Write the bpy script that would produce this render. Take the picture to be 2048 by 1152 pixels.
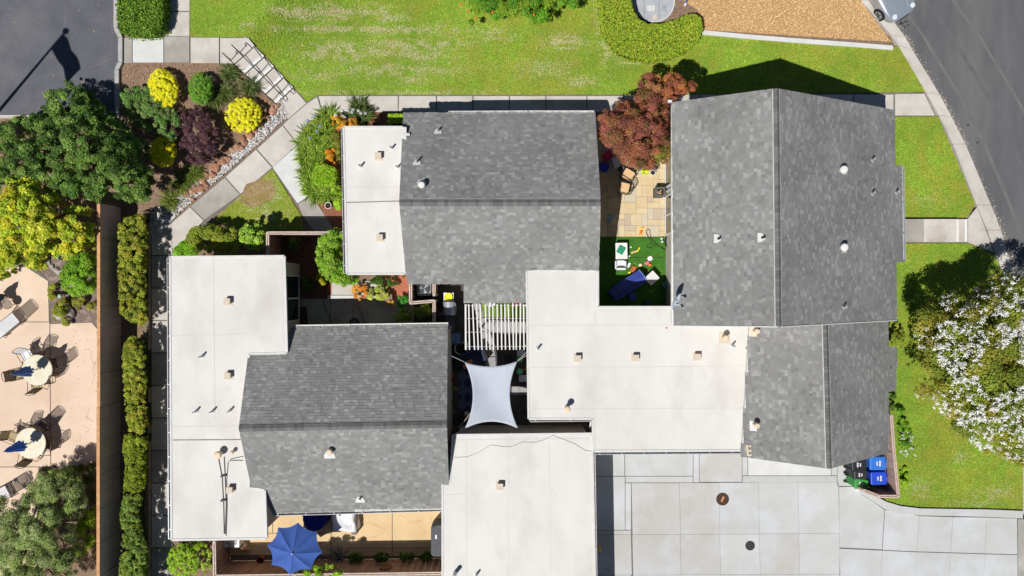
import bpy, bmesh, math, random
import numpy as np
from mathutils import Vector, Matrix, noise as mnoise
random.seed(7); rng = np.random.default_rng(7)
SC = bpy.context.scene; COL = SC.collection
for o in list(bpy.data.objects): bpy.data.objects.remove(o)
# ---------------------------------------------------------------- camera, sky, sun, exposure
CH = 34.0; FPX = 2048*24/36
cd = bpy.data.cameras.new('camera'); cd.lens = 24; cd.sensor_width = 36; cd.clip_end = 500
cam = bpy.data.objects.new('camera', cd); COL.objects.link(cam); cam.location = (0, 0, CH); SC.camera = cam
SUNV = Vector((0.41, 0.49, -1.0))                      # travel of the sunlight: shadows fall up and right in the picture
w = bpy.data.worlds.new('World'); SC.world = w; w.use_nodes = True
sky = w.node_tree.nodes.new('ShaderNodeTexSky'); sky.sky_type = 'NISHITA'; sky.sun_disc = False
sky.sun_elevation = math.radians(57.4); sky.sun_rotation = math.radians(219.9); sky.air_density = 0.75; sky.dust_density = 0.2; sky.ozone_density = 2.0
bg = w.node_tree.nodes['Background']; bg.inputs['Strength'].default_value = 0.05
w.node_tree.links.new(sky.outputs[0], bg.inputs[0])
sd = bpy.data.lights.new('sun', 'SUN'); sd.energy = 5.0; sd.angle = math.radians(0.5); sd.color = (1.0, 0.97, 0.925)
sun = bpy.data.objects.new('sun', sd); COL.objects.link(sun); sun.location = (-14, -17, 40)
sun.rotation_euler = SUNV.to_track_quat('-Z', 'Y').to_euler()
SC.view_settings.view_transform = 'Standard'; SC.view_settings.look = 'None'
SC.view_settings.exposure = -0.10; SC.view_settings.gamma = 1; SC.view_settings.use_curve_mapping = False
# ---------------------------------------------------------------- helpers
def P(px, py, z=0.0):
    return Vector(((px-1024)/FPX*(CH-z), (576-py)/FPX*(CH-z), z))
def XY(px, py, z=0.0):
    v = P(px, py, z); return (v.x, v.y)
def sl(u):
    u /= 255.0
    return u/12.92 if u <= 0.04045 else ((u+0.055)/1.055)**2.4
def C(r, g, b, k=0.87): return (sl(r)*k, sl(g)*k, sl(b)*k)
def smooth(t): t = max(0.0, min(1.0, t)); return t*t*(3-2*t)
HT = 0.65; D0 = P(474, 98); DD = Vector((0.70, -0.716, 0))
def hgt(x, y):                                          # the bank at the top left: the lot lies 0.65 m above the walks
    t = (x-D0.x)*DD.x + (y-D0.y)*DD.y
    f = smooth((y-3.7)/2.6)
    return HT*(1-max(0.0, min(1.0, t/3.4)))*f
def PG(px, py, dz=0.0):                                 # a pixel on the ground, bank included
    z = 0.0
    for _ in range(4): v = P(px, py, z); z = hgt(v.x, v.y)+dz
    return P(px, py, z)
MATS = {}
def M(name, c1, c2=None, scale=4.0, c3=None, scale3=0.5, t3=(0.5, 0.7), rough=0.8, bump=0.0, bscale=40.0, metal=0.0,
      t=(0.35, 0.65), attr=False, spec=0.3, stretch=(1, 1, 1), trans=0.0, coat=0.0, rnd=0.0, alpha=1.0, detail=5, rot=0.0):
    if name in MATS: return MATS[name]
    m = bpy.data.materials.new(name); m.use_nodes = True; nt = m.node_tree; N = nt.nodes; L = nt.links
    b = N['Principled BSDF']; b.inputs['Roughness'].default_value = rough; b.inputs['Metallic'].default_value = metal
    b.inputs['Specular IOR Level'].default_value = spec
    if coat: b.inputs['Coat Weight'].default_value = coat; b.inputs['Coat Roughness'].default_value = 0.05
    geo = N.new('ShaderNodeNewGeometry'); mp = N.new('ShaderNodeMapping'); mp.inputs['Scale'].default_value = stretch; mp.inputs['Rotation'].default_value = (0, 0, rot)
    L.new(geo.outputs['Position'], mp.inputs['Vector'])
    def noise(s, d=detail):
        n = N.new('ShaderNodeTexNoise'); n.inputs['Scale'].default_value = s; n.inputs['Detail'].default_value = d
        n.inputs['Roughness'].default_value = 0.6; L.new(mp.outputs[0], n.inputs['Vector']); return n
    def ramp(src, lo, hi):
        r = N.new('ShaderNodeMapRange'); r.inputs[1].default_value = lo; r.inputs[2].default_value = hi; r.clamp = True
        L.new(src, r.inputs[0]); return r.outputs[0]
    def mix(f, a, bb, mode='MIX'):
        x = N.new('ShaderNodeMix'); x.data_type = 'RGBA'; x.blend_type = mode
        for i, v in ((0, f), (6, a), (7, bb)):
            if hasattr(v, 'is_linked'): L.new(v, x.inputs[i])
            elif i == 0: x.inputs[0].default_value = v
            else: x.inputs[i].default_value = (*v, 1)
        return x.outputs[2]
    if attr:
        a = N.new('ShaderNodeAttribute'); a.attribute_name = 'Col'; col = a.outputs['Color']
        if c2: col = mix(ramp(noise(scale).outputs[0], *t), col, mix(1.0, col, c2, 'MULTIPLY'))
    elif c2: col = mix(ramp(noise(scale).outputs[0], *t), c1, c2)
    else:
        q = N.new('ShaderNodeRGB'); q.outputs[0].default_value = (*c1, 1); col = q.outputs[0]
    if c3: col = mix(ramp(noise(scale3).outputs[0], *t3), col, c3)
    if rnd:
        oi = N.new('ShaderNodeObjectInfo'); r = N.new('ShaderNodeMapRange')
        r.inputs[3].default_value = 1-rnd; r.inputs[4].default_value = 1+rnd; L.new(oi.outputs['Random'], r.inputs[0])
        cb = N.new('ShaderNodeCombineColor')
        for i in range(3): L.new(r.outputs[0], cb.inputs[i])
        col = mix(1.0, col, cb.outputs[0], 'MULTIPLY')
    L.new(col, b.inputs['Base Color'])
    if bump:
        bn = N.new('ShaderNodeBump'); bn.inputs['Strength'].default_value = bump; bn.inputs['Distance'].default_value = 0.02
        L.new(noise(bscale, 4).outputs[0], bn.inputs['Height']); L.new(bn.outputs[0], b.inputs['Normal'])
    if trans:
        tr = N.new('ShaderNodeBsdfTranslucent'); L.new(col, tr.inputs[0]); ms = N.new('ShaderNodeMixShader')
        ms.inputs[0].default_value = trans; L.new(b.outputs[0], ms.inputs[1]); L.new(tr.outputs[0], ms.inputs[2])
        L.new(ms.outputs[0], N['Material Output'].inputs[0])
    if alpha < 1: b.inputs['Alpha'].default_value = alpha
    MATS[name] = m; return m
class MB:
    def __init__(s): s.v = []; s.f = []; s.c = []
    def add(s, vs, fs, col=None):
        k = len(s.v); s.v += [tuple(q) for q in vs]; s.f += [tuple(i+k for i in f) for f in fs]
        if col is not None: s.c += [col]*len(vs)
        return s
    def box(s, cx, cy, z0, z1, sx, sy, rz=0.0, col=None, taper=1.0):
        c, n = math.cos(rz), math.sin(rz); vs = []
        for z, k in ((z0, 1.0), (z1, taper)):
            for x, y in ((-1, -1), (1, -1), (1, 1), (-1, 1)):
                x *= sx/2*k; y *= sy/2*k; vs.append((cx+x*c-y*n, cy+x*n+y*c, z))
        return s.add(vs, [(3, 2, 1, 0), (4, 5, 6, 7), (0, 1, 5, 4), (1, 2, 6, 5), (2, 3, 7, 6), (3, 0, 4, 7)], col)
    def rbox(s, cx, cy, z0, z1, sx, sy, rz=0.0, r=0.05, n=4, e=0.0):      # box with rounded corners (and a chamfered top)
        pts = []
        for qx, qy, a0 in ((1, 1, 0), (-1, 1, 90), (-1, -1, 180), (1, -1, 270)):
            for i in range(n+1):
                a = math.radians(a0+90*i/n); pts.append((qx*(sx/2-r)+r*math.cos(a), qy*(sy/2-r)+r*math.sin(a)))
        c, d = math.cos(rz), math.sin(rz)
        def ring(z, k): return [(cx+(x*k)*c-(y*k)*d, cy+(x*k)*d+(y*k)*c, z) for x, y in pts]
        m = len(pts); rs = [ring(z0, 1)]
        if e: rs += [ring(z1-e, 1), ring(z1-e*0.3, 1-0.6*e/max(sx, sy)), ring(z1, 1-2*e/max(sx, sy))]
        else: rs += [ring(z1, 1)]
        vs = [p for q in rs for p in q]; fs = [tuple(range(m-1, -1, -1)), tuple(range(m*(len(rs)-1), m*len(rs)))]
        for k in range(len(rs)-1):
            for i in range(m): j = (i+1) % m; fs.append((k*m+i, k*m+j, (k+1)*m+j, (k+1)*m+i))
        return s.add(vs, fs)
    def prism(s, pts, z0, z1):
        a = sum(pts[i][0]*pts[(i+1) % len(pts)][1]-pts[(i+1) % len(pts)][0]*pts[i][1] for i in range(len(pts)))
        if a < 0: pts = pts[::-1]
        n = len(pts); vs = [(p[0], p[1], z0) for p in pts]+[(p[0], p[1], z1) for p in pts]
        fs = [tuple(range(n-1, -1, -1)), tuple(range(n, 2*n))]+[(i, (i+1) % n, n+(i+1) % n, n+i) for i in range(n)]
        return s.add(vs, fs)
    def slabz(s, top, bottom):                            # top and bottom rings of 3D points
        n = len(top); a = sum(top[i][0]*top[(i+1) % n][1]-top[(i+1) % n][0]*top[i][1] for i in range(n))
        if a < 0: top = top[::-1]; bottom = bottom[::-1]
        return s.add(list(bottom)+list(top), [tuple(range(n-1, -1, -1)), tuple(range(n, 2*n))]+[(i, (i+1) % n, n+(i+1) % n, n+i) for i in range(n)])
    def tube(s, pts, r, n=6, closed=False):
        pts = [Vector(p) for p in pts]; m = len(pts); vs = []
        for i, p in enumerate(pts):
            if closed: d = pts[(i+1) % m]-pts[i-1]
            else: d = pts[min(i+1, m-1)]-pts[max(i-1, 0)]
            d.normalize(); u = d.cross(Vector((0, 0, 1)))
            if u.length < 0.05: u = d.cross(Vector((1, 0, 0)))
            u.normalize(); v = d.cross(u); rr = r[i] if isinstance(r, (list, tuple)) else r
            for k in range(n):
                a = 2*math.pi*k/n; vs.append(p+u*math.cos(a)*rr+v*math.sin(a)*rr)
        fs = []
        for i in range(m if closed else m-1):
            j = (i+1) % m
            for k in range(n): l = (k+1) % n; fs.append((i*n+k, i*n+l, j*n+l, j*n+k))
        if not closed: fs += [tuple(range(n-1, -1, -1)), tuple(range((m-1)*n, m*n))]
        return s.add(vs, fs)
    def lathe(s, cx, cy, prof, n=20, cap=True):           # prof: (r, z) from bottom to top
        vs = []; fs = []
        for r, z in prof:
            for k in range(n): a = 2*math.pi*k/n; vs.append((cx+r*math.cos(a), cy+r*math.sin(a), z))
        for i in range(len(prof)-1):
            for k in range(n): l = (k+1) % n; fs.append((i*n+k, i*n+l, (i+1)*n+l, (i+1)*n+k))
        if cap: fs += [tuple(range(n-1, -1, -1)), tuple(range((len(prof)-1)*n, len(prof)*n))]
        return s.add(vs, fs)
def link(name, me, mat, parent=None, root=None, smooth_=False):
    if mat: me.materials.append(mat)
    o = bpy.data.objects.new(name, me); COL.objects.link(o)
    if smooth_: me.polygons.foreach_set('use_smooth', [True]*len(me.polygons))
    if parent: o.parent = parent
    return o
def tag(o, label=None, cat=None, group=None, kind=None, category=None):
    cat = cat or category
    for k, v in (('label', label), ('category', cat), ('group', group), ('kind', kind)):
        if v: o[k] = v
    return o
def rootof(o):
    while o.parent: o = o.parent
    return o
def obj(name, mb, mat, parent=None, local=False, sm=False, **kw):
    v = np.array(mb.v, dtype=float).reshape(-1, 3); loc = None
    if parent is not None:
        if not local: v = v-np.array(rootof(parent).location)
    elif not local and kw.get('kind') != 'structure':
        loc = np.array([(v[:, 0].min()+v[:, 0].max())/2, (v[:, 1].min()+v[:, 1].max())/2, v[:, 2].min()]); v = v-loc
    me = bpy.data.meshes.new(name); me.from_pydata(v.tolist(), [], mb.f); me.update()
    if mb.c:
        a = me.color_attributes.new('Col', 'FLOAT_COLOR', 'POINT')
        a.data.foreach_set('color', np.array([(*c, 1) for c in mb.c], dtype=np.float32).ravel())
    o = link(name, me, mat, parent, smooth_=sm)
    if loc is not None: o.location = loc
    return tag(o, **kw)
def thing(name, label, cat, loc, group=None, rz=0.0):
    o = bpy.data.objects.new(name, None); COL.objects.link(o); o.location = loc; o.rotation_euler = (0, 0, rz)
    o.empty_display_size = 0.2
    return tag(o, label, cat, group)
def copy_tree(o, parent=None):
    c = o.copy(); COL.objects.link(c); c.parent = parent
    for ch in list(o.children): copy_tree(ch, c)
    return c
def sheet(name, pts, dz, mat, sub=0.0, kind='structure', thick=0.0, parent=None, **kw):   # flat sheet from ground pixels, draped over the bank when sub > 0
    bm = bmesh.new(); vs = [bm.verts.new(PG(px, py, dz) if sub else P(px, py, dz)) for px, py in pts]; f = bm.faces.new(vs)
    bm.normal_update()
    if f.normal.z < 0: f.normal_flip()
    if sub:
        bmesh.ops.triangulate(bm, faces=bm.faces[:])
        for _ in range(8):
            es = [e for e in bm.edges if e.calc_length() > sub]
            if not es: break
            bmesh.ops.subdivide_edges(bm, edges=es, cuts=1); bmesh.ops.triangulate(bm, faces=bm.faces[:])
        for v in bm.verts: v.co.z = hgt(v.co.x, v.co.y)+dz
    me = bpy.data.meshes.new(name); bm.to_mesh(me); bm.free()
    return tag(link(name, me, mat, parent), kind=kind, **kw)
def inpoly(pts, x, y):
    r = np.zeros(len(x), bool); n = len(pts)
    for i in range(n):
        x1, y1 = pts[i]; x2, y2 = pts[(i+1) % n]
        if y1 == y2: continue
        r ^= ((y1 > y) != (y2 > y)) & (x < (x2-x1)*(y-y1)/(y2-y1)+x1)
    return r
def edgedist(pts, x, y):
    d = np.full(len(x), 1e9); n = len(pts)
    for i in range(n):
        ax, ay = pts[i]; bx, by = pts[(i+1) % n]; ux, uy = bx-ax, by-ay; q = max(ux*ux+uy*uy, 1e-9)
        t = np.clip(((x-ax)*ux+(y-ay)*uy)/q, 0, 1); d = np.minimum(d, np.hypot(x-ax-t*ux, y-ay-t*uy))
    return d
def sample(pts, n):
    p = np.array(pts, float); lo = p.min(0); hi = p.max(0); X = []; Y = []; k = 0
    while k < n:
        x = rng.uniform(lo[0], hi[0], n*2); y = rng.uniform(lo[1], hi[1], n*2); m = inpoly(pts, x, y); X.append(x[m]); Y.append(y[m]); k += m.sum()
        if m.sum() == 0: break
    return np.concatenate(X)[:n], np.concatenate(Y)[:n]
def pix(x, y, z): return (x-1024)/FPX*(CH-z), (576-y)/FPX*(CH-z), z
LEAFGAIN = 1.28
def leafmesh(name, pos, nrm, size, cols, mat, parent, asp=0.5, curl=0.25, **kw):
    n = len(pos); nrm = nrm/np.maximum(np.linalg.norm(nrm, axis=1, keepdims=True), 1e-6)
    t = rng.normal(size=(n, 3)); t -= nrm*(t*nrm).sum(1, keepdims=True); t /= np.maximum(np.linalg.norm(t, axis=1, keepdims=True), 1e-6)
    b = np.cross(nrm, t); s = (size*rng.uniform(0.6, 1.35, n))[:, None] if np.isscalar(size) else np.asarray(size)[:, None]
    v = np.empty((n, 4, 3)); v[:, 0] = pos-t*s*0.5; v[:, 1] = pos+b*s*asp*0.5+nrm*s*curl*0.3; v[:, 2] = pos+t*s*0.5-nrm*s*curl*0.3; v[:, 3] = pos-b*s*asp*0.5+nrm*s*curl*0.3
    v = v.reshape(-1, 3); r = np.array(rootof(parent).location) if parent else 0.0; v = v-r
    me = bpy.data.meshes.new(name); me.vertices.add(4*n); me.loops.add(4*n); me.polygons.add(n)
    me.vertices.foreach_set('co', v.astype(np.float32).ravel()); me.loops.foreach_set('vertex_index', np.arange(4*n, dtype=np.int32))
    me.polygons.foreach_set('loop_start', np.arange(0, 4*n, 4, dtype=np.int32)); me.polygons.foreach_set('loop_total', np.full(n, 4, dtype=np.int32))
    me.update(calc_edges=True)
    a = me.color_attributes.new('Col', 'FLOAT_COLOR', 'POINT'); cc = np.ones((n, 4, 4), np.float32); cc[:, :, :3] = np.clip(cols*LEAFGAIN, 0, 0.92)[:, None, :]
    a.data.foreach_set('color', cc.ravel())
    return tag(link(name, me, mat, parent), **kw)
def palette(pal, n, tone=None):
    pal = np.array(pal); i = rng.integers(0, len(pal), n); j = rng.integers(0, len(pal), n); f = rng.random(n)[:, None]
    return (pal[i]*(1-f)+pal[j]*f)*rng.uniform(0.75, 1.25, n)[:, None]
LEAF = M('leaf', (0, 0, 0), attr=True, rough=0.55, trans=0.28, spec=0.2)
BARK = M('bark', C(90, 70, 55), C(60, 48, 40), 12, rough=0.9, bump=0.5)
# ---------------------------------------------------------------- plants: builders
def vnoise(x, y, s, seed):
    g = np.random.default_rng(seed).random((64, 64)); x = x/s+500; y = y/s+500
    i = np.floor(x).astype(int); j = np.floor(y).astype(int); u = x-i; v = y-j; u = u*u*(3-2*u); v = v*v*(3-2*v)
    i0, i1, j0, j1 = i % 64, (i+1) % 64, j % 64, (j+1) % 64
    return g[i0, j0]*(1-u)*(1-v)+g[i1, j0]*u*(1-v)+g[i0, j1]*(1-u)*v+g[i1, j1]*u*v
def crown(parent, poly, z0, z1, ncl, rcl, nleaf, size, pal, name='foliage', flat=2.0, asp=0.5, up=0.45, clvar=0.25, fill=0.3, jit=0.42, curl=0.25, zj=0.78, **kw):
    x, y = sample(poly, ncl); d = edgedist(poly, x, y); dm = max(d.max(), 1e-6); q = np.clip(d/dm, 0, 1)
    prof = (1-(1-q)**flat)**(1/flat); z = z0+(z1-z0)*prof*rng.uniform(zj, 1.0, ncl)
    nf = int(ncl*fill); low = rng.permutation(ncl)[:nf]; z[low] = z0+(z[low]-z0)*rng.uniform(0.1, 0.7, nf)
    dmet = d/FPX*(CH-z); r = np.minimum(rcl*rng.uniform(0.65, 1.25, ncl), dmet*0.9+rcl*0.3)
    cx, cy, cz = pix(x, y, z); w = r*r; w = w/w.sum(); k = rng.choice(ncl, nleaf, p=w)
    u = rng.normal(size=(nleaf, 3)); u /= np.linalg.norm(u, axis=1, keepdims=True); u[:, 2] = np.where(u[:, 2] < -0.25, -u[:, 2], u[:, 2])
    rad = r[k]*(rng.random(nleaf)**0.3)*rng.uniform(0.8, 1.12, nleaf)
    pos = np.stack([cx[k], cy[k], cz[k]], 1)+u*rad[:, None]*np.array([1, 1, 0.8])
    pos[:, 2] = np.maximum(pos[:, 2], 0.03)
    nrm = u*0.7+rng.normal(size=(nleaf, 3))*jit; nrm[:, 2] += up
    pal = np.array(pal); ci = rng.integers(0, len(pal), ncl); cols = palette(pal, nleaf)*0.55+pal[ci[k]]*0.45
    cols = cols*rng.uniform(1-clvar, 1+clvar, ncl)[k][:, None]
    o = leafmesh(name, pos, nrm, size, np.clip(cols, 0, 0.9), LEAF, parent, asp, curl, **kw)
    return np.stack([cx, cy, cz], 1), o
def limbs(parent, base, cent, r, name='trunk', n=7, fork=0.45):
    mb = MB(); base = Vector(base); top = Vector(cent.mean(0)); f = base.lerp(top, fork)
    mb.tube([base-Vector((0, 0, 0.05)), base.lerp(f, 0.5)+Vector((r*0.4, 0, 0)), f], [r*1.2, r*0.95, r*0.8], 8)
    for i in rng.permutation(len(cent))[:n]:
        c = Vector(cent[i]); m = f.lerp(c, 0.5)+Vector((0, 0, 0.12*(c-f).length)); mb.tube([f, m, c], [r*0.6, r*0.35, r*0.12], 6)
    return obj(name, mb, BARK, parent)
def plant(name, label, cat, poly, z0, z1, ncl, rcl, nleaf, size, pal, base=None, r=0.05, group=None, part='foliage', trunk='stem', n=6, **kw):
    b = PG(*base) if base else P(sum(p[0] for p in poly)/len(poly), sum(p[1] for p in poly)/len(poly), (z0+z1)/2)
    if not base: b.z = hgt(b.x, b.y)
    t = thing(name, label, cat, (b.x, b.y, b.z), group)
    cent, _ = crown(t, poly, b.z+z0, b.z+z1, ncl, rcl, nleaf, size, pal, part, **kw)
    limbs(t, b, cent, r, trunk, n); return t
def ell(cx, cy, rx, ry, n=22, j=0.08, a=0.0):
    o = []
    for i in range(n):
        t = 2*math.pi*i/n; k = 1+random.uniform(-j, j); x, y = rx*k*math.cos(t), ry*k*math.sin(t)
        o.append((cx+x*math.cos(a)-y*math.sin(a), cy+x*math.sin(a)+y*math.cos(a)))
    return o
def clipped(name, label, cat, poly, zb, zt, n, size, pal, group=None, core=C(40, 60, 20), side=0.4, rough=0.05, asp=0.55):   # clipped hedge: flat top and upright sides
    top = [P(px, py, zt) for px, py in poly]; xs = [(v.x, v.y) for v in top]
    cx = sum(p[0] for p in xs)/len(xs); cy = sum(p[1] for p in xs)/len(xs)
    t = thing(name, label, cat, (cx, cy, zb), group)
    x, y = sample(xs, n); d = edgedist(xs, x, y); z = zt-rough*1.2+rng.normal(0, rough, n)*0.6-np.where(d < 0.12, (0.12-d)*0.8, 0)
    pos = np.stack([x, y, z], 1); nr = rng.normal(size=(n, 3))*0.55; nr[:, 2] += 0.8
    m = int(n*side); a = np.array(xs); b = np.roll(a, -1, 0); le = np.hypot(*(b-a).T); k = rng.choice(len(a), m, p=le/le.sum()); f = rng.random(m)[:, None]
    q = a[k]*(1-f)+b[k]*f; ar = sum(a[i][0]*b[i][1]-b[i][0]*a[i][1] for i in range(len(a))); e = (b-a)[k]/np.maximum(le[k], 1e-6)[:, None]
    out = np.stack([e[:, 1], -e[:, 0]], 1)*(1 if ar > 0 else -1); q = q-out*(0.06+rng.normal(0, rough, m)[:, None]*0.6)
    sp = np.stack([q[:, 0], q[:, 1], rng.uniform(zb+0.05, zt-0.03, m)], 1); sn = np.concatenate([out, np.full((m, 1), 0.3)], 1)+rng.normal(size=(m, 3))*0.5
    pos = np.concatenate([pos, sp]); nr = np.concatenate([nr, sn]); leafmesh('foliage', pos, nr, size, palette(pal, len(pos)), LEAF, t, asp)
    mb = MB(); ins = []
    for p_ in xs:
        v = Vector((p_[0]-cx, p_[1]-cy)); L = v.length; ins.append((cx+v.x*(1-0.12/max(L, 0.2)), cy+v.y*(1-0.12/max(L, 0.2))))
    mb.prism(ins, zb, zt-0.16); obj('filler_core', mb, M('hedge_core', core, C(25, 35, 14), 14, rough=1, bump=0.8), t); return t
def blades(parent, name, bases, n, L, wd, pal, elev=(35, 80), droop=0.5, seg=5, mat=None, **kw):      # arching strap leaves
    N = len(bases)*n; b = np.repeat(np.array([tuple(v) for v in bases]), n, 0)+np.concatenate([rng.normal(0, 0.05, (N, 2)), np.zeros((N, 1))], 1)
    az = rng.uniform(0, 2*np.pi, N); el = np.radians(rng.uniform(*elev, N)); ln = L*rng.uniform(0.6, 1.15, N); V = np.empty((N, seg+1, 2, 3))
    sd = np.stack([-np.sin(az), np.cos(az), np.zeros(N)], 1)
    for i in range(seg+1):
        s = i/seg; r = ln*s*np.cos(el)*(1+0.3*s); z = ln*(s*np.sin(el)-droop*s*s); p = b+np.stack([r*np.cos(az), r*np.sin(az), np.maximum(z, 0.01)], 1)
        wv = wd*(1-s)**0.6*0.5+0.002; V[:, i, 0] = p+sd*wv; V[:, i, 1] = p-sd*wv
    v = V.reshape(-1, 3)-np.array(rootof(parent).location); k = (seg+1)*2; idx = np.arange(N)[:, None, None]*k+np.array([[2*i, 2*i+1, 2*i+3, 2*i+2] for i in range(seg)])[None]
    F_ = idx.reshape(-1, 4); me = bpy.data.meshes.new(name); me.vertices.add(len(v)); me.loops.add(F_.size); me.polygons.add(len(F_))
    me.vertices.foreach_set('co', v.astype(np.float32).ravel()); me.loops.foreach_set('vertex_index', F_.astype(np.int32).ravel())
    me.polygons.foreach_set('loop_start', np.arange(0, F_.size, 4, dtype=np.int32)); me.polygons.foreach_set('loop_total', np.full(len(F_), 4, dtype=np.int32)); me.update(calc_edges=True)
    a = me.color_attributes.new('Col', 'FLOAT_COLOR', 'POINT'); cc = np.ones((N, k, 4), np.float32); cc[:, :, :3] = palette(pal, N)[:, None, :]; a.data.foreach_set('color', cc.ravel())
    return tag(link(name, me, LEAF, parent), **kw)
# ---------------------------------------------------------------- ground, streets, walks
KERB_IN = [(1690, -60), (1721, 0), (1781, 68), (1797, 92), (1853, 186), (1878, 231), (1906, 288), (1953, 410), (1975, 460), (1990, 505), (2008, 548), (2028, 620), (2044, 720), (2047, 850), (2047, 1028)]
KERB_MID = [(1702, -60), (1733, 0), (1790, 72), (1804, 92), (1861, 186), (1886, 231), (1913, 288), (1961, 410), (1983, 460), (1998, 505), (2016, 548), (2036, 620), (2052, 720), (2055, 850), (2055, 1028)]
KERB_OUT = [(1722, -60), (1755, 0), (1809, 72), (1825, 100), (1880, 190), (1903, 234), (1931, 288), (1982, 410), (2002, 460), (2017, 513), (2035, 556), (2056, 628), (2072, 722), (2075, 850), (2075, 1028)]
roadp = [XY(*q) for q in KERB_MID]+[XY(2057, 1240), XY(3600, 1240), XY(3600, -300), XY(1640, -300)]
xs = [-150, -80, -45]+[-30+0.4*i for i in range(151)]+[45, 80, 150]; ys = [-150, -80, -40]+[-18+0.4*i for i in range(91)]+[40, 80, 150]
GX, GY = np.meshgrid(np.array(xs, float), np.array(ys, float)); gx, gy = GX.ravel(), GY.ravel(); lowp = [XY(*q) for q in KERB_IN]+roadp[-4:]; inr = inpoly(lowp, gx, gy) | (edgedist(lowp, gx, gy) < 0.12)
mb = MB(); mb.v = [(float(a), float(b), (-0.22 if r else hgt(a, b)-0.03)) for a, b, r in zip(gx, gy, inr)]; nx = len(xs)
mb.f = [(j*nx+i, j*nx+i+1, (j+1)*nx+i+1, (j+1)*nx+i) for j in range(len(ys)-1) for i in range(nx-1)]
SOIL = M('soil', C(162, 134, 112), C(124, 102, 86), 9, C(146, 124, 102), 0.8, rough=1, bump=0.8, bscale=60)
obj('ground', mb, SOIL, kind='structure')
ASPH = M('asphalt', C(106, 107, 114), C(96, 97, 104), 1.2, C(120, 119, 121), 0.35, (0.5, 0.75), rough=0.9, bump=0.35, bscale=160)
ASPH2 = M('street_asphalt', C(108, 108, 110), C(95, 95, 98), 0.6, C(122, 120, 118), 0.22, (0.5, 0.7), rough=0.85, bump=0.35, bscale=160, stretch=(1.6, 0.35, 1), rot=-0.42)
sheet('parking_lot', [(-700, -420), (232, -420), (234, 60), (243, 76), (243, 126), (236, 138), (236, 232), (-700, 232)], 0.004, ASPH, sub=0.8)
mb = MB(); mb.add([(*q, -0.12) for q in roadp], [tuple(range(len(roadp)))]); obj('street', mb, ASPH2, kind='structure')
CONC = M('concrete', C(213, 207, 199), C(200, 194, 186), 1.6, C(180, 172, 160), 0.6, (0.52, 0.75), rough=0.85, bump=0.15, bscale=90, rnd=0.05)
CONC_D = M('driveway_concrete', C(200, 202, 200), C(193, 195, 192), 0.9, C(206, 208, 212), 0.6, (0.48, 0.66), rough=0.8, bump=0.12, bscale=90, rnd=0.04)
CONC_P = M('pale_concrete', C(222, 223, 221), C(212, 212, 209), 1.5, rough=0.8, bump=0.1, rnd=0.02)
CONC_G = M('grey_concrete', C(176, 172, 164), C(160, 155, 148), 1.3, C(190, 186, 178), 0.7, rough=0.85, bump=0.15)
JOINT = M('joint', C(132, 129, 122), C(112, 109, 104), 8, rough=1)
STAIN = M('stained_concrete', C(197, 196, 192), C(190, 187, 180), 0.7, C(203, 204, 206), 0.6, (0.45, 0.65), rough=0.8, bump=0.12, rnd=0.03)
# kerb and gutter pan of the street, in lengths
mb = MB(); n = len(KERB_IN)
kerb = obj('kerb', MB().add([tuple(P(*q, -0.13)) for q in KERB_MID]+[tuple(P(*q, -0.13)) for q in KERB_OUT[::-1]], [tuple(range(2*n))]), JOINT, kind='structure')
for i in range(n-1):
    for nm, A, B, zt, zb in (('kerb_stone', KERB_IN, KERB_MID, 0.025, -0.2), ('gutter_pan', KERB_MID, KERB_OUT, -0.105, -0.2)):
        q = [P(*A[i], zt), P(*B[i], zt), P(*B[i+1], zt), P(*A[i+1], zt)]; d = (q[3]-q[0]).normalized()*0.01
        q = [q[0]+d, q[1]+d, q[2]-d, q[3]-d]; q = [Vector((v.x, v.y, zt)) for v in q]
        m = MB().slabz(q, [Vector((v.x, v.y, zb)) for v in q]); obj(nm, m, CONC, kerb)
def slab(parent, pts, mat, z=0.014, name='slab', gap=0.009, drape=False, dz=0.05):
    v = [PG(px, py, z) if drape else P(px, py, z) for px, py in pts]; c = sum(v, Vector())/len(v); o = []
    for p in v:
        d = p-c; L = max(Vector((d.x, d.y)).length, 0.05); o.append(Vector((c.x+d.x*(1-gap/L), c.y+d.y*(1-gap/L), p.z)))
    return obj(name, MB().slabz(o, [q-Vector((0, 0, dz)) for q in o]), mat, parent)
def quad(x0, y0, x1, y1): return [(x0, y0), (x1, y0), (x1, y1), (x0, y1)]
# driveway
DW = sheet('driveway', [(1150, 860), (1700, 860), (1712, 973), (1728, 992), (1771, 1021), (1840, 1033), (2040, 1038), (2052, 1300), (1150, 1300)], -0.012, JOINT)
def rslab(q, mat=CONC_D): slab(DW, q, mat, dz=0.024)
for q, m in ((quad(1160, 864, 1249, 952), CONC_D), (quad(1250, 864, 1386, 952), CONC_D), (quad(1387, 864, 1398, 965), CONC_D), (quad(1160, 953, 1250, 1060), CONC_D),
             (quad(1251, 953, 1386, 965), CONC_D), (quad(1251, 966, 1262, 1060), CONC_D), (quad(1160, 1061, 1262, 1069), STAIN), (quad(1399, 864, 1484, 964), STAIN),
             (quad(1485, 864, 1495, 951), CONC_D), (quad(1496, 864, 1662, 951), CONC_P), (quad(1485, 952, 1674, 965), CONC_D), (quad(1663, 864, 1674, 951), CONC_D), (quad(1675, 864, 1712, 972), CONC_D)): rslab(q, m)
cx = [1263, 1359, 1438, 1517, 1596, 1677]; ry = [966, 1069, 1150, 1232]
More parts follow.
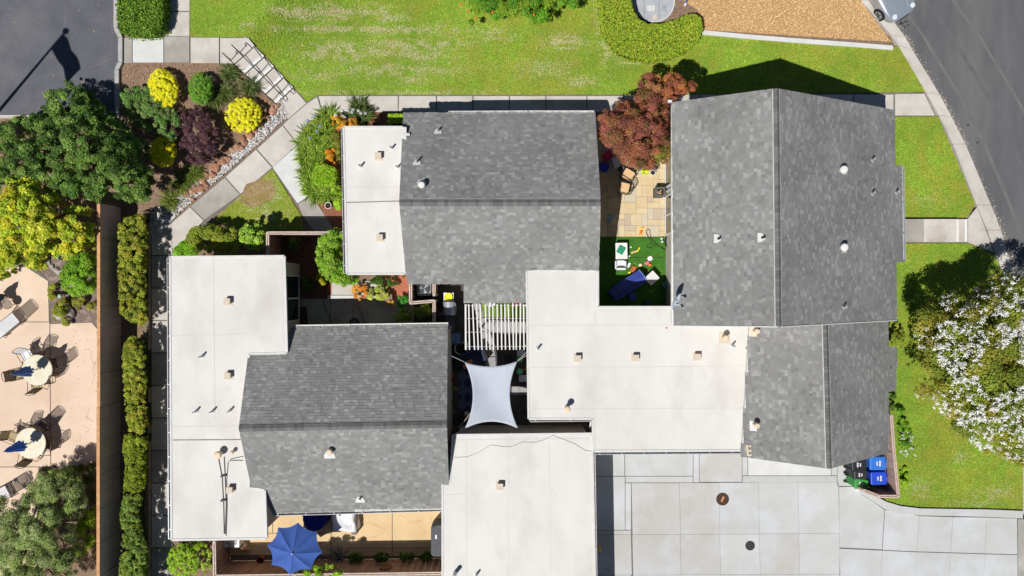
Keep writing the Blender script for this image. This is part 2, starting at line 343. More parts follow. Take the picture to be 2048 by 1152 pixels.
for j in range(3):
    for i in range(5):
        s = 1.5*j; rslab([(cx[i]+s, ry[j]-0.4*i), (cx[i+1]+s, ry[j]-0.4*i), (cx[i+1]+s+2, ry[j+1]-0.4*i), (cx[i]+s+2, ry[j+1]-0.4*i)], STAIN if (i, j) in ((0, 1), (1, 0), (1, 1), (0, 0), (3, 1)) else CONC_D)
    if j: rslab([(1160, ry[j]+1), (1262, ry[j]), (1264, ry[j+1]), (1160, ry[j+1])], STAIN)
ex = [(1678, 975, 1679, 1096), (1770, 1020, 1765, 1100), (1839, 1032, 1833, 1103), (1906, 1034, 1901, 1105), (1974, 1035, 1970, 1107), (2034, 1037, 2035, 1109)]
rslab([(1678, 974), (1706, 973), (1726, 991), (1747, 1004), (1769, 1020), (1764, 1099), (1679, 1095)])
for i in range(1, 5): a, b = ex[i], ex[i+1]; rslab([a[:2], b[:2], b[2:], a[2:]])
for i in range(5): a, b = ex[i], ex[i+1]; k = (a[2]-8*(i > 0), 1232); l = (b[2]-8*(i < 4), 1232); rslab([(a[2], a[3]+1), (b[2], b[3]+1), l, k], CONC_D)
rslab([(2036, 1038), (2056, 1038), (2060, 1232), (2036, 1232)], CONC_G)
ke = [(1703, 971), (1725, 990), (1746, 1003), (1770, 1019), (1800, 1028), (1840, 1031), (1906, 1032), (1975, 1034), (2046, 1037)]
ki = [(1709, 961), (1728, 977), (1748, 991), (1774, 1004), (1801, 1012), (1841, 1017), (1906, 1018), (1975, 1019), (2046, 1022)]
m = MB()
for i in range(len(ke)-1): m.slabz([P(*ke[i], 0.11), P(*ke[i+1], 0.11), P(*ki[i+1], 0.11), P(*ki[i], 0.11)], [P(*q, 0.0)-Vector((0, 0, 0.02)) for q in (ke[i], ke[i+1], ki[i+1], ki[i])])
obj('driveway_kerb', m, CONC_D, DW)
def cover(nm, px, py, r, mat, lab):
    v = P(px, py); m = MB(); m.lathe(v.x, v.y, [(r, 0.004), (r, 0.022), (r*0.9, 0.024), (r*0.88, 0.018), (r*0.1, 0.018)], 28); t = obj(nm, m, mat, label=lab, category='manhole cover'); return t
RUST = M('rusty_iron', C(96, 70, 58), C(70, 52, 45), 18, rough=0.8, bump=0.4, metal=0.2)
IRON = M('cast_iron', C(74, 70, 72), C(52, 50, 52), 20, rough=0.7, bump=0.4, metal=0.2)
mc = cover('manhole_cover', 1445, 998, 0.32, RUST, 'rusty brown round manhole cover with an orange patch in the driveway')
v = P(1445, 998); obj('cover_plate', MB().box(v.x, v.y, 0.018, 0.023, 0.1, 0.28, -0.4), M('rust_plate', C(214, 160, 110), C(190, 120, 80), 30), mc)
cover('manhole_cover', 1500, 1091, 0.24, IRON, 'small dark grey round cover near the lower edge of the driveway')
# walks
SW = sheet('sidewalk', [(243, 74), (328, 74), (328, 22), (340, 22), (340, -420), (378, -420), (378, 74), (497, 75), (500, 84), (460, 122), (243, 127)], -0.02, JOINT, sub=0.6)
for q, m in (([(236, 75), (264, 75), (264, 126), (236, 126)], CONC_G), (quad(265, 76, 327, 125), CONC_P), (quad(328, 73, 379, 125), CONC_G), (quad(381, 75, 438, 126), CONC), ([(440, 76), (497, 76), (509, 91), (468, 127), (440, 126)], CONC),
             (quad(340, -420, 379, 22), CONC), (quad(327, 24, 379, 72), CONC)): slab(SW, q, m, HT+0.02, dz=0.25)
WK = sheet('walkway', [(556, 208), (586, 180), (613, 205), (636, 191), (1240, 190), (1850, 186), (1872, 232), (1320, 232), (1240, 224), (800, 224), (760, 240), (650, 240), (594, 290), (617, 395), (668, 462), (640, 480), (600, 420), (545, 336), (480, 390), (430, 433), (372, 482), (345, 520), (345, 1240), (303, 1240), (303, 470), (343, 445), (512, 298), (575, 238)], -0.010, JOINT)
for q, m in (([(553, 209), (587, 177), (613, 206), (576, 238)], CONC), ([(577, 239), (614, 207), (634, 194), (648, 237), (596, 288), (566, 250)], CONC), ([(565, 251), (595, 289), (546, 334), (514, 298)], CONC), ([(512, 299), (544, 335), (481, 388), (451, 354)], CONC),
             ([(450, 355), (480, 389), (408, 440), (381, 413)], CONC_G), ([(380, 414), (407, 441), (372, 478), (343, 500), (343, 446)], CONC), ([(545, 335), (594, 291), (604, 340), (616, 393), (595, 407)], CONC_P), ([(596, 408), (618, 394), (638, 412), (668, 460), (640, 480), (607, 434)], CONC_G)): slab(WK, q, m)
xj = [636, 719, 797, 873, 946, 1019, 1092, 1174, 1247]
for i in range(8): slab(WK, [(xj[i]+(0 if i else 14), 240 if i < 1 else 224), (xj[i]+1, 192), (xj[i+1]-1, 192), (xj[i+1]-1, 240 if i < 1 else 224)], CONC)
xj = [1248, 1320, 1400, 1475, 1550, 1625, 1707, 1788]
for i in range(7): slab(WK, quad(xj[i]+1, 189, xj[i+1]-1, 231), CONC)
slab(WK, [(1790, 188), (1849, 187), (1870, 231), (1790, 231)], CONC)
yy = 446
for k in range(13): slab(WK, [(303, yy+1), (343, yy+1 if k else 448), (345, yy+64), (303, yy+64)], CONC_G if k % 3 == 1 else CONC); yy += 65
EN = sheet('entry_walk', [(1780, 437), (1936, 436), (1955, 412), (1985, 505), (1936, 485), (1780, 485)], 0.002, JOINT)
for q, z, m in ((quad(1780, 438, 1846, 484), 0.26, CONC_G), (quad(1847, 438, 1917, 484), 0.26, CONC), (quad(1917, 438, 1935, 484), 0.14, CONC), ([(1936, 437), (1954, 414), (1988, 505), (1936, 485)], 0.026, CONC)): slab(EN, q, m, z, gap=0.006, dz=z)
WHITE = M('white_paint', C(240, 240, 238), C(228, 228, 226), 6, rough=0.6)
for x, z in ((1915, 0.262), (1932, 0.142)): a, b = P(x, 438.5, z), P(x, 483.5, z); obj('step_nosing', MB().box((a.x+b.x)/2, (a.y+b.y)/2, z, z+0.004, 0.11, abs(a.y-b.y)), WHITE, EN)
# steps with handrails
ST = thing('steps', 'five wide concrete steps with white nosings and black handrails beside the lawn', 'steps', tuple(P(527, 150)))
n0a, n0b, n4a, n4b = Vector((468, 127)), Vector((509, 91)), Vector((551, 207)), Vector((586, 174))
def npt(k, z): f = k/4; return P(*(n0a.lerp(n4a, f)), z), P(*(n0b.lerp(n4b, f)), z)
for k in range(5):
    z = HT-0.13*k-0.0; a, b = npt(k, z); d = (P(*n4a)-P(*n0a)).normalized(); bk = 0.62
    q = [a-d*bk, b-d*bk, b, a]; q = [Vector((v.x, v.y, z)) for v in q]
    obj('step', MB().slabz(q, [Vector((v.x, v.y, -0.04)) for v in q]), CONC, ST)
    s = [a-d*0.12, b-d*0.12, b+d*0.006, a+d*0.006]; s = [Vector((v.x, v.y, z+0.005)) for v in s]
    obj('nosing', MB().slabz(s, [v-Vector((0, 0, 0.05)) for v in s]), WHITE, ST)
RAILM = M('black_rail', C(52, 52, 54), C(40, 40, 42), 10, rough=0.4, metal=0.3)
for side in (0.02, 0.45):
    pl = []
    for k, up in ((-0.45, 0.88), (-0.2, 0.9), (0, 0.92), (4, 0.92), (4.45, 0.85)):
        kk = max(0, min(4, k)); z = HT-0.13*kk; a, b = npt(kk, z); p = a.lerp(b, side); d = (P(*n4a)-P(*n0a)).normalized()
        p = p+d*((k-kk)*0.66); pl.append(Vector((p.x, p.y, z+up-(0.13 if k > 4 else 0))))
    m = MB().tube(pl, 0.022, 6)
    for e in (0, -1):
        c = pl[e]; o = pl[1 if e == 0 else -2]; zb = c.z-0.16; m.tube([c, (c.x, c.y, zb), (o.x, o.y, zb-0.03)], 0.02, 6)
    obj('handrail', m, RAILM, ST)
    for k in (0, 2, 4): z = HT-0.13*k; a, b = npt(k, z); p = a.lerp(b, side)-d*0.2; obj('rail_post', MB().tube([(p.x, p.y, z-0.01), (p.x, p.y, z+0.9)], 0.02, 6), RAILM, ST)
# low walls at the lot and along the left walk
m = MB()
LW = [(234, -420), (234, 58), (243, 76), (243, 126), (236, 140), (236, 236)]
for i in range(len(LW)-1):
    a, b = PG(*LW[i]), PG(*LW[i+1]); d = Vector((a.y-b.y, b.x-a.x, 0)).normalized()*0.1; zt = HT+0.12
    m.slabz([Vector((q.x, q.y, zt)) for q in (a-d, b-d, b+d, a+d)], [Vector((q.x, q.y, 0)) for q in (a-d, b-d, b+d, a+d)])
obj('lot_kerb', m, M('kerb_concrete', C(190, 188, 184), C(172, 170, 166), 3, rough=0.9, bump=0.2), label='grey concrete kerb wall between the parking lot and the planted bank', category='kerb')
a = PG(-700, 234, 0); b = PG(80, 234, 0); obj('lot_kerb', MB().box((a.x+b.x)/2, a.y, HT-0.1, HT+0.1, b.x-a.x, 0.16), CONC, label='short pale kerb along the lower edge of the parking lot beside the evergreen', category='kerb')
KW = thing('low_wall', 'long low grey kerb wall between hedge and narrow left walk', 'wall', tuple(P(296, 800)))
for k in range(12): obj('wall_block', MB().box(P(297, 0).x, P(0, 478+64*k).y, -0.03, 0.24, 0.26, 1.575), M('mossy_concrete', C(150, 135, 118), C(118, 108, 92), 3, C(105, 110, 70), 0.9, rough=0.95, bump=0.4), KW)
# ---------------------------------------------------------------- lawns
LAWN1 = [(380, -200), (380, 74), (498, 75), (614, 203), (637, 190), (1250, 189), (1345, 188), (1850, 184), (1799, 94), (1410, 68), (1330, 80), (1260, 40), (1196, -200)]
LAWN2 = [(1755, 234), (1876, 233), (1950, 408), (1934, 435), (1755, 436)]
LAWN3 = [(1740, 487), (1935, 487), (1988, 508), (2006, 550), (2026, 620), (2042, 720), (2045, 850), (2045, 1020), (1975, 1017), (1841, 1015), (1801, 1010), (1774, 1002), (1740, 975), (1700, 940), (1700, 640)]
LAWN4 = [(545, 338), (600, 428), (604, 440), (606, 470), (535, 470), (480, 460), (428, 440), (482, 391)]
TURF = M('lawn_turf', C(138, 164, 62), C(110, 144, 44), 3.5, C(150, 150, 66), 0.7, (0.5, 0.72), rough=1, bump=0.9, bscale=120, t=(0.3, 0.7))
G_ = [C(178, 210, 66), C(154, 194, 54), C(126, 174, 42), C(194, 216, 90)]; DRY = [C(226, 216, 164), C(214, 204, 144), C(234, 228, 182)]; YEL = [C(206, 198, 76), C(196, 190, 72), C(182, 196, 70)]
def lawn(poly, dens, nm, lab, dry, yel, seed, near):
    sheet('lawn', poly, 0.012, TURF, sub=0.7)
    a = np.array([XY(*q) for q in poly]); area = abs(sum(a[i][0]*a[(i+1) % len(a)][1]-a[(i+1) % len(a)][0]*a[i][1] for i in range(len(a))))/2
    n = int(area*dens); x, y = sample(poly, n); wx, wy, _ = pix(x, y, 0.0)
    z = np.array([hgt(p, q) for p, q in zip(wx, wy)]) if poly[0][0] < 400 else np.zeros(n)
    wx, wy, _ = pix(x, y, z)
    f1 = vnoise(wx, wy, 1.6, seed)*0.6+vnoise(wx, wy, 0.5, seed+1)*0.4; f2 = vnoise(wx, wy, 2.4, seed+2)*0.6+vnoise(wx, wy, 0.4, seed+3)*0.4
    cols = palette(G_, n)*(0.72+0.55*f1)[:, None]
    my = rng.random(n) < np.clip((f2-0.42)*3.2*yel, 0, 0.85); cols[my] = palette(YEL, my.sum())*(0.75+0.4*f1[my])[:, None]
    pd = np.zeros(n)
    for ex, ey, rx, ry_, s in dry: pd = np.maximum(pd, s*np.exp(-((x-ex)/rx)**2-((y-ey)/ry_)**2))
    pd *= 1.3*np.clip(0.45+2.4*(vnoise(wx, wy*2.2, 0.35, seed+5)-0.3), 0, 1.4); md = rng.random(n) < pd; cols[md] = palette(DRY, md.sum())
    h = 0.035; az = rng.uniform(0, 2*np.pi, n); ln = rng.uniform(0.5, 1.4, n)*0.06; w_ = rng.uniform(0.010, 0.022, n)
    b = np.stack([wx, wy, z+0.012], 1); d = np.stack([np.cos(az), np.sin(az), np.zeros(n)], 1); s = np.stack([-np.sin(az), np.cos(az), np.zeros(n)], 1)
    V = np.empty((n, 3, 3)); V[:, 0] = b+s*w_[:, None]; V[:, 1] = b-s*w_[:, None]; V[:, 2] = b+d*ln[:, None]+np.array([0, 0, 1])*rng.uniform(0.3, 1.0, n)[:, None]*h
    c = np.array([wx.mean(), wy.mean(), 0]); me = bpy.data.meshes.new(nm); me.vertices.add(3*n); me.loops.add(3*n); me.polygons.add(n)
    me.vertices.foreach_set('co', (V-c).astype(np.float32).ravel()); me.loops.foreach_set('vertex_index', np.arange(3*n, dtype=np.int32))
    me.polygons.foreach_set('loop_start', np.arange(0, 3*n, 3, dtype=np.int32)); me.polygons.foreach_set('loop_total', np.full(n, 3, dtype=np.int32)); me.update(calc_edges=True)
    at = me.color_attributes.new('Col', 'FLOAT_COLOR', 'POINT'); cc = np.ones((n, 3, 4), np.float32); cc[:, :, :3] = cols[:, None]; at.data.foreach_set('color', cc.ravel())
    o = link(nm, me, LEAF); o.location = c; tag(o, lab, 'grass', kind='stuff')
dry1 = [(595, 28, 28, 12, 1.0), (660, 26, 60, 16, 0.75), (730, 25, 60, 14, 0.7), (785, 33, 26, 12, 0.9), (700, 58, 150, 6, 0.9), (790, 60, 120, 7, 0.9), (680, 100, 70, 14, 0.9), (790, 98, 90, 16, 1.0), (860, 88, 80, 6, 0.8), (890, 60, 40, 12, 0.8), (640, 105, 40, 14, 0.8), (700, 112, 25, 12, 0.9), (830, 108, 70, 14, 0.8), (780, 140, 150, 12, 0.6), (620, 150, 50, 12, 0.5), (1130, 85, 40, 16, 0.7),
        (1090, 140, 50, 16, 0.5), (1160, 165, 30, 10, 0.6), (990, 70, 40, 12, 0.5), (825, 160, 25, 9, 0.7), (1270, 122, 45, 6, 0.9), (1215, 95, 10, 30, 0.8), (1200, 40, 9, 40, 0.7), (495, 55, 14, 12, 0.7), (780, 185, 250, 6, 0.35), (560, 20, 25, 8, 0.5), (870, 186, 40, 6, 0.5)]
lawn(LAWN1, 900, 'grass', 'wide mown lawn with straw coloured streaks along the upper walk', dry1, 0.75, 11, 0)
lawn(LAWN2, 900, 'grass', 'small bright lawn with yellow patches between house and street kerb', [(1860, 400, 30, 12, 0.3)], 1.3, 31, 0)
lawn(LAWN3, 900, 'grass', 'lawn below the white flowering tree down to the driveway kerb', [(1840, 978, 18, 16, 0.6), (1950, 1000, 40, 12, 0.4), (1920, 915, 14, 10, 0.5), (1990, 985, 40, 16, 0.4)], 0.9, 51, 0)
lawn(LAWN4, 800, 'grass', 'small triangular lawn with a bare brown patch beside the diagonal walk', [(518, 388, 42, 28, 1.0), (540, 430, 40, 20, 0.5)], 1.0, 71, 0)
# brown thatch in the bare patch
m = sheet('bare_patch', ell(517, 388, 40, 26, 24, 0.18, -0.5), 0.020, M('thatch', C(176, 140, 105), C(146, 118, 82), 8, C(120, 125, 62), 1.8, (0.5, 0.65), rough=1, bump=0.9, bscale=90))
# wood chip bed with border
CHIP = M('chip_base', C(208, 168, 116), C(176, 136, 90), 14, rough=1, bump=0.9)
BED = [(1352, -200), (1620, -200), (1690, -60), (1722, 2), (1783, 84), (1600, 72), (1408, 60), (1395, 20), (1365, 0)]
sheet('chip_bed', BED, 0.022, CHIP)
x, y = sample(BED, 24000); p = np.stack([*pix(x, y, 0.0)[:2], rng.uniform(0.026, 0.05, len(x))], 1); nr = rng.normal(size=(len(x), 3))*0.4; nr[:, 2] += 1
leafmesh('wood_chips', p, nr, 0.055, palette([C(236, 208, 160), C(224, 190, 138), C(206, 168, 118), C(240, 216, 176), C(170, 130, 92)], len(x)), M('chips', (0, 0, 0), attr=True, rough=0.95), None, 0.45, label='golden wood chips covering the bed beside the parked car', category='wood chips', kind='stuff')
a = [(1404, 60), (1500, 69), (1600, 77), (1700, 84), (1786, 91)]
BK = thing('bed_border', 'pale concrete border strip between wood chip bed and lawn', 'border', tuple(P(1600, 78)))
for i in range(4):
    q = [P(*a[i], 0.07), P(*a[i+1], 0.07), P(a[i+1][0], a[i+1][1]+9, 0.07), P(a[i][0], a[i][1]+9, 0.07)]; q[0].x += 0.008; q[3].x += 0.008; obj('border_strip', MB().slabz(q, [Vector((v.x, v.y, -0.02)) for v in q]), CONC_P, BK)
# pebbles and border rocks of the bank
m = MB(); PB = [(560, 195), (577, 232), (512, 292), (450, 347), (380, 406), (345, 440), (322, 470), (300, 468), (302, 420), (340, 405), (400, 360), (470, 300), (530, 245)]
x, y = sample(PB, 3000); d8 = [(1, 0, 0), (0.7, 0.7, 0), (0, 1, 0), (-0.7, 0.7, 0), (-1, 0, 0), (-0.7, -0.7, 0), (0, -1, 0), (0.7, -0.7, 0)]
for px, py in zip(x, y):
    v = PG(px, py); r = random.uniform(0.028, 0.06); a0 = random.random()*6; e = random.uniform(0.6, 1); g = random.choice([(225, 223, 220), (205, 203, 202), (180, 178, 180), (238, 236, 232), (150, 146, 148), (190, 172, 160)])
    ring = [(v.x+r*(q[0]*math.cos(a0)-q[1]*e*math.sin(a0)), v.y+r*(q[0]*math.sin(a0)+q[1]*e*math.cos(a0)), v.z+0.012) for q in d8]; top = [(v.x+(s[0]-v.x)*0.6, v.y+(s[1]-v.y)*0.6, v.z+0.012+r*0.75) for s in ring]
    m.add(ring+top, [(i, (i+1) % 8, 8+(i+1) % 8, 8+i) for i in range(8)]+[tuple(range(8, 16))], C(*g))
obj('pebbles', m, M('pebble', (0, 0, 0), attr=True, rough=0.7), label='white and grey pebbles in a strip along the diagonal walk', category='pebbles', kind='stuff')
BASEB = sheet('pebble_bed', PB, 0.003, M('pebble_bed', C(120, 112, 106), C(90, 84, 80), 12, rough=1, bump=0.5), sub=0.6)
ROCK = M('red_rock', C(190, 142, 114), C(152, 110, 88), 5, C(206, 172, 146), 2.0, rough=0.95, bump=0.8, bscale=20, rnd=0.15)
def rock(px, py, r, par=None, mat=ROCK, flat=0.6, zoff=0.0, **kw):
    bm = bmesh.new(); bmesh.ops.create_icosphere(bm, subdivisions=2, radius=r); sx, sy = random.uniform(0.8, 1.3), random.uniform(0.75, 1.1); g = PG(px, py)
    for v in bm.verts:
        k = 1+0.22*math.sin(v.co.x*9/r*0.5+px)+0.15*math.cos(v.co.y*7/r*0.5+py); v.co = Vector((v.co.x*sx*k, v.co.y*sy*k, v.co.z*flat*k+r*flat*0.55+zoff))
    a = random.random()*6; bmesh.ops.rotate(bm, verts=bm.verts, cent=(0, 0, 0), matrix=Matrix.Rotation(a, 3, 'Z'))
    m = MB(); m.v = [(v.co.x+g.x, v.co.y+g.y, v.co.z+g.z) for v in bm.verts]; bm.verts.index_update(); m.f = [tuple(v.index for v in f.verts) for f in bm.faces]; bm.free()
    return obj('rock', m, mat, par, **kw)
RB = thing('rock_border', 'row of reddish brown rocks edging the bank above the pebbles', 'rock border', tuple(PG(470, 300)))
for px, py, r in ((556, 212, .17), (546, 222, .2), (536, 236, .18), (523, 250, .2), (512, 262, .17), (500, 271, .22), (489, 283, .2), (478, 295, .24), (466, 301, .18), (455, 318, .2), (444, 322, .24), (432, 335, .26), (425, 350, .2), (408, 356, .25), (412, 372, .18), (400, 378, .24), (386, 383, .22), (374, 388, .2), (385, 398, .14), (430, 312, .15), (447, 300, .14)):
    rock(px, py, r*0.95, RB)
# ---------------------------------------------------------------- houses
STUCCO = M('stucco', C(206, 200, 190), C(194, 188, 178), 2, rough=0.95, bump=0.3, bscale=70)
FASCIA = M('fascia', C(226, 225, 221), C(212, 211, 207), 3, rough=0.6)
MEMB = M('roof_membrane', C(229, 227, 222), C(220, 218, 213), 0.8, C(206, 201, 194), 0.5, (0.5, 0.78), rough=0.75, bump=0.06, bscale=30, stretch=(1, 0.6, 1))
SEAM = M('roof_seam', C(212, 209, 203), C(200, 197, 192), 5, rough=0.8)
DARKSEAM = M('roof_groove', C(120, 116, 110), C(150, 146, 140), 4, rough=0.9)
GALV = M('galvanised', C(206, 208, 210), C(186, 189, 192), 6, rough=0.45, metal=0.35)
VBOX = M('vent_paint', C(222, 208, 190), C(212, 197, 178), 8, rough=0.7)
VCAP = M('vent_cap', C(236, 216, 190), C(226, 202, 174), 10, rough=0.6)
BLK = M('black_plastic', C(38, 38, 40), rough=0.5)
SHING = M('shingles', (0, 0, 0), c2=(0.8, 0.8, 0.8), scale=60, attr=True, rough=0.95, spec=0.1, bump=0.25, bscale=220)
GLASS = M('window_glass', C(46, 56, 58), C(34, 42, 44), 1.5, rough=0.08, spec=0.6)
def plane3(a, b, c):
    n = (b-a).cross(c-a).normalized()
    if n.z < 0: n = -n
    return n, n.dot(a)
def hit(px, py, pl):
    d = Vector(((px-1024)/FPX, (576-py)/FPX, -1)); n, k = pl; t = (k-n.z*CH)/n.dot(d); return Vector((0, 0, CH))+d*t
def zat(x, y, pl): n, k = pl; return (k-n.x*x-n.y*y)/n.z
def slope(root, pts, pl, name='roof', th=0.17, exp_=0.138, tone=1.0, seed=1):
    top = [hit(px, py, pl) for px, py in pts]
    ro = obj(name, MB().slabz(top, [v-Vector((0, 0, th)) for v in top]), FASCIA, root)
    n, k = pl; V = Vector((-n.x*n.z, -n.y*n.z, n.x*n.x+n.y*n.y)).normalized(); U = n.cross(V)*-1; U.normalize(); O = top[0]
    uv = [((p-O).dot(U), (p-O).dot(V)) for p in top]; vmin = min(q[1] for q in uv); vmax = max(q[1] for q in uv)
    R = random.Random(seed); m = MB(); v0 = vmin-0.02; j = 0; N_ = len(uv)
    while v0 < vmax-0.02:
        v1 = min(v0+exp_, vmax); vm = (v0+v1)/2; cr = []
        for i in range(N_):
            (a, b), (c, d) = uv[i], uv[(i+1) % N_]
            if (b > vm) != (d > vm): cr.append(a+(c-a)*(vm-b)/(d-b))
        cr.sort()
        for s in range(0, len(cr)-1, 2):
            u = cr[s]-0.015-R.random()*0.2; first = True
            while u < cr[s+1]+0.015:
                wd = R.choice((0.11, 0.14, 0.17, 0.2, 0.24)); a0 = max(u, cr[s]-0.015); a1 = min(u+wd, cr[s+1]+0.015); u += wd
                if a1-a0 < 0.02: continue
                hi = R.random() < 0.5; t0 = 0.020 if hi else 0.011; r = R.random(); g = R.uniform(0.92, 1.06)
                g *= 1.32 if r < 0.13 else (1.13 if r < 0.30 else (0.87 if r > 0.93 else 1.0)); pw = O+U*a0+V*v0; g *= tone*(1+0.16*mnoise.noise(pw*0.55)+0.10*mnoise.noise(pw*2.1)); wm = R.uniform(-0.012, 0.012)
                col = (0.252*g*(1+wm), 0.252*g, 0.246*g*(1-wm)); lo = v0-(0.012 if hi else 0)
                B = lambda uu, vv, h: O+U*uu+V*vv+n*h
                m.add([B(a0, lo, 0.002), B(a1, lo, 0.002), B(a0, lo, t0), B(a1, lo, t0), B(a1, v1+0.01, 0.004), B(a0, v1+0.01, 0.004)], [(0, 1, 3, 2), (2, 3, 4, 5), (0, 2, 5), (1, 4, 3)], col)
        v0 += exp_; j += 1
    obj('shingles', m, SHING, ro, kind='stuff'); return ro
def ridge(ro, p0, p1, pa, pb, wd=0.15, lines='ab', lift=0.035, tone=0.8, seed=3):
    d = (p1-p0).normalized(); L = (p1-p0).length; m = MB(); R = random.Random(seed); s = 0.0; h = Vector((-d.y, d.x, 0))
    def side(q, e, up, pl): x = q+h*e*wd; return Vector((x.x, x.y, zat(x.x, x.y, pl)+up))
    pA = pa if zat(*(p0+h).xy, pa) < p0.z-0.1 else pb; pB = pb if pA is pa else pa
    while s < L-0.02:
        q0 = p0+d*s; q1 = p0+d*min(s+0.15, L); g = 0.2*tone*R.uniform(0.8, 1.25)
        vs = [side(q0, 1, lift+0.012, pA), q0+Vector((0, 0, lift+0.022)), side(q0, -1, lift+0.012, pB), side(q1, 1, lift, pA), q1+Vector((0, 0, lift+0.008)), side(q1, -1, lift, pB), side(q0, 1, 0, pA), side(q0, -1, 0, pB), side(q1, 1, 0, pA), side(q1, -1, 0, pB)]
        m.add(vs, [(0, 1, 4, 3), (1, 2, 5, 4), (0, 3, 8, 6), (2, 7, 9, 5), (0, 6, 7, 2, 1)], (g, g, g*0.97)); s += 0.15
    obj('ridge_cap', m, SHING, ro)
    for e, pl in ((1, pA), (-1, pB)):
        if ('a' if e == 1 else 'b') not in lines: continue
        m = MB(); k = 0.014; c = []
        for q in (p0, p1):
            for w_ in (wd+0.002, wd+0.032): x = q+h*e*w_; c.append(Vector((x.x, x.y, zat(x.x, x.y, pl)+lift+0.004)))
        m.slabz([c[0], c[1], c[3], c[2]], [v-Vector((0, 0, lift)) for v in (c[0], c[1], c[3], c[2])]); obj('ridge_flashing', m, M('ridge_flashing', C(205, 203, 200), C(180, 178, 174), 4, rough=0.6), ro)
def flat(root, pts, z, name='roof', th=0.24, mat=MEMB, edge=True):
    w_ = [XY(px, py, z) for px, py in pts]; ro = obj(name, MB().prism(w_, z-th, z), mat, root)
    if edge:
        m = MB(); n = len(w_)
        for i in range(n):
            a, b = Vector(w_[i]), Vector(w_[(i+1) % n]); e = (b-a); L = e.length
            if L < 0.3: continue
            c = (a+b)/2; m.box(c.x, c.y, z-0.05, z+0.022, L-0.02, 0.09, math.atan2(e.y, e.x))
        obj('edge_flashing', m, FASCIA, ro)
    return ro
def seam(ro, pts, z, wd=0.025, mat=SEAM, h=0.004, name='seam'):
    m = MB()
    for a, b in zip(pts[:-1], pts[1:]):
        p, q = P(*a, z), P(*b, z); e = q-p; c = (p+q)/2; m.box(c.x, c.y, z-0.005, z+h, e.length, wd, math.atan2(e.y, e.x))
    return obj(name, m, mat, ro)
def gpart(root, a, b, z, out, wd=0.12, name='gutter', hang=1.6, mat=FASCIA):        # open gutter along a roof edge, with hangers
    p, q = P(*a, z), P(*b, z); e = q-p; L = e.length; an = math.atan2(e.y, e.x); o = Vector((out[0], out[1], 0)); m = MB(); c = (p+q)/2+o*(wd/2+0.006)
    m.box(c.x, c.y, z-0.11, z-0.1, L, wd, an); k = c+o*(wd/2); m.box(k.x, k.y, z-0.11, z+0.005, L, 0.022, an); k = c-o*(wd/2-0.004); m.box(k.x, k.y, z-0.11, z-0.012, L, 0.01, an)
    i = 0.25
    while i < L-0.1: k = p+e.normalized()*i+o*(wd/2+0.006); m.box(k.x, k.y, z-0.008, z+0.006, 0.03, wd, an); i += hang
    for t in (p, q): k = t+o*(wd/2+0.006); m.box(k.x, k.y, z-0.11, z+0.004, 0.012, wd, an)
    return obj(name, m, mat, root)
def pipe(ro, px, py, z, r=0.045, h=0.38, collar=True):
    v = P(px, py, z+0.1); v.z = z; m = MB(); t = obj('vent_pipe', MB().lathe(v.x, v.y, [(r, z-0.02), (r, z+h), (r*0.7, z+h), (r*0.7, z+h-0.12)], 12, cap=True), GALV, ro)
    if collar: m.lathe(v.x, v.y, [(r*2.6, z-0.005), (r*2.5, z+0.014), (r*1.5, z+0.03), (r*1.02, z+0.09)], 16, cap=False); obj('collar', m, FASCIA, ro)
def boxvent(ro, px, py, z, s=0.28, h=0.24):
    v = P(px, py, z+h); m = MB().box(v.x, v.y, z-0.01, z+h-0.05, s*0.8, s*0.8); m.box(v.x, v.y, z+h-0.045, z+h, s, s); m.box(v.x, v.y, z, z+0.012, s*1.35, s*1.35); obj('roof_vent', m, VBOX, ro)
def capvent(ro, px, py, z, r=0.15, h=0.5, mat=None, rt=None):
    v = P(px, py, z+h); obj('roof_vent', MB().lathe(v.x, v.y, [(r*0.6, z-0.1), (r*0.6, z+h-0.16), (r*0.98, z+h-0.15), (r, z+h-0.06), (r*0.75, z+h-0.01), (r*0.1, z+h)], 20), mat or VCAP, ro, sm=False)
def flashpipe(ro, px, py, pl, s=0.28, h=0.3, r=0.045, mat=GALV, plate=True, rot=0.0):
    v = hit(px, py, pl); n = pl[0]; m = MB()
    if plate:
        a = Vector((1, 0, -n.x/n.z)).normalized(); b = n.cross(a); c, d = math.cos(rot), math.sin(rot); a, b = a*c+b*d, b*c-a*d
        q = [v+a*(s*x)+b*(s*y) for x, y in ((-.5, -.5), (.5, -.5), (.5, -.15), (.22, .3), (-.22, .3), (-.5, -.15))]
        m.slabz([t+n*0.034 for t in q], [t+n*0.018 for t in q]); obj('vent_flashing', m, FASCIA, ro)
    obj('vent_pipe', MB().lathe(v.x, v.y, [(r*1.6, v.z-0.03), (r*1.3, v.z+0.08), (r, v.z+0.1), (r, v.z+h), (r*0.6, v.z+h)], 12), mat, ro)
def gable(root, prof, t0, t1, axis, name='wall'):
    n = len(prof); f = (lambda s, z, t: (s, t, z)) if axis == 'y' else (lambda s, z, t: (t, s, z))
    vs = [f(s, z, t0) for s, z in prof]+[f(s, z, t1) for s, z in prof]
    fs = [tuple(range(n)), tuple(range(2*n-1, n-1, -1))]+[(i, n+i, n+(i+1) % n, (i+1) % n) for i in range(n)]
    o = obj(name, MB().add(vs, fs), STUCCO, root); bm = bmesh.new(); bm.from_mesh(o.data); bmesh.ops.recalc_face_normals(bm, faces=bm.faces); bm.to_mesh(o.data); bm.free(); return o
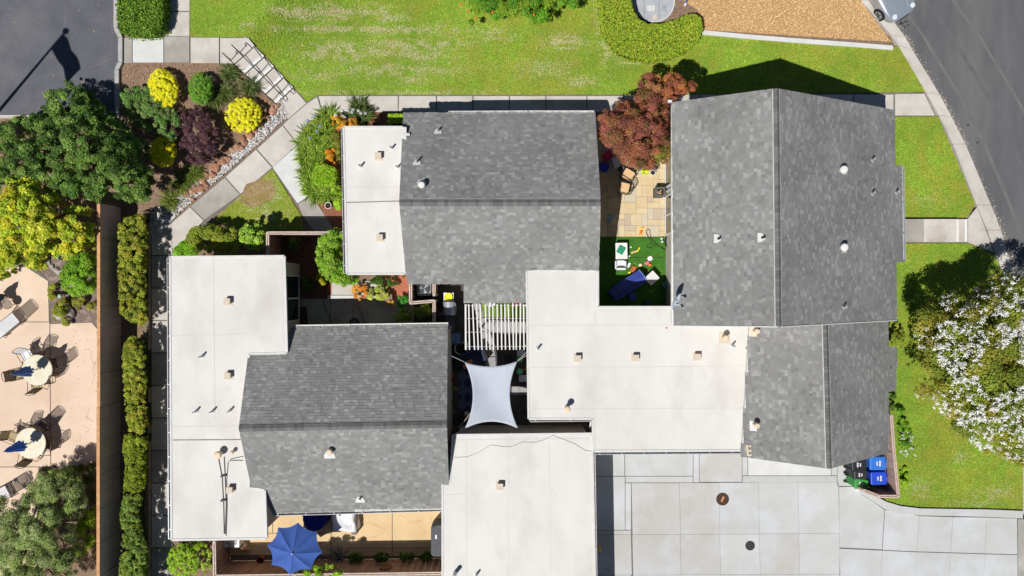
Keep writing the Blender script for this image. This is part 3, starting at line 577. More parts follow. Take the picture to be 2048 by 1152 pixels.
def window_x(root, X, y0, y1, z0, z1, face, panes=2, name='window'):        # window in a wall facing -x or +x
    m = MB(); t = 0.07; d = 0.05; xc = X+face*d/2; yc = (y0+y1)/2; w_ = y1-y0
    for z in (z0+t/2, z1-t/2): m.box(xc, yc, z-t/2, z+t/2, d, w_)
    for i in range(panes+1): yq = y0+t/2+(w_-t)*i/panes; m.box(xc+face*0.003, yq, z0+t, z1-t, d, t)
    o = obj(name, m, WHITE, root)
    for i in range(panes): a = y0+t+(w_-t)*i/panes; b = y0+(w_-t)*(i+1)/panes; obj('pane', MB().box(X+face*0.012, (a+b)/2, z0+t, z1-t, 0.014, b-a), GLASS, o)
    return o
def door_y(root, Y, x0, x1, z0, z1, face, mat=None, name='door'):
    m = MB().box((x0+x1)/2, Y+face*0.02, z0, z1, x1-x0, 0.04); return obj(name, m, mat or WHITE, root)
def blk(ro, px, py, z, w_, d, h, mat, name, rz=0.0): v = P(px, py, z); return obj(name, MB().box(v.x, v.y, z, z+h, w_, d, rz), mat, ro)
# right house: steep asymmetric gable and lower gabled wing
HR = thing('gabled_house', 'tall grey shingled house with steep ridge and lower gabled wing at right', 'house', (12.2, 0.0, 0))
zr, s_ = 7.6, 0.63; rA, rB = P(1553, 177, zr), P(1558, 653, zr)
pAL = plane3(rA, rB, P(1347, 430, 5.35)); pAR = plane3(rA, rB, P(1790, 430, 3.15))
aL = slope(HR, [(1345, 205), (1553, 177), (1558, 653), (1349, 651)], pAL, seed=1)
aR = slope(HR, [(1553, 177), (1788, 220), (1789, 331), (1802, 331), (1805, 523), (1792, 524), (1793, 640), (1558, 653)], pAR, seed=2)
ridge(aR, rA, rB, pAL, pAR, 0.115, 'ab', seed=4)
for nm, a, b, pl in (('rake_flashing', (1562, 653.5), (1793, 640.5), pAR), ('rake_flashing', (1350, 651.5), (1555, 653.5), pAL)): obj(nm, MB().tube([hit(*a, pl)+Vector((0, 0, 0.02)), hit(*b, pl)+Vector((0, 0, 0.02))], 0.028, 6), FASCIA, HR)
hA, hB = P(1651, 642, 5.45), P(1659, 937, 5.45); pHL = plane3(hA, hB, P(1487, 912, 3.6)); pHR = plane3(hA, hB, P(1776, 906, 3.0))
hL = slope(HR, [(1500, 640), (1651, 640), (1659, 937), (1483, 913)], pHL, 'wing_roof', seed=5)
hR = slope(HR, [(1651, 640), (1776, 636), (1776, 694), (1793, 694), (1793, 781), (1777, 783), (1777, 905), (1659, 937)], pHR, 'wing_roof', seed=6)
ridge(hR, P(1651.5, 645, 5.45), hB, pHL, pHR, 0.115, 'ab', seed=7)
xr = rA.x; yb, yt = rB.y+0.12, rA.y-0.25
gable(HR, [(7.65, -0.02), (7.65, zat(7.65, 3, pAL)-0.2), (xr, zr-0.22), (16.9, zat(16.9, 3, pAR)-0.2), (16.9, -0.02)], yb, yt, 'y')
gable(HR, [(10.75, -0.02), (10.75, zat(10.75, -4, pHL)-0.2), (hA.x+0.08, 5.2), (16.6, zat(16.6, -4, pHR)-0.25), (16.6, -0.02)], -7.1, yb-0.01, 'y')
window_x(HR, 7.65, 4.95, 6.35, 0.03, 2.1, -1, 1, 'sliding_door'); window_x(HR, 7.65, 2.6, 4.55, 0.03, 2.1, -1, 2, 'sliding_door'); window_x(HR, 7.65, 6.5, 7.4, 0.5, 1.9, -1, 1)
obj('downpipe', MB().tube([(7.6, 4.75, 0.02), (7.6, 4.75, 4.9)], 0.045, 8), FASCIA, HR)
a, b = hit(1346, 210, pAL), hit(1349, 648, pAL); e = b-a; m = MB(); c = (a+b)/2; m.box(c.x-0.05, c.y, c.z-0.17, c.z-0.03, 0.07, e.length); obj('eave_board', m, WHITE, HR)
v = hit(1340, 207, pAL); obj('gutter_outlet', MB().box(v.x, v.y+0.1, v.z-0.12, v.z, 0.16, 0.1), WHITE, HR)
a = hit(1803, 333, pAR); b = hit(1806, 521, pAR); gpart(HR, (1803.5, 333), (1806.5, 522), (a.z+b.z)/2+0.02, (1, 0), 0.1, hang=1.4, mat=GALV)
for px, py in ((1690, 338), (1691, 494)): v = hit(px-3, py+3, pAR); flashpipe(aR, px-3, py+4, pAR, 0.3, 0.2, 0.07); capvent(aR, px, py, v.z, 0.16, 0.42, WHITE)
for px, py in ((1743, 320), (1743, 387), (1791, 385), (1686, 614)): flashpipe(aR, px, py, pAR, 0.2, 0.3, 0.05, rot=1.57)
for px, py in ((1437, 477), (1525, 475)): flashpipe(aL, px, py, pAL, 0.36, 0.22, 0.04, BLK, rot=-1.57)
for px, py in ((1513, 663), (1513, 852)):
    v = hit(px-4, py, pHL); q = hit(px-4, py, pHL); n = pHL[0]; m = MB(); a = Vector((1, 0, -n.x/n.z)).normalized(); bb = n.cross(a); t = [v+a*x+bb*y for x, y in ((-.2, -.22), (.1, -.22), (.1, .22), (-.2, .22))]
    m.slabz([k+n*0.034 for k in t], [k+n*0.018 for k in t]); obj('vent_flashing', m, VCAP if py < 700 else FASCIA, hL); capvent(hL, px+3, py, v.z, 0.12, 0.5)
v = hit(1494, 900, pHL); m = MB(); m.box(v.x, v.y, v.z+0.02, v.z+0.06, 0.07, 0.5, 0.12)
for k in (-0.2, 0, 0.2): m.box(v.x+0.12, v.y+k, v.z+0.08, v.z+0.11, 0.16, 0.08)
obj('step_flashing', m, VCAP, hL)
# middle house: low gable with flat wing
HM = thing('gabled_house', 'low grey shingled house with flat white wing beside the red tree', 'house', (-1.5, 4.0, 0))
zr = 4.35; bA, bB = P(799, 405, zr), P(1201, 405, zr); pBT = plane3(bA, bB, P(1000, 226, 2.33)); pBB = plane3(bA, bB, P(1000, 541, 3.0))
bT = slope(HM, [(807, 226), (1190, 226), (1201, 405), (799, 405)], pBT, seed=8)
bBt = slope(HM, [(799, 405), (1201, 405), (1197, 545), (1054, 545), (1053, 605), (928, 605), (928, 567), (818, 567), (812, 548)], pBB, seed=9)
ridge(bBt, bA, bB, pBT, pBB, 0.15, 'a' if True else '', seed=10)
gable(HM, [(0.45, -0.02), (0.45, zat(0, 0.45, pBB)-0.2), (bA.y, zr-0.22), (7.75, zat(0, 7.75, pBT)-0.2), (7.75, -0.02)], -4.75, 3.68, 'x')
eR = flat(HM, [(687, 254), (806, 254), (811, 254), (811, 548), (694, 548)], 2.95, 'flat_roof')
a = [XY(694, 259, 2.7), XY(813, 259, 2.7), XY(813, 543, 2.7), XY(699, 543, 2.7)]; obj('wing_wall', MB().prism(a, -0.02, 2.705), STUCCO, HM)
seam(eR, [(692, 405), (801, 402)], 2.95, 0.05, DARKSEAM); seam(eR, [(692, 375), (801, 374)], 2.95, 0.02)
gpart(HM, (687, 256), (692, 546), 2.93, (-1, 0), 0.1, mat=GALV, hang=1.0)
a = hit(895, 227, pBT); gpart(HM, (897, 227), (1055, 226), a.z+0.02, (0, 1), 0.1); gpart(HM, (1057, 226), (1188, 226), a.z+0.02, (0, 1), 0.1)
blk(eR, 812, 269, 2.955, 0.34, 0.12, 0.02, FASCIA, 'edge_tab')
for px, py in ((783, 296), (721, 332), (795, 334)): pipe(eR, px, py, 2.95)
for px, py in ((756, 311), (759, 475)): boxvent(eR, px, py, 2.95)
flashpipe(bT, 876, 262, pBT, 0.34, 0.3); flashpipe(bT, 834, 324, pBT, 0.34, 0.4)
v = hit(846, 364, pBT); flashpipe(bT, 842, 364, pBT, 0.4, 0.1, 0.05, RUST, rot=0.3); capvent(bT, 843, 369, v.z, 0.15, 0.42, WHITE)
# left house: low gable and long flat wing
HL_ = thing('gabled_house', 'low grey shingled house with long flat white wing beside the narrow left walk', 'house', (-9.5, -5.5, 0))
zr = 4.25; cA, cB = P(478, 857, zr), P(893, 849, zr); pCT = plane3(cA, cB, P(740, 653, 2.4)); pCB = plane3(cA, cB, P(710, 1021, 2.4))
cT = slope(HL_, [(583, 657), (895, 651), (893, 849), (478, 857), (498, 700), (560, 700)], pCT, seed=11)
cBt = slope(HL_, [(478, 857), (893, 849), (897, 963), (895, 980), (884, 1016), (545, 1026), (520, 975), (503, 975)], pCB, seed=12)
ridge(cBt, cA, cB, pCT, pCB, 0.15, '', seed=13)
gable(HL_, [(-10.0, -0.02), (-10.0, zat(-7, -10.0, pCB)-0.2), (cA.y, zr-0.22), (-1.98, zat(-7, -1.98, pCT)-0.2), (-1.98, -0.02)], -11.9, -2.97, 'x')
dR = flat(HL_, [(340, 514), (569, 512), (574, 706), (498, 708), (498, 975), (530, 980), (533, 1077), (343, 1080)], 2.95, 'flat_roof')
a = [(-15.3, 1.2), (-10.56, 1.2), (-10.56, -3.0), (-11.4, -3.0), (-11.4, -11.2), (-15.3, -11.2)]; obj('wing_wall', MB().prism(a, -0.02, 2.705), STUCCO, HL_)
window_x(HL_, -10.56, -1.62, 0.62, 0.25, 2.35, 1, 2)
gpart(HL_, (340, 516), (343, 1078), 2.94, (-1, 0), 0.13, mat=GALV, hang=1.1)
a = hit(740, 654, pCT); gpart(HL_, (583, 655), (896, 650), a.z+0.03, (0, 1), 0.1, hang=1.2)
a = hit(710, 1021, pCB); gpart(HL_, (545, 1026), (884, 1017), a.z+0.02, (0, -1), 0.13, hang=1.3)
for q in ([(427, 514), (430, 836)], [(565, 520), (568, 700)]): seam(dR, q, 2.95, 0.02)
seam(dR, [(346, 853), (478, 852)], 2.95, 0.025); seam(dR, [(346, 880), (482, 879)], 2.95, 0.05, DARKSEAM); seam(dR, [(346, 672), (500, 668)], 2.95, 0.015)
for px, py in ((453, 603), (454, 752), (458, 981)): boxvent(dR, px, py, 2.95)
for px, py in ((403, 713), (391, 823), (424, 823), (459, 822)): pipe(dR, px, py, 2.95)
capvent(dR, 434, 911, 2.95, 0.17, 0.42); capvent(dR, 462, 906, 2.95, 0.09, 0.3)
CND = M('conduit', C(128, 122, 116), C(110, 104, 100), 8, rough=0.6)
def run(ro, pts, z, r=0.018, name='conduit', mat=CND): obj(name, MB().tube([P(*q, z+r+0.01) for q in pts], r, 6), mat, ro)
run(dR, [(437, 918), (444, 955), (447, 1010), (448, 1068)], 2.95); run(dR, [(448, 914), (450, 955), (452, 1010), (450, 1068)], 2.95); run(dR, [(486, 913), (462, 918), (456, 925), (453, 960), (454, 1010), (452, 1072)], 2.95, 0.014); run(dR, [(486, 921), (460, 921)], 2.95, 0.014)
for py in (951, 1000): blk(dR, 448, py, 2.95, 0.26, 0.07, 0.1, BLK, 'conduit_clamp', 0.2)
v = hit(659, 904, pCB); flashpipe(cBt, 659, 907, pCB, 0.5, 0.1, 0.06); capvent(cBt, 658, 905, v.z, 0.14, 0.36, VCAP)
flashpipe(cBt, 720, 997, pCB, 0.42, 0.3)
# flat-roofed wing between the houses
FR = thing('flat_roof_house', 'flat white roofed wing joined to the steep gabled house above the driveway', 'house', (5.5, -4.0, 0))
fz = 3.0; fR = flat(FR, [(1053, 541), (1196, 541), (1196, 614), (1349, 614), (1349, 652), (1503, 652), (1490, 901), (1187, 902), (1185, 838), (1057, 838)], fz, 'flat_roof')
a = [XY(1057, 546, fz), XY(1192, 546, fz), XY(1192, 620, fz), XY(1500, 620, fz), XY(1487, 894, fz), XY(1193, 894, fz), XY(1193, 830, fz), XY(1063, 830, fz)]; obj('wall', MB().prism(a, -0.02, fz-0.236), STUCCO, FR)
for q in ([(1060, 651), (1190, 650), (1348, 650)], [(1060, 735), (1250, 734), (1490, 732)], [(1066, 818), (1490, 816)], [(1190, 545), (1190, 650)], [(1196, 621), (1340, 619)], [(1190, 822), (1192, 900)]): seam(fR, q, fz, 0.018)
for px, py in ((1156, 717), (1272, 716), (1396, 714)): boxvent(fR, px, py, fz)
for px, py in ((1076, 697), (1465, 691), (1494, 698)): pipe(fR, px, py, fz)
capvent(fR, 1135, 819, fz, 0.14, 0.6); capvent(fR, 1453, 676, fz, 0.13, 0.5); blk(fR, 1449, 676, fz, 0.52, 0.5, 0.012, VBOX, 'vent_base')
gpart(FR, (1060, 838), (1182, 837), fz-0.02, (0, -1), 0.12, mat=GALV); gpart(FR, (1189, 903), (1486, 901), fz-0.02, (0, -1), 0.13, mat=GALV, hang=1.0)
blk(fR, 1333, 656, fz, 0.06, 0.05, 0.03, M('red_scrap', C(220, 40, 50)), 'red_scrap')
door_y(FR, XY(0, 894, fz)[1], 4.0, 8.8, 0.0, 2.2, -1, WHITE, 'garage_door')
# garage
GA = thing('flat_roof_garage', 'flat white roofed garage at the left of the driveway', 'garage', (0.3, -10.5, 0))
gz = 2.95; gR = flat(GA, [(906, 870), (1184, 867), (1190, 1152), (1192, 1330), (885, 1330), (885, 967), (899, 965)], gz, 'flat_roof')
a = [XY(912, 877, gz), XY(1178, 875, gz), XY(1186, 1320, gz), XY(892, 1320, gz), XY(892, 975, gz), XY(905, 972, gz)]; obj('wall', MB().prism(a, -0.02, gz-0.236), STUCCO, GA)
gpart(GA, (1184, 868), (1191, 1300), gz-0.02, (1, 0), 0.12, hang=1.0)
for q in ([(933, 880), (934, 1330)], [(1016, 880), (1018, 1330)], [(1099, 885), (1103, 1330)], [(912, 880), (1180, 877)], [(890, 990), (933, 987)]): seam(gR, q, gz, 0.018)
CBL = M('roof_cable', C(170, 166, 158), rough=0.7)
run(gR, [(908, 915), (934, 914), (955, 906), (982, 890), (1010, 894), (1024, 893), (1045, 884), (1068, 885), (1085, 881), (1105, 871), (1125, 878), (1150, 888), (1170, 901), (1186, 903)], gz, 0.007, 'roof_cable', CBL)
boxvent(gR, 1000, 974, gz); pipe(gR, 910, 1147, gz, 0.09, 0.55, False); pipe(gR, 953, 1150, gz)
v = P(1022, 862, 1.9); a = XY(912, 877, gz)[1]; m = MB(); m.box(XY(1022, 862, 2.0)[0], a+0.02, 1.75, 2.1, 0.14, 0.04); obj('wall_lamp', m, WHITE, GA)
obj('downpipe', MB().tube([XY(1181, 842, 2.6)+(2.7,), XY(1181, 856, 2.6)+(2.5,), XY(1181, 862, 1)+(0.05,)], 0.04, 8), WHITE, FR)
# satellite dish on the corner of the flat roof
DM = M('dish_grey', C(206, 216, 226), C(190, 200, 212), 4, rough=0.45)
fz_ = fz; fz = zat(P(1353, 604, 5.4).x, P(1353, 604, 5.4).y, pAL); b = P(1351, 603, fz+0.8); SD = thing('satellite_dish', 'pale grey satellite dish on the corner of the steep shingled roof', 'satellite dish', (b.x, b.y, fz))
bm = bmesh.new(); bmesh.ops.create_uvsphere(bm, u_segments=24, v_segments=24, radius=0.62); bmesh.ops.delete(bm, geom=[v for v in bm.verts if v.co.z > -0.44], context='VERTS')
mt = Matrix.Translation((b.x, b.y, fz+0.95)) @ Matrix.Rotation(math.radians(-25), 4, 'Z') @ Matrix.Rotation(math.radians(66), 4, 'Y') @ Matrix.Translation((0, 0, 0.5)) @ Matrix.Diagonal((0.8, 1, 1, 1)); bm.transform(mt)
m = MB(); bm.verts.index_update(); m.v = [tuple(v.co) for v in bm.verts]; m.f = [tuple(v.index for v in f.verts) for f in bm.faces]; bm.free(); o = obj('dish', m, DM, SD); so = o.modifiers.new('thickness', 'SOLIDIFY'); so.thickness = 0.02
obj('mast', MB().tube([(b.x+0.1, b.y-0.05, fz), (b.x+0.06, b.y-0.05, fz+0.65), (b.x, b.y, fz+0.92)], 0.03, 8), DM, SD)
e = P(1364, 611, fz+1.0); obj('feed_arm', MB().tube([(b.x, b.y-0.1, fz+0.75), tuple(e)], 0.025, 8), DM, SD); obj('feed_horn', MB().box(e.x, e.y, e.z-0.05, e.z+0.05, 0.08, 0.12, 0.6), BLK, SD)
# ---------------------------------------------------------------- trees, shrubs, hedges
GRN = [C(96, 130, 40), C(70, 105, 34), C(120, 150, 60), C(52, 84, 30)]
EVG = [C(112, 146, 58), C(84, 122, 46), C(66, 106, 44), C(134, 164, 76), C(54, 90, 40), C(140, 158, 84)]
YELB = [C(255, 240, 30), C(250, 230, 24), C(255, 248, 80), C(236, 220, 30)]
LIME = [C(170, 205, 50), C(140, 185, 36), C(190, 216, 76), C(110, 158, 30)]
OLV = [C(164, 178, 112), C(136, 154, 90), C(184, 196, 138), C(108, 128, 70), C(150, 172, 76)]
PURP = [C(98, 70, 80), C(80, 56, 66), C(122, 92, 98), C(104, 66, 66)]
REDT = [C(146, 78, 76), C(120, 60, 68), C(172, 102, 80), C(160, 118, 72), C(130, 124, 66), C(136, 70, 72), C(178, 112, 70)]
t = plant('evergreen_tree', 'large dark green evergreen tree leaning over the lot corner at left', 'tree', [(-30, 262), (30, 235), (85, 225), (82, 190), (100, 168), (135, 162), (180, 178), (200, 205), (232, 232), (262, 262), (300, 295), (304, 335), (306, 380), (298, 402), (270, 405), (225, 400), (205, 405), (170, 398), (120, 395), (60, 365), (-30, 370)], 0.6, 3.4, 460, 0.25, 88000, 0.085, EVG, (215, 330), 0.16, n=26, trunk='trunk', part='crown', asp=0.6, fill=0.35, clvar=0.38, flat=1.6, zj=0.62)
t = plant('deciduous_tree', 'yellow green tree with golden leaves leaning over the pool deck at left', 'tree', [(-30, 360), (20, 352), (60, 348), (72, 340), (90, 372), (120, 385), (125, 405), (180, 415), (190, 450), (186, 485), (160, 502), (130, 520), (100, 515), (95, 535), (62, 540), (48, 525), (30, 548), (-30, 575)], 1.2, 3.4, 300, 0.24, 42000, 0.10, [C(204, 214, 56), C(168, 198, 50), C(230, 208, 60), C(134, 174, 44), C(232, 226, 90), C(120, 158, 40)], (90, 455), 0.11, n=18, trunk='trunk', part='crown', asp=0.7, fill=0.3, clvar=0.22, flat=1.7)
t = plant('olive_tree', 'grey green olive tree over the pool deck at the lower left corner', 'tree', [(-30, 1000), (0, 985), (30, 1000), (55, 975), (80, 945), (120, 935), (140, 930), (170, 965), (178, 1000), (170, 1020), (150, 1050), (155, 1080), (168, 1120), (150, 1152), (120, 1200), (-30, 1200)], 1.2, 3.4, 340, 0.28, 76000, 0.09, OLV, (60, 1075), 0.12, n=24, trunk='trunk', part='crown', asp=0.35, fill=0.3, clvar=0.32, flat=1.6, zj=0.65)
t = plant('plum_tree', 'reddish purple leaved tree between the low house and the tall house', 'tree', [(1196, 235), (1215, 215), (1228, 222), (1235, 205), (1268, 200), (1278, 175), (1273, 155), (1300, 146), (1320, 152), (1335, 158), (1345, 145), (1362, 152), (1390, 168), (1396, 178), (1370, 188), (1350, 198), (1342, 210), (1344, 300), (1340, 318), (1325, 330), (1290, 342), (1262, 335), (1240, 322), (1225, 300), (1205, 285), (1194, 265)], 2.0, 5.6, 260, 0.27, 52000, 0.075, REDT, (1268, 262), 0.13, n=24, trunk='trunk', part='crown', asp=0.6, fill=0.3, clvar=0.36, flat=1.6, zj=0.68)
crown(t, [(1318, 158), (1345, 145), (1390, 166), (1396, 178), (1350, 196), (1322, 188)], 3.6, 4.6, 24, 0.25, 5000, 0.075, [C(160, 92, 68), C(146, 76, 66), C(186, 126, 66), C(150, 110, 64)], 'upper_crown', flat=1.4)
crown(t, [(1290, 255), (1345, 240), (1344, 305), (1325, 328), (1290, 338)], 1.8, 3.4, 26, 0.35, 6000, 0.075, [C(150, 150, 70), C(120, 130, 50), C(170, 150, 70)], 'lower_crown', flat=1.4)
MYR = [(2060, 535), (2030, 538), (1990, 545), (1960, 568), (1935, 590), (1900, 582), (1862, 600), (1832, 620), (1826, 660), (1838, 690), (1834, 720), (1850, 745), (1836, 765), (1830, 790), (1862, 800), (1870, 818), (1900, 838), (1905, 858), (1925, 870), (1945, 885), (1965, 905), (2000, 918), (2040, 930), (2100, 930), (2100, 540)]
t = plant('crape_myrtle', 'round tree covered in white blossom beside the right hand lawn', 'tree', MYR, 1.8, 5.3, 260, 0.42, 60000, 0.10, [C(140, 158, 54), C(116, 142, 50), C(156, 150, 58), C(98, 126, 42), C(170, 152, 64)], (1990, 735), 0.13, n=26, trunk='trunk', part='crown', asp=0.6, fill=0.3, clvar=0.25, flat=1.8)
# blossom clusters on the crown
x, y = sample(MYR, 860); d = edgedist(MYR, x, y); q = np.clip(d/d.max(), 0, 1); keep = vnoise(x, y, 45, 99) > 0.32; x, y, q = x[keep], y[keep], q[keep]
z = 1.9+3.5*(1-(1-q)**1.8)**(1/1.8)*rng.uniform(0.92, 1.02, len(x))+0.18; cx_, cy_, cz_ = pix(x, y, z); k = np.repeat(np.arange(len(x)), 15); o = rng.normal(0, 0.055, (len(k), 3))
leafmesh('blossom', np.stack([cx_, cy_, cz_], 1)[k]+o, o*8+np.array([0, 0, 0.8]), 0.066, palette([C(250, 247, 238), C(240, 236, 228), C(254, 252, 246)], len(k)), LEAF, t, 0.8, kind='stuff')
plant('orange_tree', 'leafy green tree with orange fruit at the top edge of the lawn', 'tree', [(880, -40), (885, 5), (905, 20), (920, 12), (930, 45), (945, 50), (965, 28), (990, 40), (1010, 35), (1035, 50), (1060, 52), (1085, 45), (1110, 30), (1120, 12), (1150, 18), (1158, 0), (1160, -40)], 0.8, 2.4, 80, 0.3, 17000, 0.095, [C(100, 160, 40), C(70, 130, 34), C(130, 178, 56), C(150, 170, 50)], (1020, -20), 0.1, n=12, trunk='trunk', part='crown', asp=0.55, flat=1.6)
OT = bpy.data.objects['orange_tree']
for px, py in ((921, 8), (952, 36), (937, 22), (1003, 12), (1040, 18), (1068, 30), (1092, 10), (985, 25)):
    v = P(px, py, 2.0); obj('orange', MB().lathe(v.x, v.y, [(0.01, 1.96), (0.045, 1.98), (0.06, 2.02), (0.045, 2.06), (0.01, 2.08)], 10), M('orange_peel', C(236, 130, 40), rough=0.5), OT)
# hedges
clipped('clipped_hedge', 'boxy dark green hedge between parking lot and sidewalk at top left', 'hedge', [(232, -60), (322, -60), (323, 20), (318, 55), (300, 66), (262, 66), (236, 62), (231, 30)], HT, HT+0.95, 9000, 0.10, [C(130, 165, 50), C(96, 140, 40), C(70, 112, 30), C(150, 180, 70)], rough=0.10)
CH_ = [(1197, -60), (1199, 40), (1210, 70), (1232, 98), (1265, 114), (1300, 119), (1340, 114), (1375, 100), (1398, 80), (1408, 55), (1404, 34), (1392, 25), (1375, 27), (1350, 38), (1325, 45), (1300, 46), (1280, 38), (1268, 20), (1264, 0), (1266, -60)]
clipped('clipped_hedge', 'curved horseshoe hedge round the utility slab at the top', 'hedge', CH_, 0, 0.9, 17000, 0.085, [C(160, 190, 50), C(130, 168, 40), C(106, 146, 34), C(180, 196, 70), C(190, 180, 70)], side=0.3, rough=0.05)
def bush(lab, poly, h, n, size, pal, nm='shrub', cat='shrub', rcl=0.16, ncl=40, z0=0.1, base=None, group=None, **kw): return plant(nm, lab, cat, poly, z0, h, ncl, rcl, n, size, pal, base, 0.02, group, n=5, **kw)
def dome(lab, cx_, cy_, rx, ry_, h, n, size, pal, a=0.0, **kw): return bush(lab, ell(cx_, cy_, rx, ry_, 24, 0.03, a), h, n, size, pal, ncl=300, rcl=0.085, fill=0.1, flat=2.4, up=0.8, clvar=0.06, jit=0.3, **kw)
for lab, cx_, cy_, rx, ry_, a in (('tall oval golden yellow shrub on the bank beside the green shrub', 327, 177, 31, 41, -0.25), ('round golden yellow shrub on the bank nearest the steps', 487, 230, 37, 36, 0), ('small golden yellow shrub half under the evergreen tree', 327, 303, 27, 32, 0)): dome(lab, cx_, cy_, rx, ry_, 0.85, 11000, 0.06, YELB, a, nm='golden_shrub')
dome('fresh green rounded shrub between two golden shrubs on the bank', 402, 177, 25, 33, 0.8, 4500, 0.07, [C(110, 160, 44), C(80, 132, 32), C(130, 176, 60)], nm='green_shrub')
bush('dark purple leaved shrub in the middle of the planted bank', [(350, 232), (362, 215), (390, 210), (420, 222), (432, 250), (440, 270), (436, 300), (420, 325), (395, 332), (372, 325), (358, 300), (352, 280), (342, 268)], 1.1, 15000, 0.075, PURP, nm='purple_shrub', ncl=120, rcl=0.18, z0=0.3)
bush('sprawling juniper with bare twigs beside the lot kerb', [(242, 182), (270, 172), (295, 175), (320, 200), (340, 215), (360, 225), (362, 262), (345, 285), (310, 268), (280, 258), (252, 235), (240, 205)], 0.75, 13000, 0.08, [C(104, 150, 66), C(80, 124, 54), C(130, 166, 86), C(146, 162, 100)], nm='juniper_shrub', ncl=110, rcl=0.18, z0=0.3)
JN = bpy.data.objects['juniper_shrub']
for _ in range(26):
    px, py = random.uniform(245, 350), random.uniform(180, 270); a = PG(px, py, 0.45); b = a+Vector((random.uniform(-.5, .5), random.uniform(-.5, .5), random.uniform(-.05, .12))); c = (a+b)/2+Vector((random.uniform(-.1, .1), random.uniform(-.1, .1), 0.05)); obj('twig', MB().tube([a, c, b], [0.014, 0.01, 0.005], 5), M('dead_twig', C(200, 190, 170), C(170, 160, 140), 10), JN)
def clump(lab, px, py, n, L, wd, pal, nb=3, sp=0.12, nm='grass_clump', cat='plant', group=None, elev=(30, 80), droop=0.5):
    v = PG(px, py); t = thing(nm, lab, cat, tuple(v), group); bs = [(v.x+random.uniform(-sp, sp), v.y+random.uniform(-sp, sp), v.z) for _ in range(nb)]; blades(t, 'leaves', bs, n, L, wd, pal, elev, droop); return t
FLX = [C(110, 130, 60), C(84, 104, 46), C(140, 152, 86), C(66, 86, 40)]
for lab, px, py in (('spiky green grass clump right beside the upper steps', 462, 152), ('spiky grass clump between green shrub and round golden shrub', 452, 188), ('spiky grass clump beside the middle of the steps', 500, 180), ('pale spiky grass clump just below the green shrub', 428, 200)): clump(lab, px, py, 90, 0.75, 0.035, FLX, 3)
for lab, px, py in (('grassy clump behind the rocks below the purple shrub', 392, 345), ('grassy clump beside the pebbles at the lower end of the rocks', 345, 400), ('grassy clump in the shade under the evergreen tree', 362, 368)): clump(lab, px, py, 80, 0.7, 0.04, [C(120, 140, 50), C(90, 116, 40), C(150, 156, 70)], 3)
# hedge rows along the left fence
HD = [C(166, 180, 60), C(136, 158, 50), C(190, 194, 84), C(108, 134, 42), C(208, 190, 76)]
for lab, poly, pal in (('upper hedge section behind the left fence with golden tips', [(238, 440), (290, 425), (296, 470), (292, 560), (296, 640), (285, 652), (262, 645), (240, 625), (236, 560), (235, 500)], HD), ('middle hedge section behind the left fence beside the walk', [(262, 672), (285, 675), (292, 700), (294, 760), (290, 800), (297, 850), (288, 872), (256, 860), (250, 800), (245, 720), (248, 690)], HD),
                       ('shaded lower hedge section behind the left fence', [(250, 868), (296, 870), (293, 920), (292, 960), (285, 985), (248, 985), (252, 930), (246, 900)], [C(150, 168, 50), C(116, 138, 42), C(170, 180, 62)]), ('lowest hedge section behind the left fence at the picture edge', [(248, 990), (290, 985), (280, 1020), (285, 1060), (298, 1110), (296, 1200), (236, 1200), (240, 1130), (246, 1070), (240, 1030)], [C(128, 160, 72), C(100, 134, 56), C(156, 180, 94), C(170, 176, 60)])):
    hb = bush(lab, poly, 1.6, 24000, 0.10, pal, nm='hedge', cat='hedge', ncl=330, rcl=0.14, flat=3.0, asp=0.35, z0=0.6, clvar=0.3, zj=0.72, jit=0.55)
    pc = [XY(*q, 0.9) for q in poly]; cxh = sum(p[0] for p in pc)/len(pc); cyh = sum(p[1] for p in pc)/len(pc); obj('filler_core', MB().prism([(cxh+(p[0]-cxh)*0.5, cyh+(p[1]-cyh)*0.94) for p in pc], 0.0, 1.05), M('hedge_core', C(40, 60, 20), C(25, 35, 14), 14, rough=1, bump=0.8), hb)  # solid block added inside the hedge to stop light leaking through the leaves
# pool side planting
bush('leafy green shrub against the pool side of the left fence', [(120, 545), (135, 520), (165, 500), (192, 505), (193, 560), (190, 588), (165, 592), (140, 590), (122, 570)], 1.4, 13000, 0.10, [C(130, 176, 44), C(100, 150, 40), C(160, 196, 60)], ncl=110, rcl=0.2, z0=0.4)
bush('low yellow green ground cover at the corner of the pool planting', [(98, 565), (112, 560), (122, 590), (135, 600), (150, 640), (135, 652), (112, 645), (102, 625), (96, 590)], 0.45, 8000, 0.07, [C(170, 176, 60), C(140, 152, 50), C(120, 156, 44), C(190, 180, 80)], ncl=30, rcl=0.16, nm='ground_cover')
bush('olive ground cover between the pool shrub and the fence', [(140, 595), (190, 590), (193, 618), (180, 622), (150, 620)], 0.4, 6000, 0.06, [C(160, 160, 60), C(130, 136, 56), C(180, 176, 90)], ncl=24, rcl=0.14, nm='ground_cover')
bush('yellowish shrub beside the fence under the golden tree', [(140, 485), (192, 478), (193, 505), (170, 512), (140, 515)], 0.9, 6000, 0.09, [C(170, 180, 60), C(140, 156, 50), C(190, 190, 90)], ncl=24, rcl=0.18)
bush('bright green ground cover beside the fence behind the olive tree', [(165, 1020), (195, 1010), (197, 1105), (140, 1112), (150, 1060)], 0.5, 5000, 0.08, [C(150, 185, 40), C(120, 160, 36), C(170, 190, 60)], ncl=40, rcl=0.2, nm='ground_cover')
bush('dark green shrub in the shade of the fence above the olive tree', [(85, 940), (150, 930), (193, 925), (196, 1010), (170, 1010), (90, 975)], 0.6, 5000, 0.09, [C(70, 96, 36), C(90, 112, 40), C(110, 96, 50)], ncl=40, rcl=0.2)
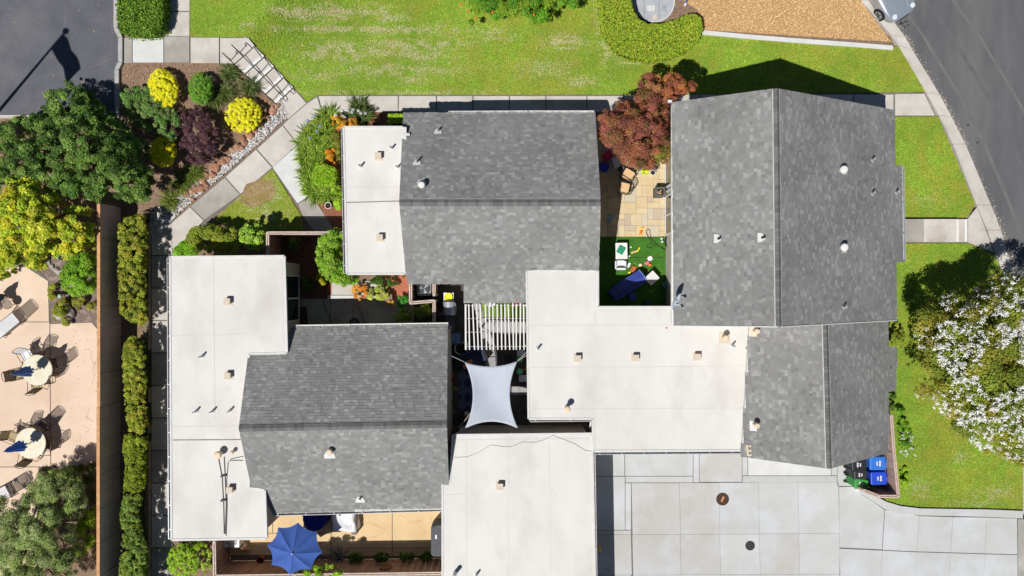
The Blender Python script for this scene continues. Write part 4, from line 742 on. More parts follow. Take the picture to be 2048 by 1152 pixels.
# shrubs round the left house entrance
bush('feathery shrub beside the diagonal walk above the flat roof', [(374, 470), (385, 455), (420, 448), (450, 455), (478, 460), (482, 480), (476, 508), (395, 508), (372, 490)], 1.4, 13000, 0.075, [C(172, 178, 66), C(140, 156, 54), C(150, 170, 58)], ncl=110, rcl=0.2, z0=0.7, flat=3.0)
bush('low bright green shrub at the corner of the long flat roof', [(346, 508), (352, 490), (375, 478), (398, 485), (396, 512), (350, 515)], 1.3, 6000, 0.08, [C(130, 180, 40), C(104, 156, 36), C(150, 194, 56)], ncl=60, rcl=0.16, z0=0.6)
bush('broad leaved light green shrub outside the fenced courtyard', [(480, 462), (490, 450), (505, 444), (522, 450), (531, 470), (530, 492), (515, 500), (492, 495), (480, 480)], 1.9, 4600, 0.13, [C(160, 196, 70), C(130, 174, 50), C(186, 210, 96)], ncl=60, rcl=0.18, z0=0.9)
bush('large leafy green shrub against the end of the flat wing', [(637, 480), (655, 462), (672, 456), (690, 462), (692, 480), (693, 530), (696, 550), (720, 552), (722, 562), (690, 572), (660, 562), (640, 545), (632, 515)], 2.3, 15000, 0.10, [C(120, 165, 40), C(92, 140, 36), C(150, 186, 60), C(170, 200, 80)], ncl=110, rcl=0.24, z0=0.8, base=(665, 520), nm='large_shrub')
bush('small golden green shrub below the large leafy shrub', [(632, 550), (648, 545), (655, 560), (648, 572), (632, 568)], 0.8, 1300, 0.08, [C(190, 180, 50), C(150, 160, 44)], ncl=14, rcl=0.12)
bush('olive shrub in shade beside the long window', [(600, 552), (625, 550), (626, 580), (605, 582)], 0.6, 1500, 0.08, GRN, ncl=16, rcl=0.16)
bush('dark shrub inside the corner of the courtyard fence', [(570, 478), (600, 472), (604, 500), (580, 505)], 0.9, 1800, 0.08, GRN, ncl=16, rcl=0.18)
bush('orange leaved shrub at the edge of the small courtyard slab', [(703, 585), (708, 568), (722, 562), (733, 572), (735, 590), (728, 600), (712, 600)], 0.55, 1900, 0.09, [C(240, 170, 50), C(224, 140, 40), C(250, 196, 90), C(190, 110, 44)], ncl=20, rcl=0.12, asp=0.4, nm='orange_shrub')
bush('variegated yellow green shrub right of the orange shrub', [(735, 580), (750, 572), (765, 566), (780, 578), (776, 596), (760, 605), (742, 600), (732, 595)], 0.55, 2400, 0.10, [C(205, 210, 90), C(180, 196, 70), C(226, 222, 140), C(140, 170, 50)], ncl=24, rcl=0.13, nm='variegated_shrub')
bush('low dark green shrubs under the edge of the flat wing', [(725, 552), (808, 552), (808, 566), (780, 572), (740, 566)], 0.6, 2400, 0.08, GRN, ncl=24, rcl=0.14)
bush('bright green shrub beside the white enclosure fence', [(795, 595), (815, 585), (818, 612), (802, 618), (795, 608)], 0.7, 1500, 0.09, [C(70, 160, 50), C(50, 130, 40), C(100, 176, 60)], ncl=16, rcl=0.13)
for lab, px, py in (('leafy shrub in the corner under the shingled eave', 806, 632), ('leafy shrub tucked below the white enclosure fence', 845, 621)): bush(lab, ell(px, py, 19, 15, 14, 0.15), 0.9, 1500, 0.12, [C(140, 180, 56), C(110, 156, 44), C(170, 196, 90)], ncl=18, rcl=0.14, asp=0.35)
# planting at the end of the flat wing of the middle house
STP = [C(150, 178, 50), C(120, 156, 44), C(180, 196, 80), C(90, 130, 36)]
for k, (px, py) in enumerate([(660, 235), (645, 248), (632, 262), (618, 275), (612, 292), (625, 290), (640, 278), (655, 262), (620, 308), (632, 318), (612, 322), (618, 345), (622, 365), (640, 385), (655, 388), (668, 378), (628, 382), (650, 300), (636, 300)]):
    clump('strap leaved green lily clump in the dense row beside the pale walk', px, py, 55, 0.75, 0.055, STP, 2, 0.1, 'lily_clump', group='lily clumps beside the pale walk', elev=(25, 70), droop=0.55)
for lab, px, py in (('lily clump with white flower heads by the upper walk', 715, 222), ('white flowering lily clump nearest the clipped entrance hedge', 728, 236)): clump(lab, px, py, 80, 0.75, 0.05, FLX, 3, 0.2, 'lily_clump')
def head(px, py, h, lab, col):
    v = PG(px, py); t = thing('flower_stalk', lab, 'flower', tuple(v), 'tall round flower heads by the walk'); c = v+Vector((random.uniform(-.05, .05), random.uniform(-.05, .05), h)); obj('stem', MB().tube([v, v.lerp(c, .6)+Vector((.02, 0, 0)), c], 0.009, 5), M('stalk', C(110, 140, 60)), t)
    k = 90; o = rng.normal(size=(k, 3)); o /= np.linalg.norm(o, axis=1, keepdims=True); leafmesh('flower_head', np.array(c)[None]+o*0.09*rng.uniform(0.6, 1, (k, 1)), o, 0.05, palette(col, k), LEAF, t, 0.5)
WF = [C(235, 238, 240), C(220, 226, 226)]; BF = [C(170, 182, 222), C(150, 162, 208), C(190, 200, 232)]
for px, py in ((690, 225), (700, 222), (707, 226), (713, 221), (720, 226), (678, 232), (725, 230), (734, 228)): head(px+4, py+8, 1.0, 'white round flower head on a tall stalk beside the upper walk', WF)
for px, py in ((652, 258), (644, 268), (626, 246), (640, 240), (632, 282)): head(px, py+4, 1.0, 'pale blue round flower head on a stalk above the lily row', BF)
ORG = [C(236, 150, 40), C(214, 124, 36), C(226, 176, 50), C(200, 160, 50)]
bush('golden orange shrub at the upper corner of the flat wing', [(662, 232), (678, 226), (692, 240), (690, 258), (675, 258), (665, 248)], 0.8, 1800, 0.07, [C(224, 186, 50), C(200, 170, 50), C(236, 150, 50)], ncl=18, rcl=0.12, nm='orange_shrub')
bush('vivid orange shrub above the flat wing roof edge', [(690, 238), (712, 236), (722, 252), (718, 262), (695, 262)], 0.8, 1800, 0.07, ORG, ncl=18, rcl=0.12, nm='orange_shrub')
bush('orange shrub between lily row and flat wing', [(652, 296), (668, 292), (674, 312), (672, 330), (655, 330), (650, 312)], 0.6, 1900, 0.07, ORG, ncl=18, rcl=0.12, nm='orange_shrub')
bush('olive green shrub against the wall of the flat wing', [(658, 262), (686, 262), (686, 325), (674, 326), (670, 290)], 0.8, 3000, 0.07, [C(130, 136, 50), C(106, 116, 44), C(150, 146, 60)], ncl=30, rcl=0.14)
clipped('clipped_shrub', 'flat topped lime green clipped shrub among the lilies', 'shrub', [(632, 322), (652, 328), (670, 335), (673, 352), (668, 370), (640, 372), (624, 368), (622, 350)], 0, 0.9, 3200, 0.075, LIME, rough=0.04)
bush('lime green leafy shrub against the gutter of the flat wing', [(665, 375), (685, 370), (690, 420), (678, 425), (662, 400)], 0.9, 2200, 0.10, LIME, ncl=22, rcl=0.14)
clipped('clipped_hedge', 'narrow bright green clipped hedge beside the entrance under the long gutter', 'hedge', [(775, 226), (1000, 226), (1000, 245), (775, 245)], 0, 1.35, 4200, 0.08, [C(180, 210, 50), C(150, 190, 44), C(196, 216, 80)], rough=0.04)
bush('red leaved low plant by the upper walk', [(732, 240), (750, 238), (752, 250), (735, 250)], 0.35, 700, 0.06, [C(150, 80, 70), C(120, 60, 60)], ncl=10, rcl=0.1)
# right hand side
bush('low leafy shrub under the notch of the right eave', [(1778, 650), (1798, 645), (1812, 680), (1808, 696), (1780, 690)], 0.8, 2200, 0.08, [C(150, 170, 50), C(120, 140, 44), C(176, 176, 80)], ncl=20, rcl=0.16, base=(1790, 672))
bush('green shrub with white flowers outside the bin enclosure', [(1792, 818), (1808, 815), (1815, 850), (1828, 880), (1815, 905), (1800, 895), (1796, 850)], 0.6, 2800, 0.08, [C(120, 170, 44), C(90, 146, 36), C(150, 186, 60)], ncl=26, rcl=0.14)
WS = bpy.data.objects[[o.name for o in bpy.data.objects if o.get('label') == 'green shrub with white flowers outside the bin enclosure'][0]]
k = 220; px = rng.uniform(1802, 1832, 18); py = rng.uniform(862, 912, 18); i = rng.integers(0, 18, k); fx, fy, _ = pix(px, py, 0.6); leafmesh('flowers', np.stack([fx[i], fy[i], np.full(k, 0.55)], 1)+rng.normal(0, 0.03, (k, 3)), rng.normal(size=(k, 3))+np.array([0, 0, 1.5]), 0.06, palette(WF, k), LEAF, WS, 0.8, kind='stuff')
bush('small bright green shrub outside the lower bin enclosure fence', [(1800, 935), (1812, 930), (1818, 965), (1806, 980), (1800, 965)], 0.5, 1300, 0.08, LIME, ncl=14, rcl=0.12)
bush('pale grassy shrub by the notch in the right eave', [(1780, 790), (1790, 785), (1795, 815), (1782, 825)], 0.5, 800, 0.08, GRN, ncl=10, rcl=0.12)
# lower courtyard edge
dome('round lime green shrub at the foot of the long flat roof', 367, 1122, 34, 36, 1.0, 4200, 0.085, LIME, nm='round_shrub')
bush('leafy shrub between the flat roof and the round lime shrub', [(362, 1088), (400, 1082), (418, 1090), (400, 1100), (372, 1102)], 0.7, 1800, 0.09, LIME, ncl=16, rcl=0.14)
bush('pale green shrub against the outside of the lower fence', [(405, 1100), (422, 1098), (422, 1150), (410, 1152), (402, 1130)], 0.7, 1800, 0.09, [C(190, 200, 90), C(150, 176, 60)], ncl=18, rcl=0.13)
bush('lime green vine growing over the lower courtyard fence', [(582, 1146), (610, 1138), (640, 1128), (660, 1126), (690, 1138), (705, 1152), (700, 1175), (590, 1175)], 2.0, 3800, 0.09, [C(160, 200, 50), C(130, 180, 44), C(210, 220, 90)], ncl=34, rcl=0.16, z0=0.9, base=(640, 1160), nm='vine', cat='vine')
# ---------------------------------------------------------------- yard surfaces
TANC = M('tan_concrete', C(230, 202, 158), C(220, 190, 146), 1.2, C(208, 182, 148), 0.8, (0.55, 0.8), rough=0.85, bump=0.15)
PEACH = M('peach_concrete', C(236, 212, 190), C(228, 202, 178), 0.9, C(222, 194, 168), 0.5, (0.5, 0.75), rough=0.9, bump=0.12, rnd=0.03)
PD = sheet('pool_deck', [(-520, 520), (60, 530), (98, 560), (100, 646), (184, 644), (198, 660), (199, 1240), (-520, 1240)], -0.008, JOINT)
for q in ([(-520, 522), (52, 534), (96, 562), (98, 643), (-520, 643)], [(-520, 644.5), (99, 644.5), (101, 933), (-520, 934)], [(100.5, 648), (183, 645), (196, 660), (197, 932), (102.5, 932)], [(-520, 935.5), (77, 934.5), (78, 1240), (-520, 1240)]): slab(PD, q, PEACH, 0.012, gap=0.006)
sheet('planting_bed', [(60, 480), (194, 480), (196, 658), (184, 644), (101, 646), (97, 560), (70, 530)], 0.004, M('grey_mulch', C(150, 130, 118), C(110, 95, 86), 14, C(172, 156, 150), 3, rough=1, bump=0.8))
sheet('planting_bed', [(79, 936), (198, 933), (199, 1240), (79, 1240)], 0.006, SOIL)
LP_ = M('dark_pavers', C(98, 92, 90), C(82, 77, 76), 3, rough=0.9, bump=0.3)
sheet('patio', [(800, 560), (1062, 560), (1062, 850), (885, 850), (885, 660), (800, 660)], 0.004, LP_)
LC = sheet('patio', [(600, 596), (830, 596), (830, 668), (600, 668)], 0.002, JOINT)
for q in (quad(602, 598, 660, 667), quad(661, 598, 706, 667), quad(707, 598, 828, 667)): slab(LC, q, CONC_G, 0.02)
slab(LC, [(654, 566), (770, 560), (770, 590), (654, 590)], CONC, 0.03, dz=0.06); slab(LC, [(655, 591), (785, 591), (785, 597), (655, 598)], CONC_P, 0.04, 'edging', dz=0.08)
RBR = M('red_brick', C(178, 98, 74), C(150, 80, 60), 8, rough=0.9, bump=0.3); obj('brick_edge', MB().box(P(659, 0).x, P(0, 577).y, 0, 0.05, 0.2, 0.7), RBR, LC)
sheet('mulch_bed', [(538, 462), (700, 462), (700, 566), (655, 566), (655, 597), (590, 597), (590, 520), (538, 520)], -0.004, M('red_mulch', C(134, 98, 82), C(96, 70, 60), 16, rough=1, bump=0.9))
sheet('mulch_bed', [(768, 540), (822, 540), (822, 600), (790, 600), (768, 575)], 0.008, M('red_mulch_2', C(206, 130, 100), C(160, 96, 76), 14, rough=1, bump=0.9))
sheet('mulch_bed', [(650, 225), (800, 225), (800, 470), (668, 470), (640, 412), (618, 392), (600, 300), (598, 285)], 0.0, M('garden_mulch', C(168, 112, 82), C(120, 82, 64), 12, rough=1, bump=0.8))
SC_ = sheet('patio', [(440, 1000), (900, 1000), (900, 1114), (440, 1114)], -0.006, JOINT)
for q in (quad(440, 1000, 545, 1066), quad(440, 1067, 560, 1110), quad(546, 1000, 662, 1066), quad(561, 1067, 662, 1110), quad(663, 1000, 784, 1020), quad(785, 1000, 900, 1018), quad(663, 1021, 784, 1096), quad(785, 1019, 900, 1096), quad(663, 1097, 784, 1112), quad(785, 1097, 900, 1112)): slab(SC_, q, TANC, 0.014, gap=0.008)
# stone patio of the right hand yard, every paver laid on its own
pat = sheet('patio', [(1188, 232), (1340, 232), (1340, 474), (1188, 474)], -0.004, M('sand_joint', C(176, 160, 128), C(150, 135, 108), 20, rough=1))
x0, y1 = XY(1192, 240); x1, y0 = XY(1333, 473.5); g = 0.285; nxp, nyp = int((x1-x0)/g), int((y1-y0)/g); occ = np.zeros((nxp, nyp), bool); shp = {}
PV = [M('paver_%d' % i, c, d, 3, rough=0.85, bump=0.2, rnd=0.05) for i, (c, d) in enumerate([(C(224, 206, 170), C(217, 197, 158)), (C(223, 202, 162), C(216, 193, 150)), (C(208, 190, 166), C(199, 180, 157)), (C(217, 206, 182), C(208, 197, 171))])]
R = random.Random(5); pm = {}
for j in range(nyp):
    for i in range(nxp):
        if occ[i, j]: continue
        for a, b in R.sample([(1, 1), (2, 1), (1, 2), (2, 2), (2, 2), (3, 2), (2, 1)], 7)+[(1, 1)]:
            if i+a <= nxp and j+b <= nyp and not occ[i:i+a, j:j+b].any(): break
        occ[i:i+a, j:j+b] = True; k = (a, b, R.choice((0, 0, 1, 1, 1, 2, 3)))
        if k not in pm:
            me = bpy.data.meshes.new('paver'); m = MB().box(0, 0, 0, 0.022, g*a-0.008, g*b-0.008, taper=0.985); me.from_pydata(m.v, [], m.f); me.materials.append(PV[k[2]]); pm[k] = me
        o = bpy.data.objects.new('paver', pm[k]); COL.objects.link(o); o.parent = pat; o.location = (x0+g*(i+a/2), y0+g*(j+b/2), -0.006+R.uniform(0, 0.004))
TF = M('artificial_turf', C(74, 128, 40), C(60, 110, 34), 2.5, rough=0.95, bump=0.6, bscale=150)
sheet('artificial_turf', [(1190, 474), (1331, 473), (1331, 514), (1190, 514)], 0.022, TF); sheet('artificial_turf', [(1190, 515), (1331, 515), (1331, 618), (1190, 618)], 0.02, TF)
yt_ = sheet('side_path', [(1332, 474), (1346, 474), (1346, 618), (1332, 618)], 0.004, JOINT)
for k in range(6): slab(yt_, quad(1332.5, 475+24*k, 1346, 498+24*k), PV[3], 0.02)
# utility slab inside the horseshoe hedge
US = sheet('utility_slab', ell(1308, 2, 41, 42, 28, 0.0), 0.016, M('slab_grey', C(186, 190, 196), C(170, 174, 180), 2, rough=0.85, bump=0.1))
a = ell(1308, 2, 41, 42, 28, 0.0); m = MB().tube([P(*q, 0.03) for q in a], 0.04, 6, True); obj('slab_rim', m, CONC_P, US)
for nm, px, py, sx, sy, mt in (('utility_lid', 1302, 17, 0.4, 0.28, CONC_P), ('utility_lid', 1309, 35, 0.22, 0.26, VBOX), ('utility_lid', 1327, 18, 0.22, 0.34, GALV)): v = P(px, py); obj(nm, MB().box(v.x, v.y, 0.016, 0.06, sx, sy), mt, US)
for px in (1288, 1318): v = P(px, 10); obj('slab_joint', MB().box(v.x, v.y, 0.014, 0.018, 0.02, 1.9), JOINT, US)
# ---------------------------------------------------------------- fences
WOODC = M('weathered_wood', C(222, 205, 192), C(196, 176, 162), 7, rough=0.9, bump=0.3); WOODB = M('brown_boards', C(178, 142, 120), C(156, 122, 102), 3, rough=0.85, bump=0.3, stretch=(6, 6, 0.6), rnd=0.12); WOODP = M('pinkish_boards', C(200, 172, 158), C(180, 152, 140), 3, rough=0.9, bump=0.3, stretch=(6, 6, 0.6), rnd=0.08)
def fence(lab, pts, zt, bw=0.3, mat=WOODB, cap=WOODC, name='wooden_fence', z0=0.0):
    w_ = [P(px, py, zt) for px, py in pts]; r = thing(name, lab, 'fence', (w_[0].x, w_[0].y, z0))
    for a, b in zip(w_[:-1], w_[1:]):
        e = b-a; L = math.hypot(e.x, e.y); an = math.atan2(e.y, e.x); u = e.normalized(); o = Vector((-u.y, u.x, 0)); n = max(1, round(L/bw)); bl = L/n; me = None
        for k in range(n):
            c = a+u*(bl*(k+0.5)); obj('board', MB().box(c.x, c.y, z0+0.02, zt-0.06, bl-0.018, 0.03, an), mat, r)
        for s in (-1, 1): c = (a+b)/2+o*(0.045*s); obj('cap_rail', MB().box(c.x, c.y, zt-0.055, zt-0.008*(s > 0), L-0.02, 0.06, an), cap, r)
        c = (a+b)/2; obj('lower_rail', MB().box(c.x, c.y, 0.35+z0, 0.44+z0, L-0.02, 0.055, an), mat, r)
    for v in w_: obj('post', MB().box(v.x, v.y, z0-0.02, zt+0.012, 0.11, 0.11), mat if False else cap, r)
    return r
fence('weathered wooden fence round the dark courtyard corner by the walk', [(535, 560), (535, 466), (690, 466)], 1.9, 0.3)
fence('weathered low fence boxing in the round heat pump unit', [(821, 566), (821, 606), (868, 602), (868, 652)], 1.5, 0.28, WOODP)
fence('short fence panel right of the boxed heat pump', [(868, 562), (868, 590)], 1.5, 0.28, WOODP)
fence('brown wooden fence closing the lower courtyard with the blue umbrella', [(428, 1084), (429, 1153), (590, 1151), (886, 1147)], 1.8, 0.32)
fence('pinkish wooden fence round the bin enclosure beside the right lawn', [(1783, 832), (1789, 910), (1797, 993), (1758, 993), (1727, 981)], 1.45, 0.42, WOODP, M('pink_cap', C(214, 190, 178), C(190, 166, 152), 6, rough=0.9, bump=0.2))
PF = thing('panel_fence', 'long brown panel fence with orange cap between pool deck and hedges', 'fence', (P(200, 0, 1.8).x, -5, 0))
FM = M('fence_panel', C(232, 206, 208), C(218, 192, 194), 2, C(236, 214, 216), 0.8, rough=0.9, bump=0.4, bscale=30, stretch=(1, 8, 0.4)); FC = M('fence_cap', C(224, 176, 128), C(196, 146, 104), 5, rough=0.85, bump=0.3)
xa = P(197, 0, 1.8).x; yy = P(0, 408, 1.8).y; k = 0
while yy > -17:
    xo = xa+(0.0 if k < 6 else -0.02)-0.004*k*0; obj('panel', MB().box(xo, yy-0.8, 0.0, 1.74, 0.06, 1.53), FM, PF); obj('post', MB().box(xo-0.03, yy, 0.0, 1.76, 0.05, 0.1), FM, PF)
    obj('cap_board', MB().box(xo-0.0, yy-0.8, 1.76, 1.8, 0.15, 1.59), FC, PF); yy -= 1.6; k += 1
# ---------------------------------------------------------------- pool furniture
BRN = M('brown_frame', C(92, 76, 68), C(76, 62, 56), 10, rough=0.45, metal=0.3); STRP = M('brown_straps', C(74, 62, 58), C(60, 50, 46), 8, rough=0.6); TANS = M('tan_mesh', C(186, 168, 128), C(170, 150, 112), 12, rough=0.8); WSTR = M('white_straps', C(238, 240, 242), C(226, 228, 232), 6, rough=0.6)
def chair(lab, px, py, tx, ty, sm=STRP, group=None, h=0.92):      # strap chair at a pixel, facing the target pixel
    v = P(px, py); d = P(tx, ty)-v; rz = math.atan2(d.y, d.x)-math.pi/2; t = thing('patio_chair', lab, 'chair', tuple(v), group, rz)
    for s in (-1, 1):
        x = 0.25*s; obj('side_frame', MB().tube([(x, 0.24, 0.02), (x, 0.22, 0.4), (x, -0.2, 0.38), (x, -0.36, h-0.04), (x*0.7, -0.40, h)], 0.016, 6), BRN, t, True)
        obj('arm', MB().tube([(x*1.1, 0.22, 0.38), (x*1.15, 0.2, 0.6), (x*1.15, -0.16, 0.62), (x*1.05, -0.3, 0.66)], 0.015, 6), BRN, t, True); obj('leg', MB().tube([(x, -0.3, 0.02), (x, -0.12, 0.38)], 0.016, 6), BRN, t, True)
    obj('top_rail', MB().tube([(-0.175, -0.40, h), (0, -0.42, h+0.015), (0.175, -0.40, h)], 0.016, 6), BRN, t, True)
    m = MB(); 
    if sm is STRP:
        for k in range(8): y = 0.2-0.055*k; m.box(0, y, 0.385, 0.393, 0.5, 0.036)
        for k in range(8): f = (k+0.5)/8; m.add([(-0.25, -0.2-0.16*f, 0.4+0.48*f), (0.25, -0.2-0.16*f, 0.4+0.48*f), (0.25, -0.213-0.16*f, 0.44+0.48*f), (-0.25, -0.213-0.16*f, 0.44+0.48*f)], [(0, 1, 2, 3)])
        obj('straps', m, sm, t, True, kind='stuff')
    else: obj('sling', MB().add([(-.24, .22, .395), (.24, .22, .395), (.24, -.2, .385), (-.24, -.2, .385), (.24, -.36, h-.05), (-.24, -.36, h-.05)], [(0, 1, 2, 3), (3, 2, 4, 5)]), sm, t, True)
    return t
TT = M('marbled_table', C(238, 232, 210), C(226, 218, 190), 5, rough=0.35); BLUE = M('navy_canvas', C(110, 150, 226), C(96, 134, 206), 5, rough=0.8); BLUE2 = M('bright_blue_canvas', C(80, 146, 246), C(66, 124, 222), 5, rough=0.8)
def ptable(lab, px, py):
    v = P(px, py, 0.72); t = thing('patio_table', lab, 'table', (v.x, v.y, 0)); obj('table_top', MB().lathe(v.x, v.y, [(0.7, 0.69), (0.745, 0.70), (0.745, 0.72), (0.72, 0.73), (0.03, 0.73)], 40), TT, t)
    for k in range(4): a = k*math.pi/2+0.6; obj('leg', MB().tube([(v.x+0.42*math.cos(a), v.y+0.42*math.sin(a), 0.01), (v.x+0.5*math.cos(a), v.y+0.5*math.sin(a), 0.69)], 0.02, 6), BRN, t)
    obj('base_ring', MB().tube([(v.x+0.42*math.cos(i*.3142), v.y+0.42*math.sin(i*.3142), 0.12) for i in range(20)], 0.012, 5, True), BRN, t)
def closed_umbrella(lab, px, py, mat, zb=1.3, zt=2.42, zpx=0.72):
    v = P(px, py, zpx); t = thing('closed_umbrella', lab, 'umbrella', (v.x, v.y, 0)); obj('pole', MB().tube([(v.x, v.y, 0.02), (v.x, v.y, zt+0.06)], 0.024, 8), M('umbrella_pole', C(120, 110, 100), rough=0.5), t)
    m = MB(); n = 32; vs = []; R = random.Random(px)
    lv = [(0.30, zb), (0.27, zb+0.2), (0.2, zb+0.5), (0.15, zb+0.62), (0.17, zb+0.7), (0.1, zt-0.15), (0.03, zt)]; ph = [R.uniform(0.6, 1.0) for _ in range(8)]
    for li, (r, z) in enumerate(lv):
        for i in range(n): a = 2*math.pi*i/n; k = 0.55+0.45*abs(math.sin(4*a))*ph[int(8*i/n)]; vs.append((v.x+r*k*math.cos(a), v.y+r*k*math.sin(a), z+(0.06*math.sin(8*a)*(li == 0))))
    m.add(vs, [(l*n+i, l*n+(i+1) % n, (l+1)*n+(i+1) % n, (l+1)*n+i) for l in range(len(lv)-1) for i in range(n)]+[tuple(range((len(lv)-1)*n, len(lv)*n))]); obj('canopy', m, mat, t)
    obj('base', MB().lathe(v.x, v.y, [(0.25, 0.005), (0.25, 0.04), (0.06, 0.07), (0.04, 0.3), (0.03, 0.3)], 20), BRN, t); return t
ptable('round cream patio table with the upper closed navy umbrella', 74, 740); closed_umbrella('closed navy umbrella rising from the upper round pool table', 74, 739, BLUE)
ptable('round cream patio table with the lower bright blue closed umbrella', 61, 886); closed_umbrella('closed bright blue umbrella rising from the lower round pool table', 61, 886, BLUE2)
closed_umbrella('closed umbrella by the small round table at the left picture edge', -4, 612, BLUE, zpx=0)
for lab, px, py, sm in (('brown strap chair at the top of the upper pool table', 90, 703, STRP), ('brown strap chair right of the upper pool table', 124, 724, STRP), ('brown strap chair tucked in lower right of the upper pool table', 105, 750, STRP), ('tan sling chair below the upper pool table', 84, 768, TANS), ('tan sling chair left of the upper pool table behind the umbrella', 48, 746, TANS), ('white chair at the upper left of the upper pool table', 66, 710, WSTR)): chair(lab, px, py, 82, 738, sm)
for lab, px, py, sm in (('brown strap chair pulled out above the lower pool table', 100, 846, STRP), ('brown strap chair right of the lower pool table', 110, 884, STRP), ('tan sling chair tucked in upper right of the lower pool table', 84, 862, TANS), ('tan sling chair below the lower pool table', 66, 910, TANS), ('tan sling chair left of the lower pool table', 38, 870, TANS), ('brown strap chair tucked in at the top of the lower pool table', 66, 856, STRP), ('white strap chair at the lower right of the lower pool table', 95, 896, WSTR)): chair(lab, px, py, 70, 883, sm)
def lounger(lab, px, py, hx, hy, towel=True, split=0.2):
    v = P(px, py); d = P(hx, hy)-v; rz = math.atan2(d.y, d.x); t = thing('pool_lounger', lab, 'lounger', tuple(v), 'loungers on the pool deck', rz)
    for s in (-1, 1):
        y = 0.31*s; obj('side_rail', MB().tube([(-1.0, y, 0.3), (0.35, y, 0.32), (0.95, y*0.95, 0.62)], 0.018, 6), BRN, t, True)
        for x in (-0.75, 0.3): obj('leg', MB().tube([(x-0.12, y*1.12, 0.02), (x, y*1.05, 0.3), (x+0.25, y*1.12, 0.02)], 0.016, 6), BRN, t, True)
    obj('head_rail', MB().tube([(0.95, -0.295, 0.62), (1.0, -0.2, 0.645), (1.0, 0.2, 0.645), (0.95, 0.295, 0.62)], 0.018, 6), BRN, t, True)
    m = MB()
    for k in range(12): f = (k+0.5)/12; x = 0.36+0.58*f; z = 0.325+0.29*f; m.add([(x-0.017, -0.3, z-0.008), (x+0.017, -0.3, z+0.008), (x+0.017, 0.3, z+0.008), (x-0.017, 0.3, z-0.008)], [(0, 1, 2, 3)])
    obj('back_straps', m, STRP, t, True, kind='stuff'); m = MB()
    for k in range(26): x = -0.98+0.052*k; m.box(x, 0, 0.31, 0.318, 0.04, 0.6)
    obj('seat_straps', m, WSTR if towel else STRP, t, True, kind='stuff')
    return t
lounger('brown lounger with white seat straps above the upper pool table', 30, 643, 68, 612); lounger('brown lounger with white seat half under the olive tree', 12, 985, 50, 965); 
def ringtable(lab, px, py):
    v = P(px, py, 0.45); t = thing('side_table', lab, 'table', (v.x, v.y, 0), 'small mesh tables'); obj('table_top', MB().lathe(v.x, v.y, [(0.2, 0.44), (0.22, 0.45), (0.22, 0.465), (0.02, 0.465)], 24), M('mesh_top', C(176, 156, 138), C(140, 122, 108), 60, rough=0.7), t); obj('rim', MB().tube([(v.x+0.225*math.cos(i*.2618), v.y+0.225*math.sin(i*.2618), 0.455) for i in range(24)], 0.014, 5, True), BRN, t)
    for k in range(3): a = k*2.09; obj('leg', MB().tube([(v.x+0.2*math.cos(a), v.y+0.2*math.sin(a), 0.01), (v.x+0.15*math.cos(a), v.y+0.15*math.sin(a), 0.44)], 0.012, 5), BRN, t)
ringtable('small round mesh side table nearest the upper lounger', 14, 609); ringtable('small round mesh side table at the left picture edge', 3, 597)
# stones, pot and lamp in the pool planting
GSTN = M('grey_stone', C(190, 184, 176), C(160, 154, 148), 5, rough=0.9, bump=0.6, rnd=0.08)
rock(132, 624, 0.42, None, GSTN, 0.55, label='large grey boulder in the pool side planting', category='boulder')
for k, (px, py) in enumerate(((96, 525), (106, 534), (114, 541), (122, 545))): rock(px, py, 0.16, None, GSTN, 0.5, label=('edging stone in the short curved row under the golden tree'), category='stone', group='curved row of edging stones')
v = P(130, 513); PO = thing('flower_pot', 'white rimmed empty pot under the golden tree', 'pot', tuple(v)); obj('pot', MB().lathe(v.x, v.y, [(0.14, 0.0), (0.2, 0.3), (0.225, 0.32), (0.215, 0.34), (0.18, 0.33), (0.15, 0.12), (0.02, 0.12)], 24), WHITE, PO)
v = P(128, 592); obj('garden_light', MB().lathe(v.x, v.y, [(0.02, 0), (0.02, 0.3), (0.08, 0.31), (0.09, 0.36), (0.03, 0.4)], 16), M('pale_green_glass', C(190, 220, 200), rough=0.3), label='small pale green garden light by the boulder', category='light')
# ---------------------------------------------------------------- flagpole beyond the picture edge, its shadow falls on the lot
k = SUNV; H_ = 9.6; tip = PG(131, 63); base = Vector((tip.x-k.x*(H_-HT), tip.y-k.y*(H_-HT), HT)); FP = thing('flagpole', 'tall flagpole whose flag shadow falls across the parking lot', 'flagpole', tuple(base))
obj('pole', MB().tube([base, base+Vector((0, 0, H_-HT))], [0.09, 0.05], 10), GALV, FP); obj('finial', MB().lathe(base.x, base.y, [(0.02, H_-0.12), (0.14, H_-0.02), (0.16, H_+0.06), (0.1, H_+0.16), (0.02, H_+0.2)], 14), VCAP, FP)
m = MB(); nx_, nz_ = 12, 8; vs = []
for i in range(nx_+1):
    for j in range(nz_+1):
        u, q = i/nx_, j/nz_; vs.append((base.x+1.25*u+0.05*math.sin(u*9+q*3), base.y-1.15*u+0.06*math.sin(u*11), H_-0.3-1.45*q-0.95*u*u*0.6-0.4*u+0.05*math.sin(q*4)*u))
m.add(vs, [(i*(nz_+1)+j, (i+1)*(nz_+1)+j, (i+1)*(nz_+1)+j+1, i*(nz_+1)+j+1) for i in range(nx_) for j in range(nz_)]); obj('flag', m, M('flag_cloth', C(200, 60, 60), C(220, 220, 230), 1.2, rough=0.8), FP)
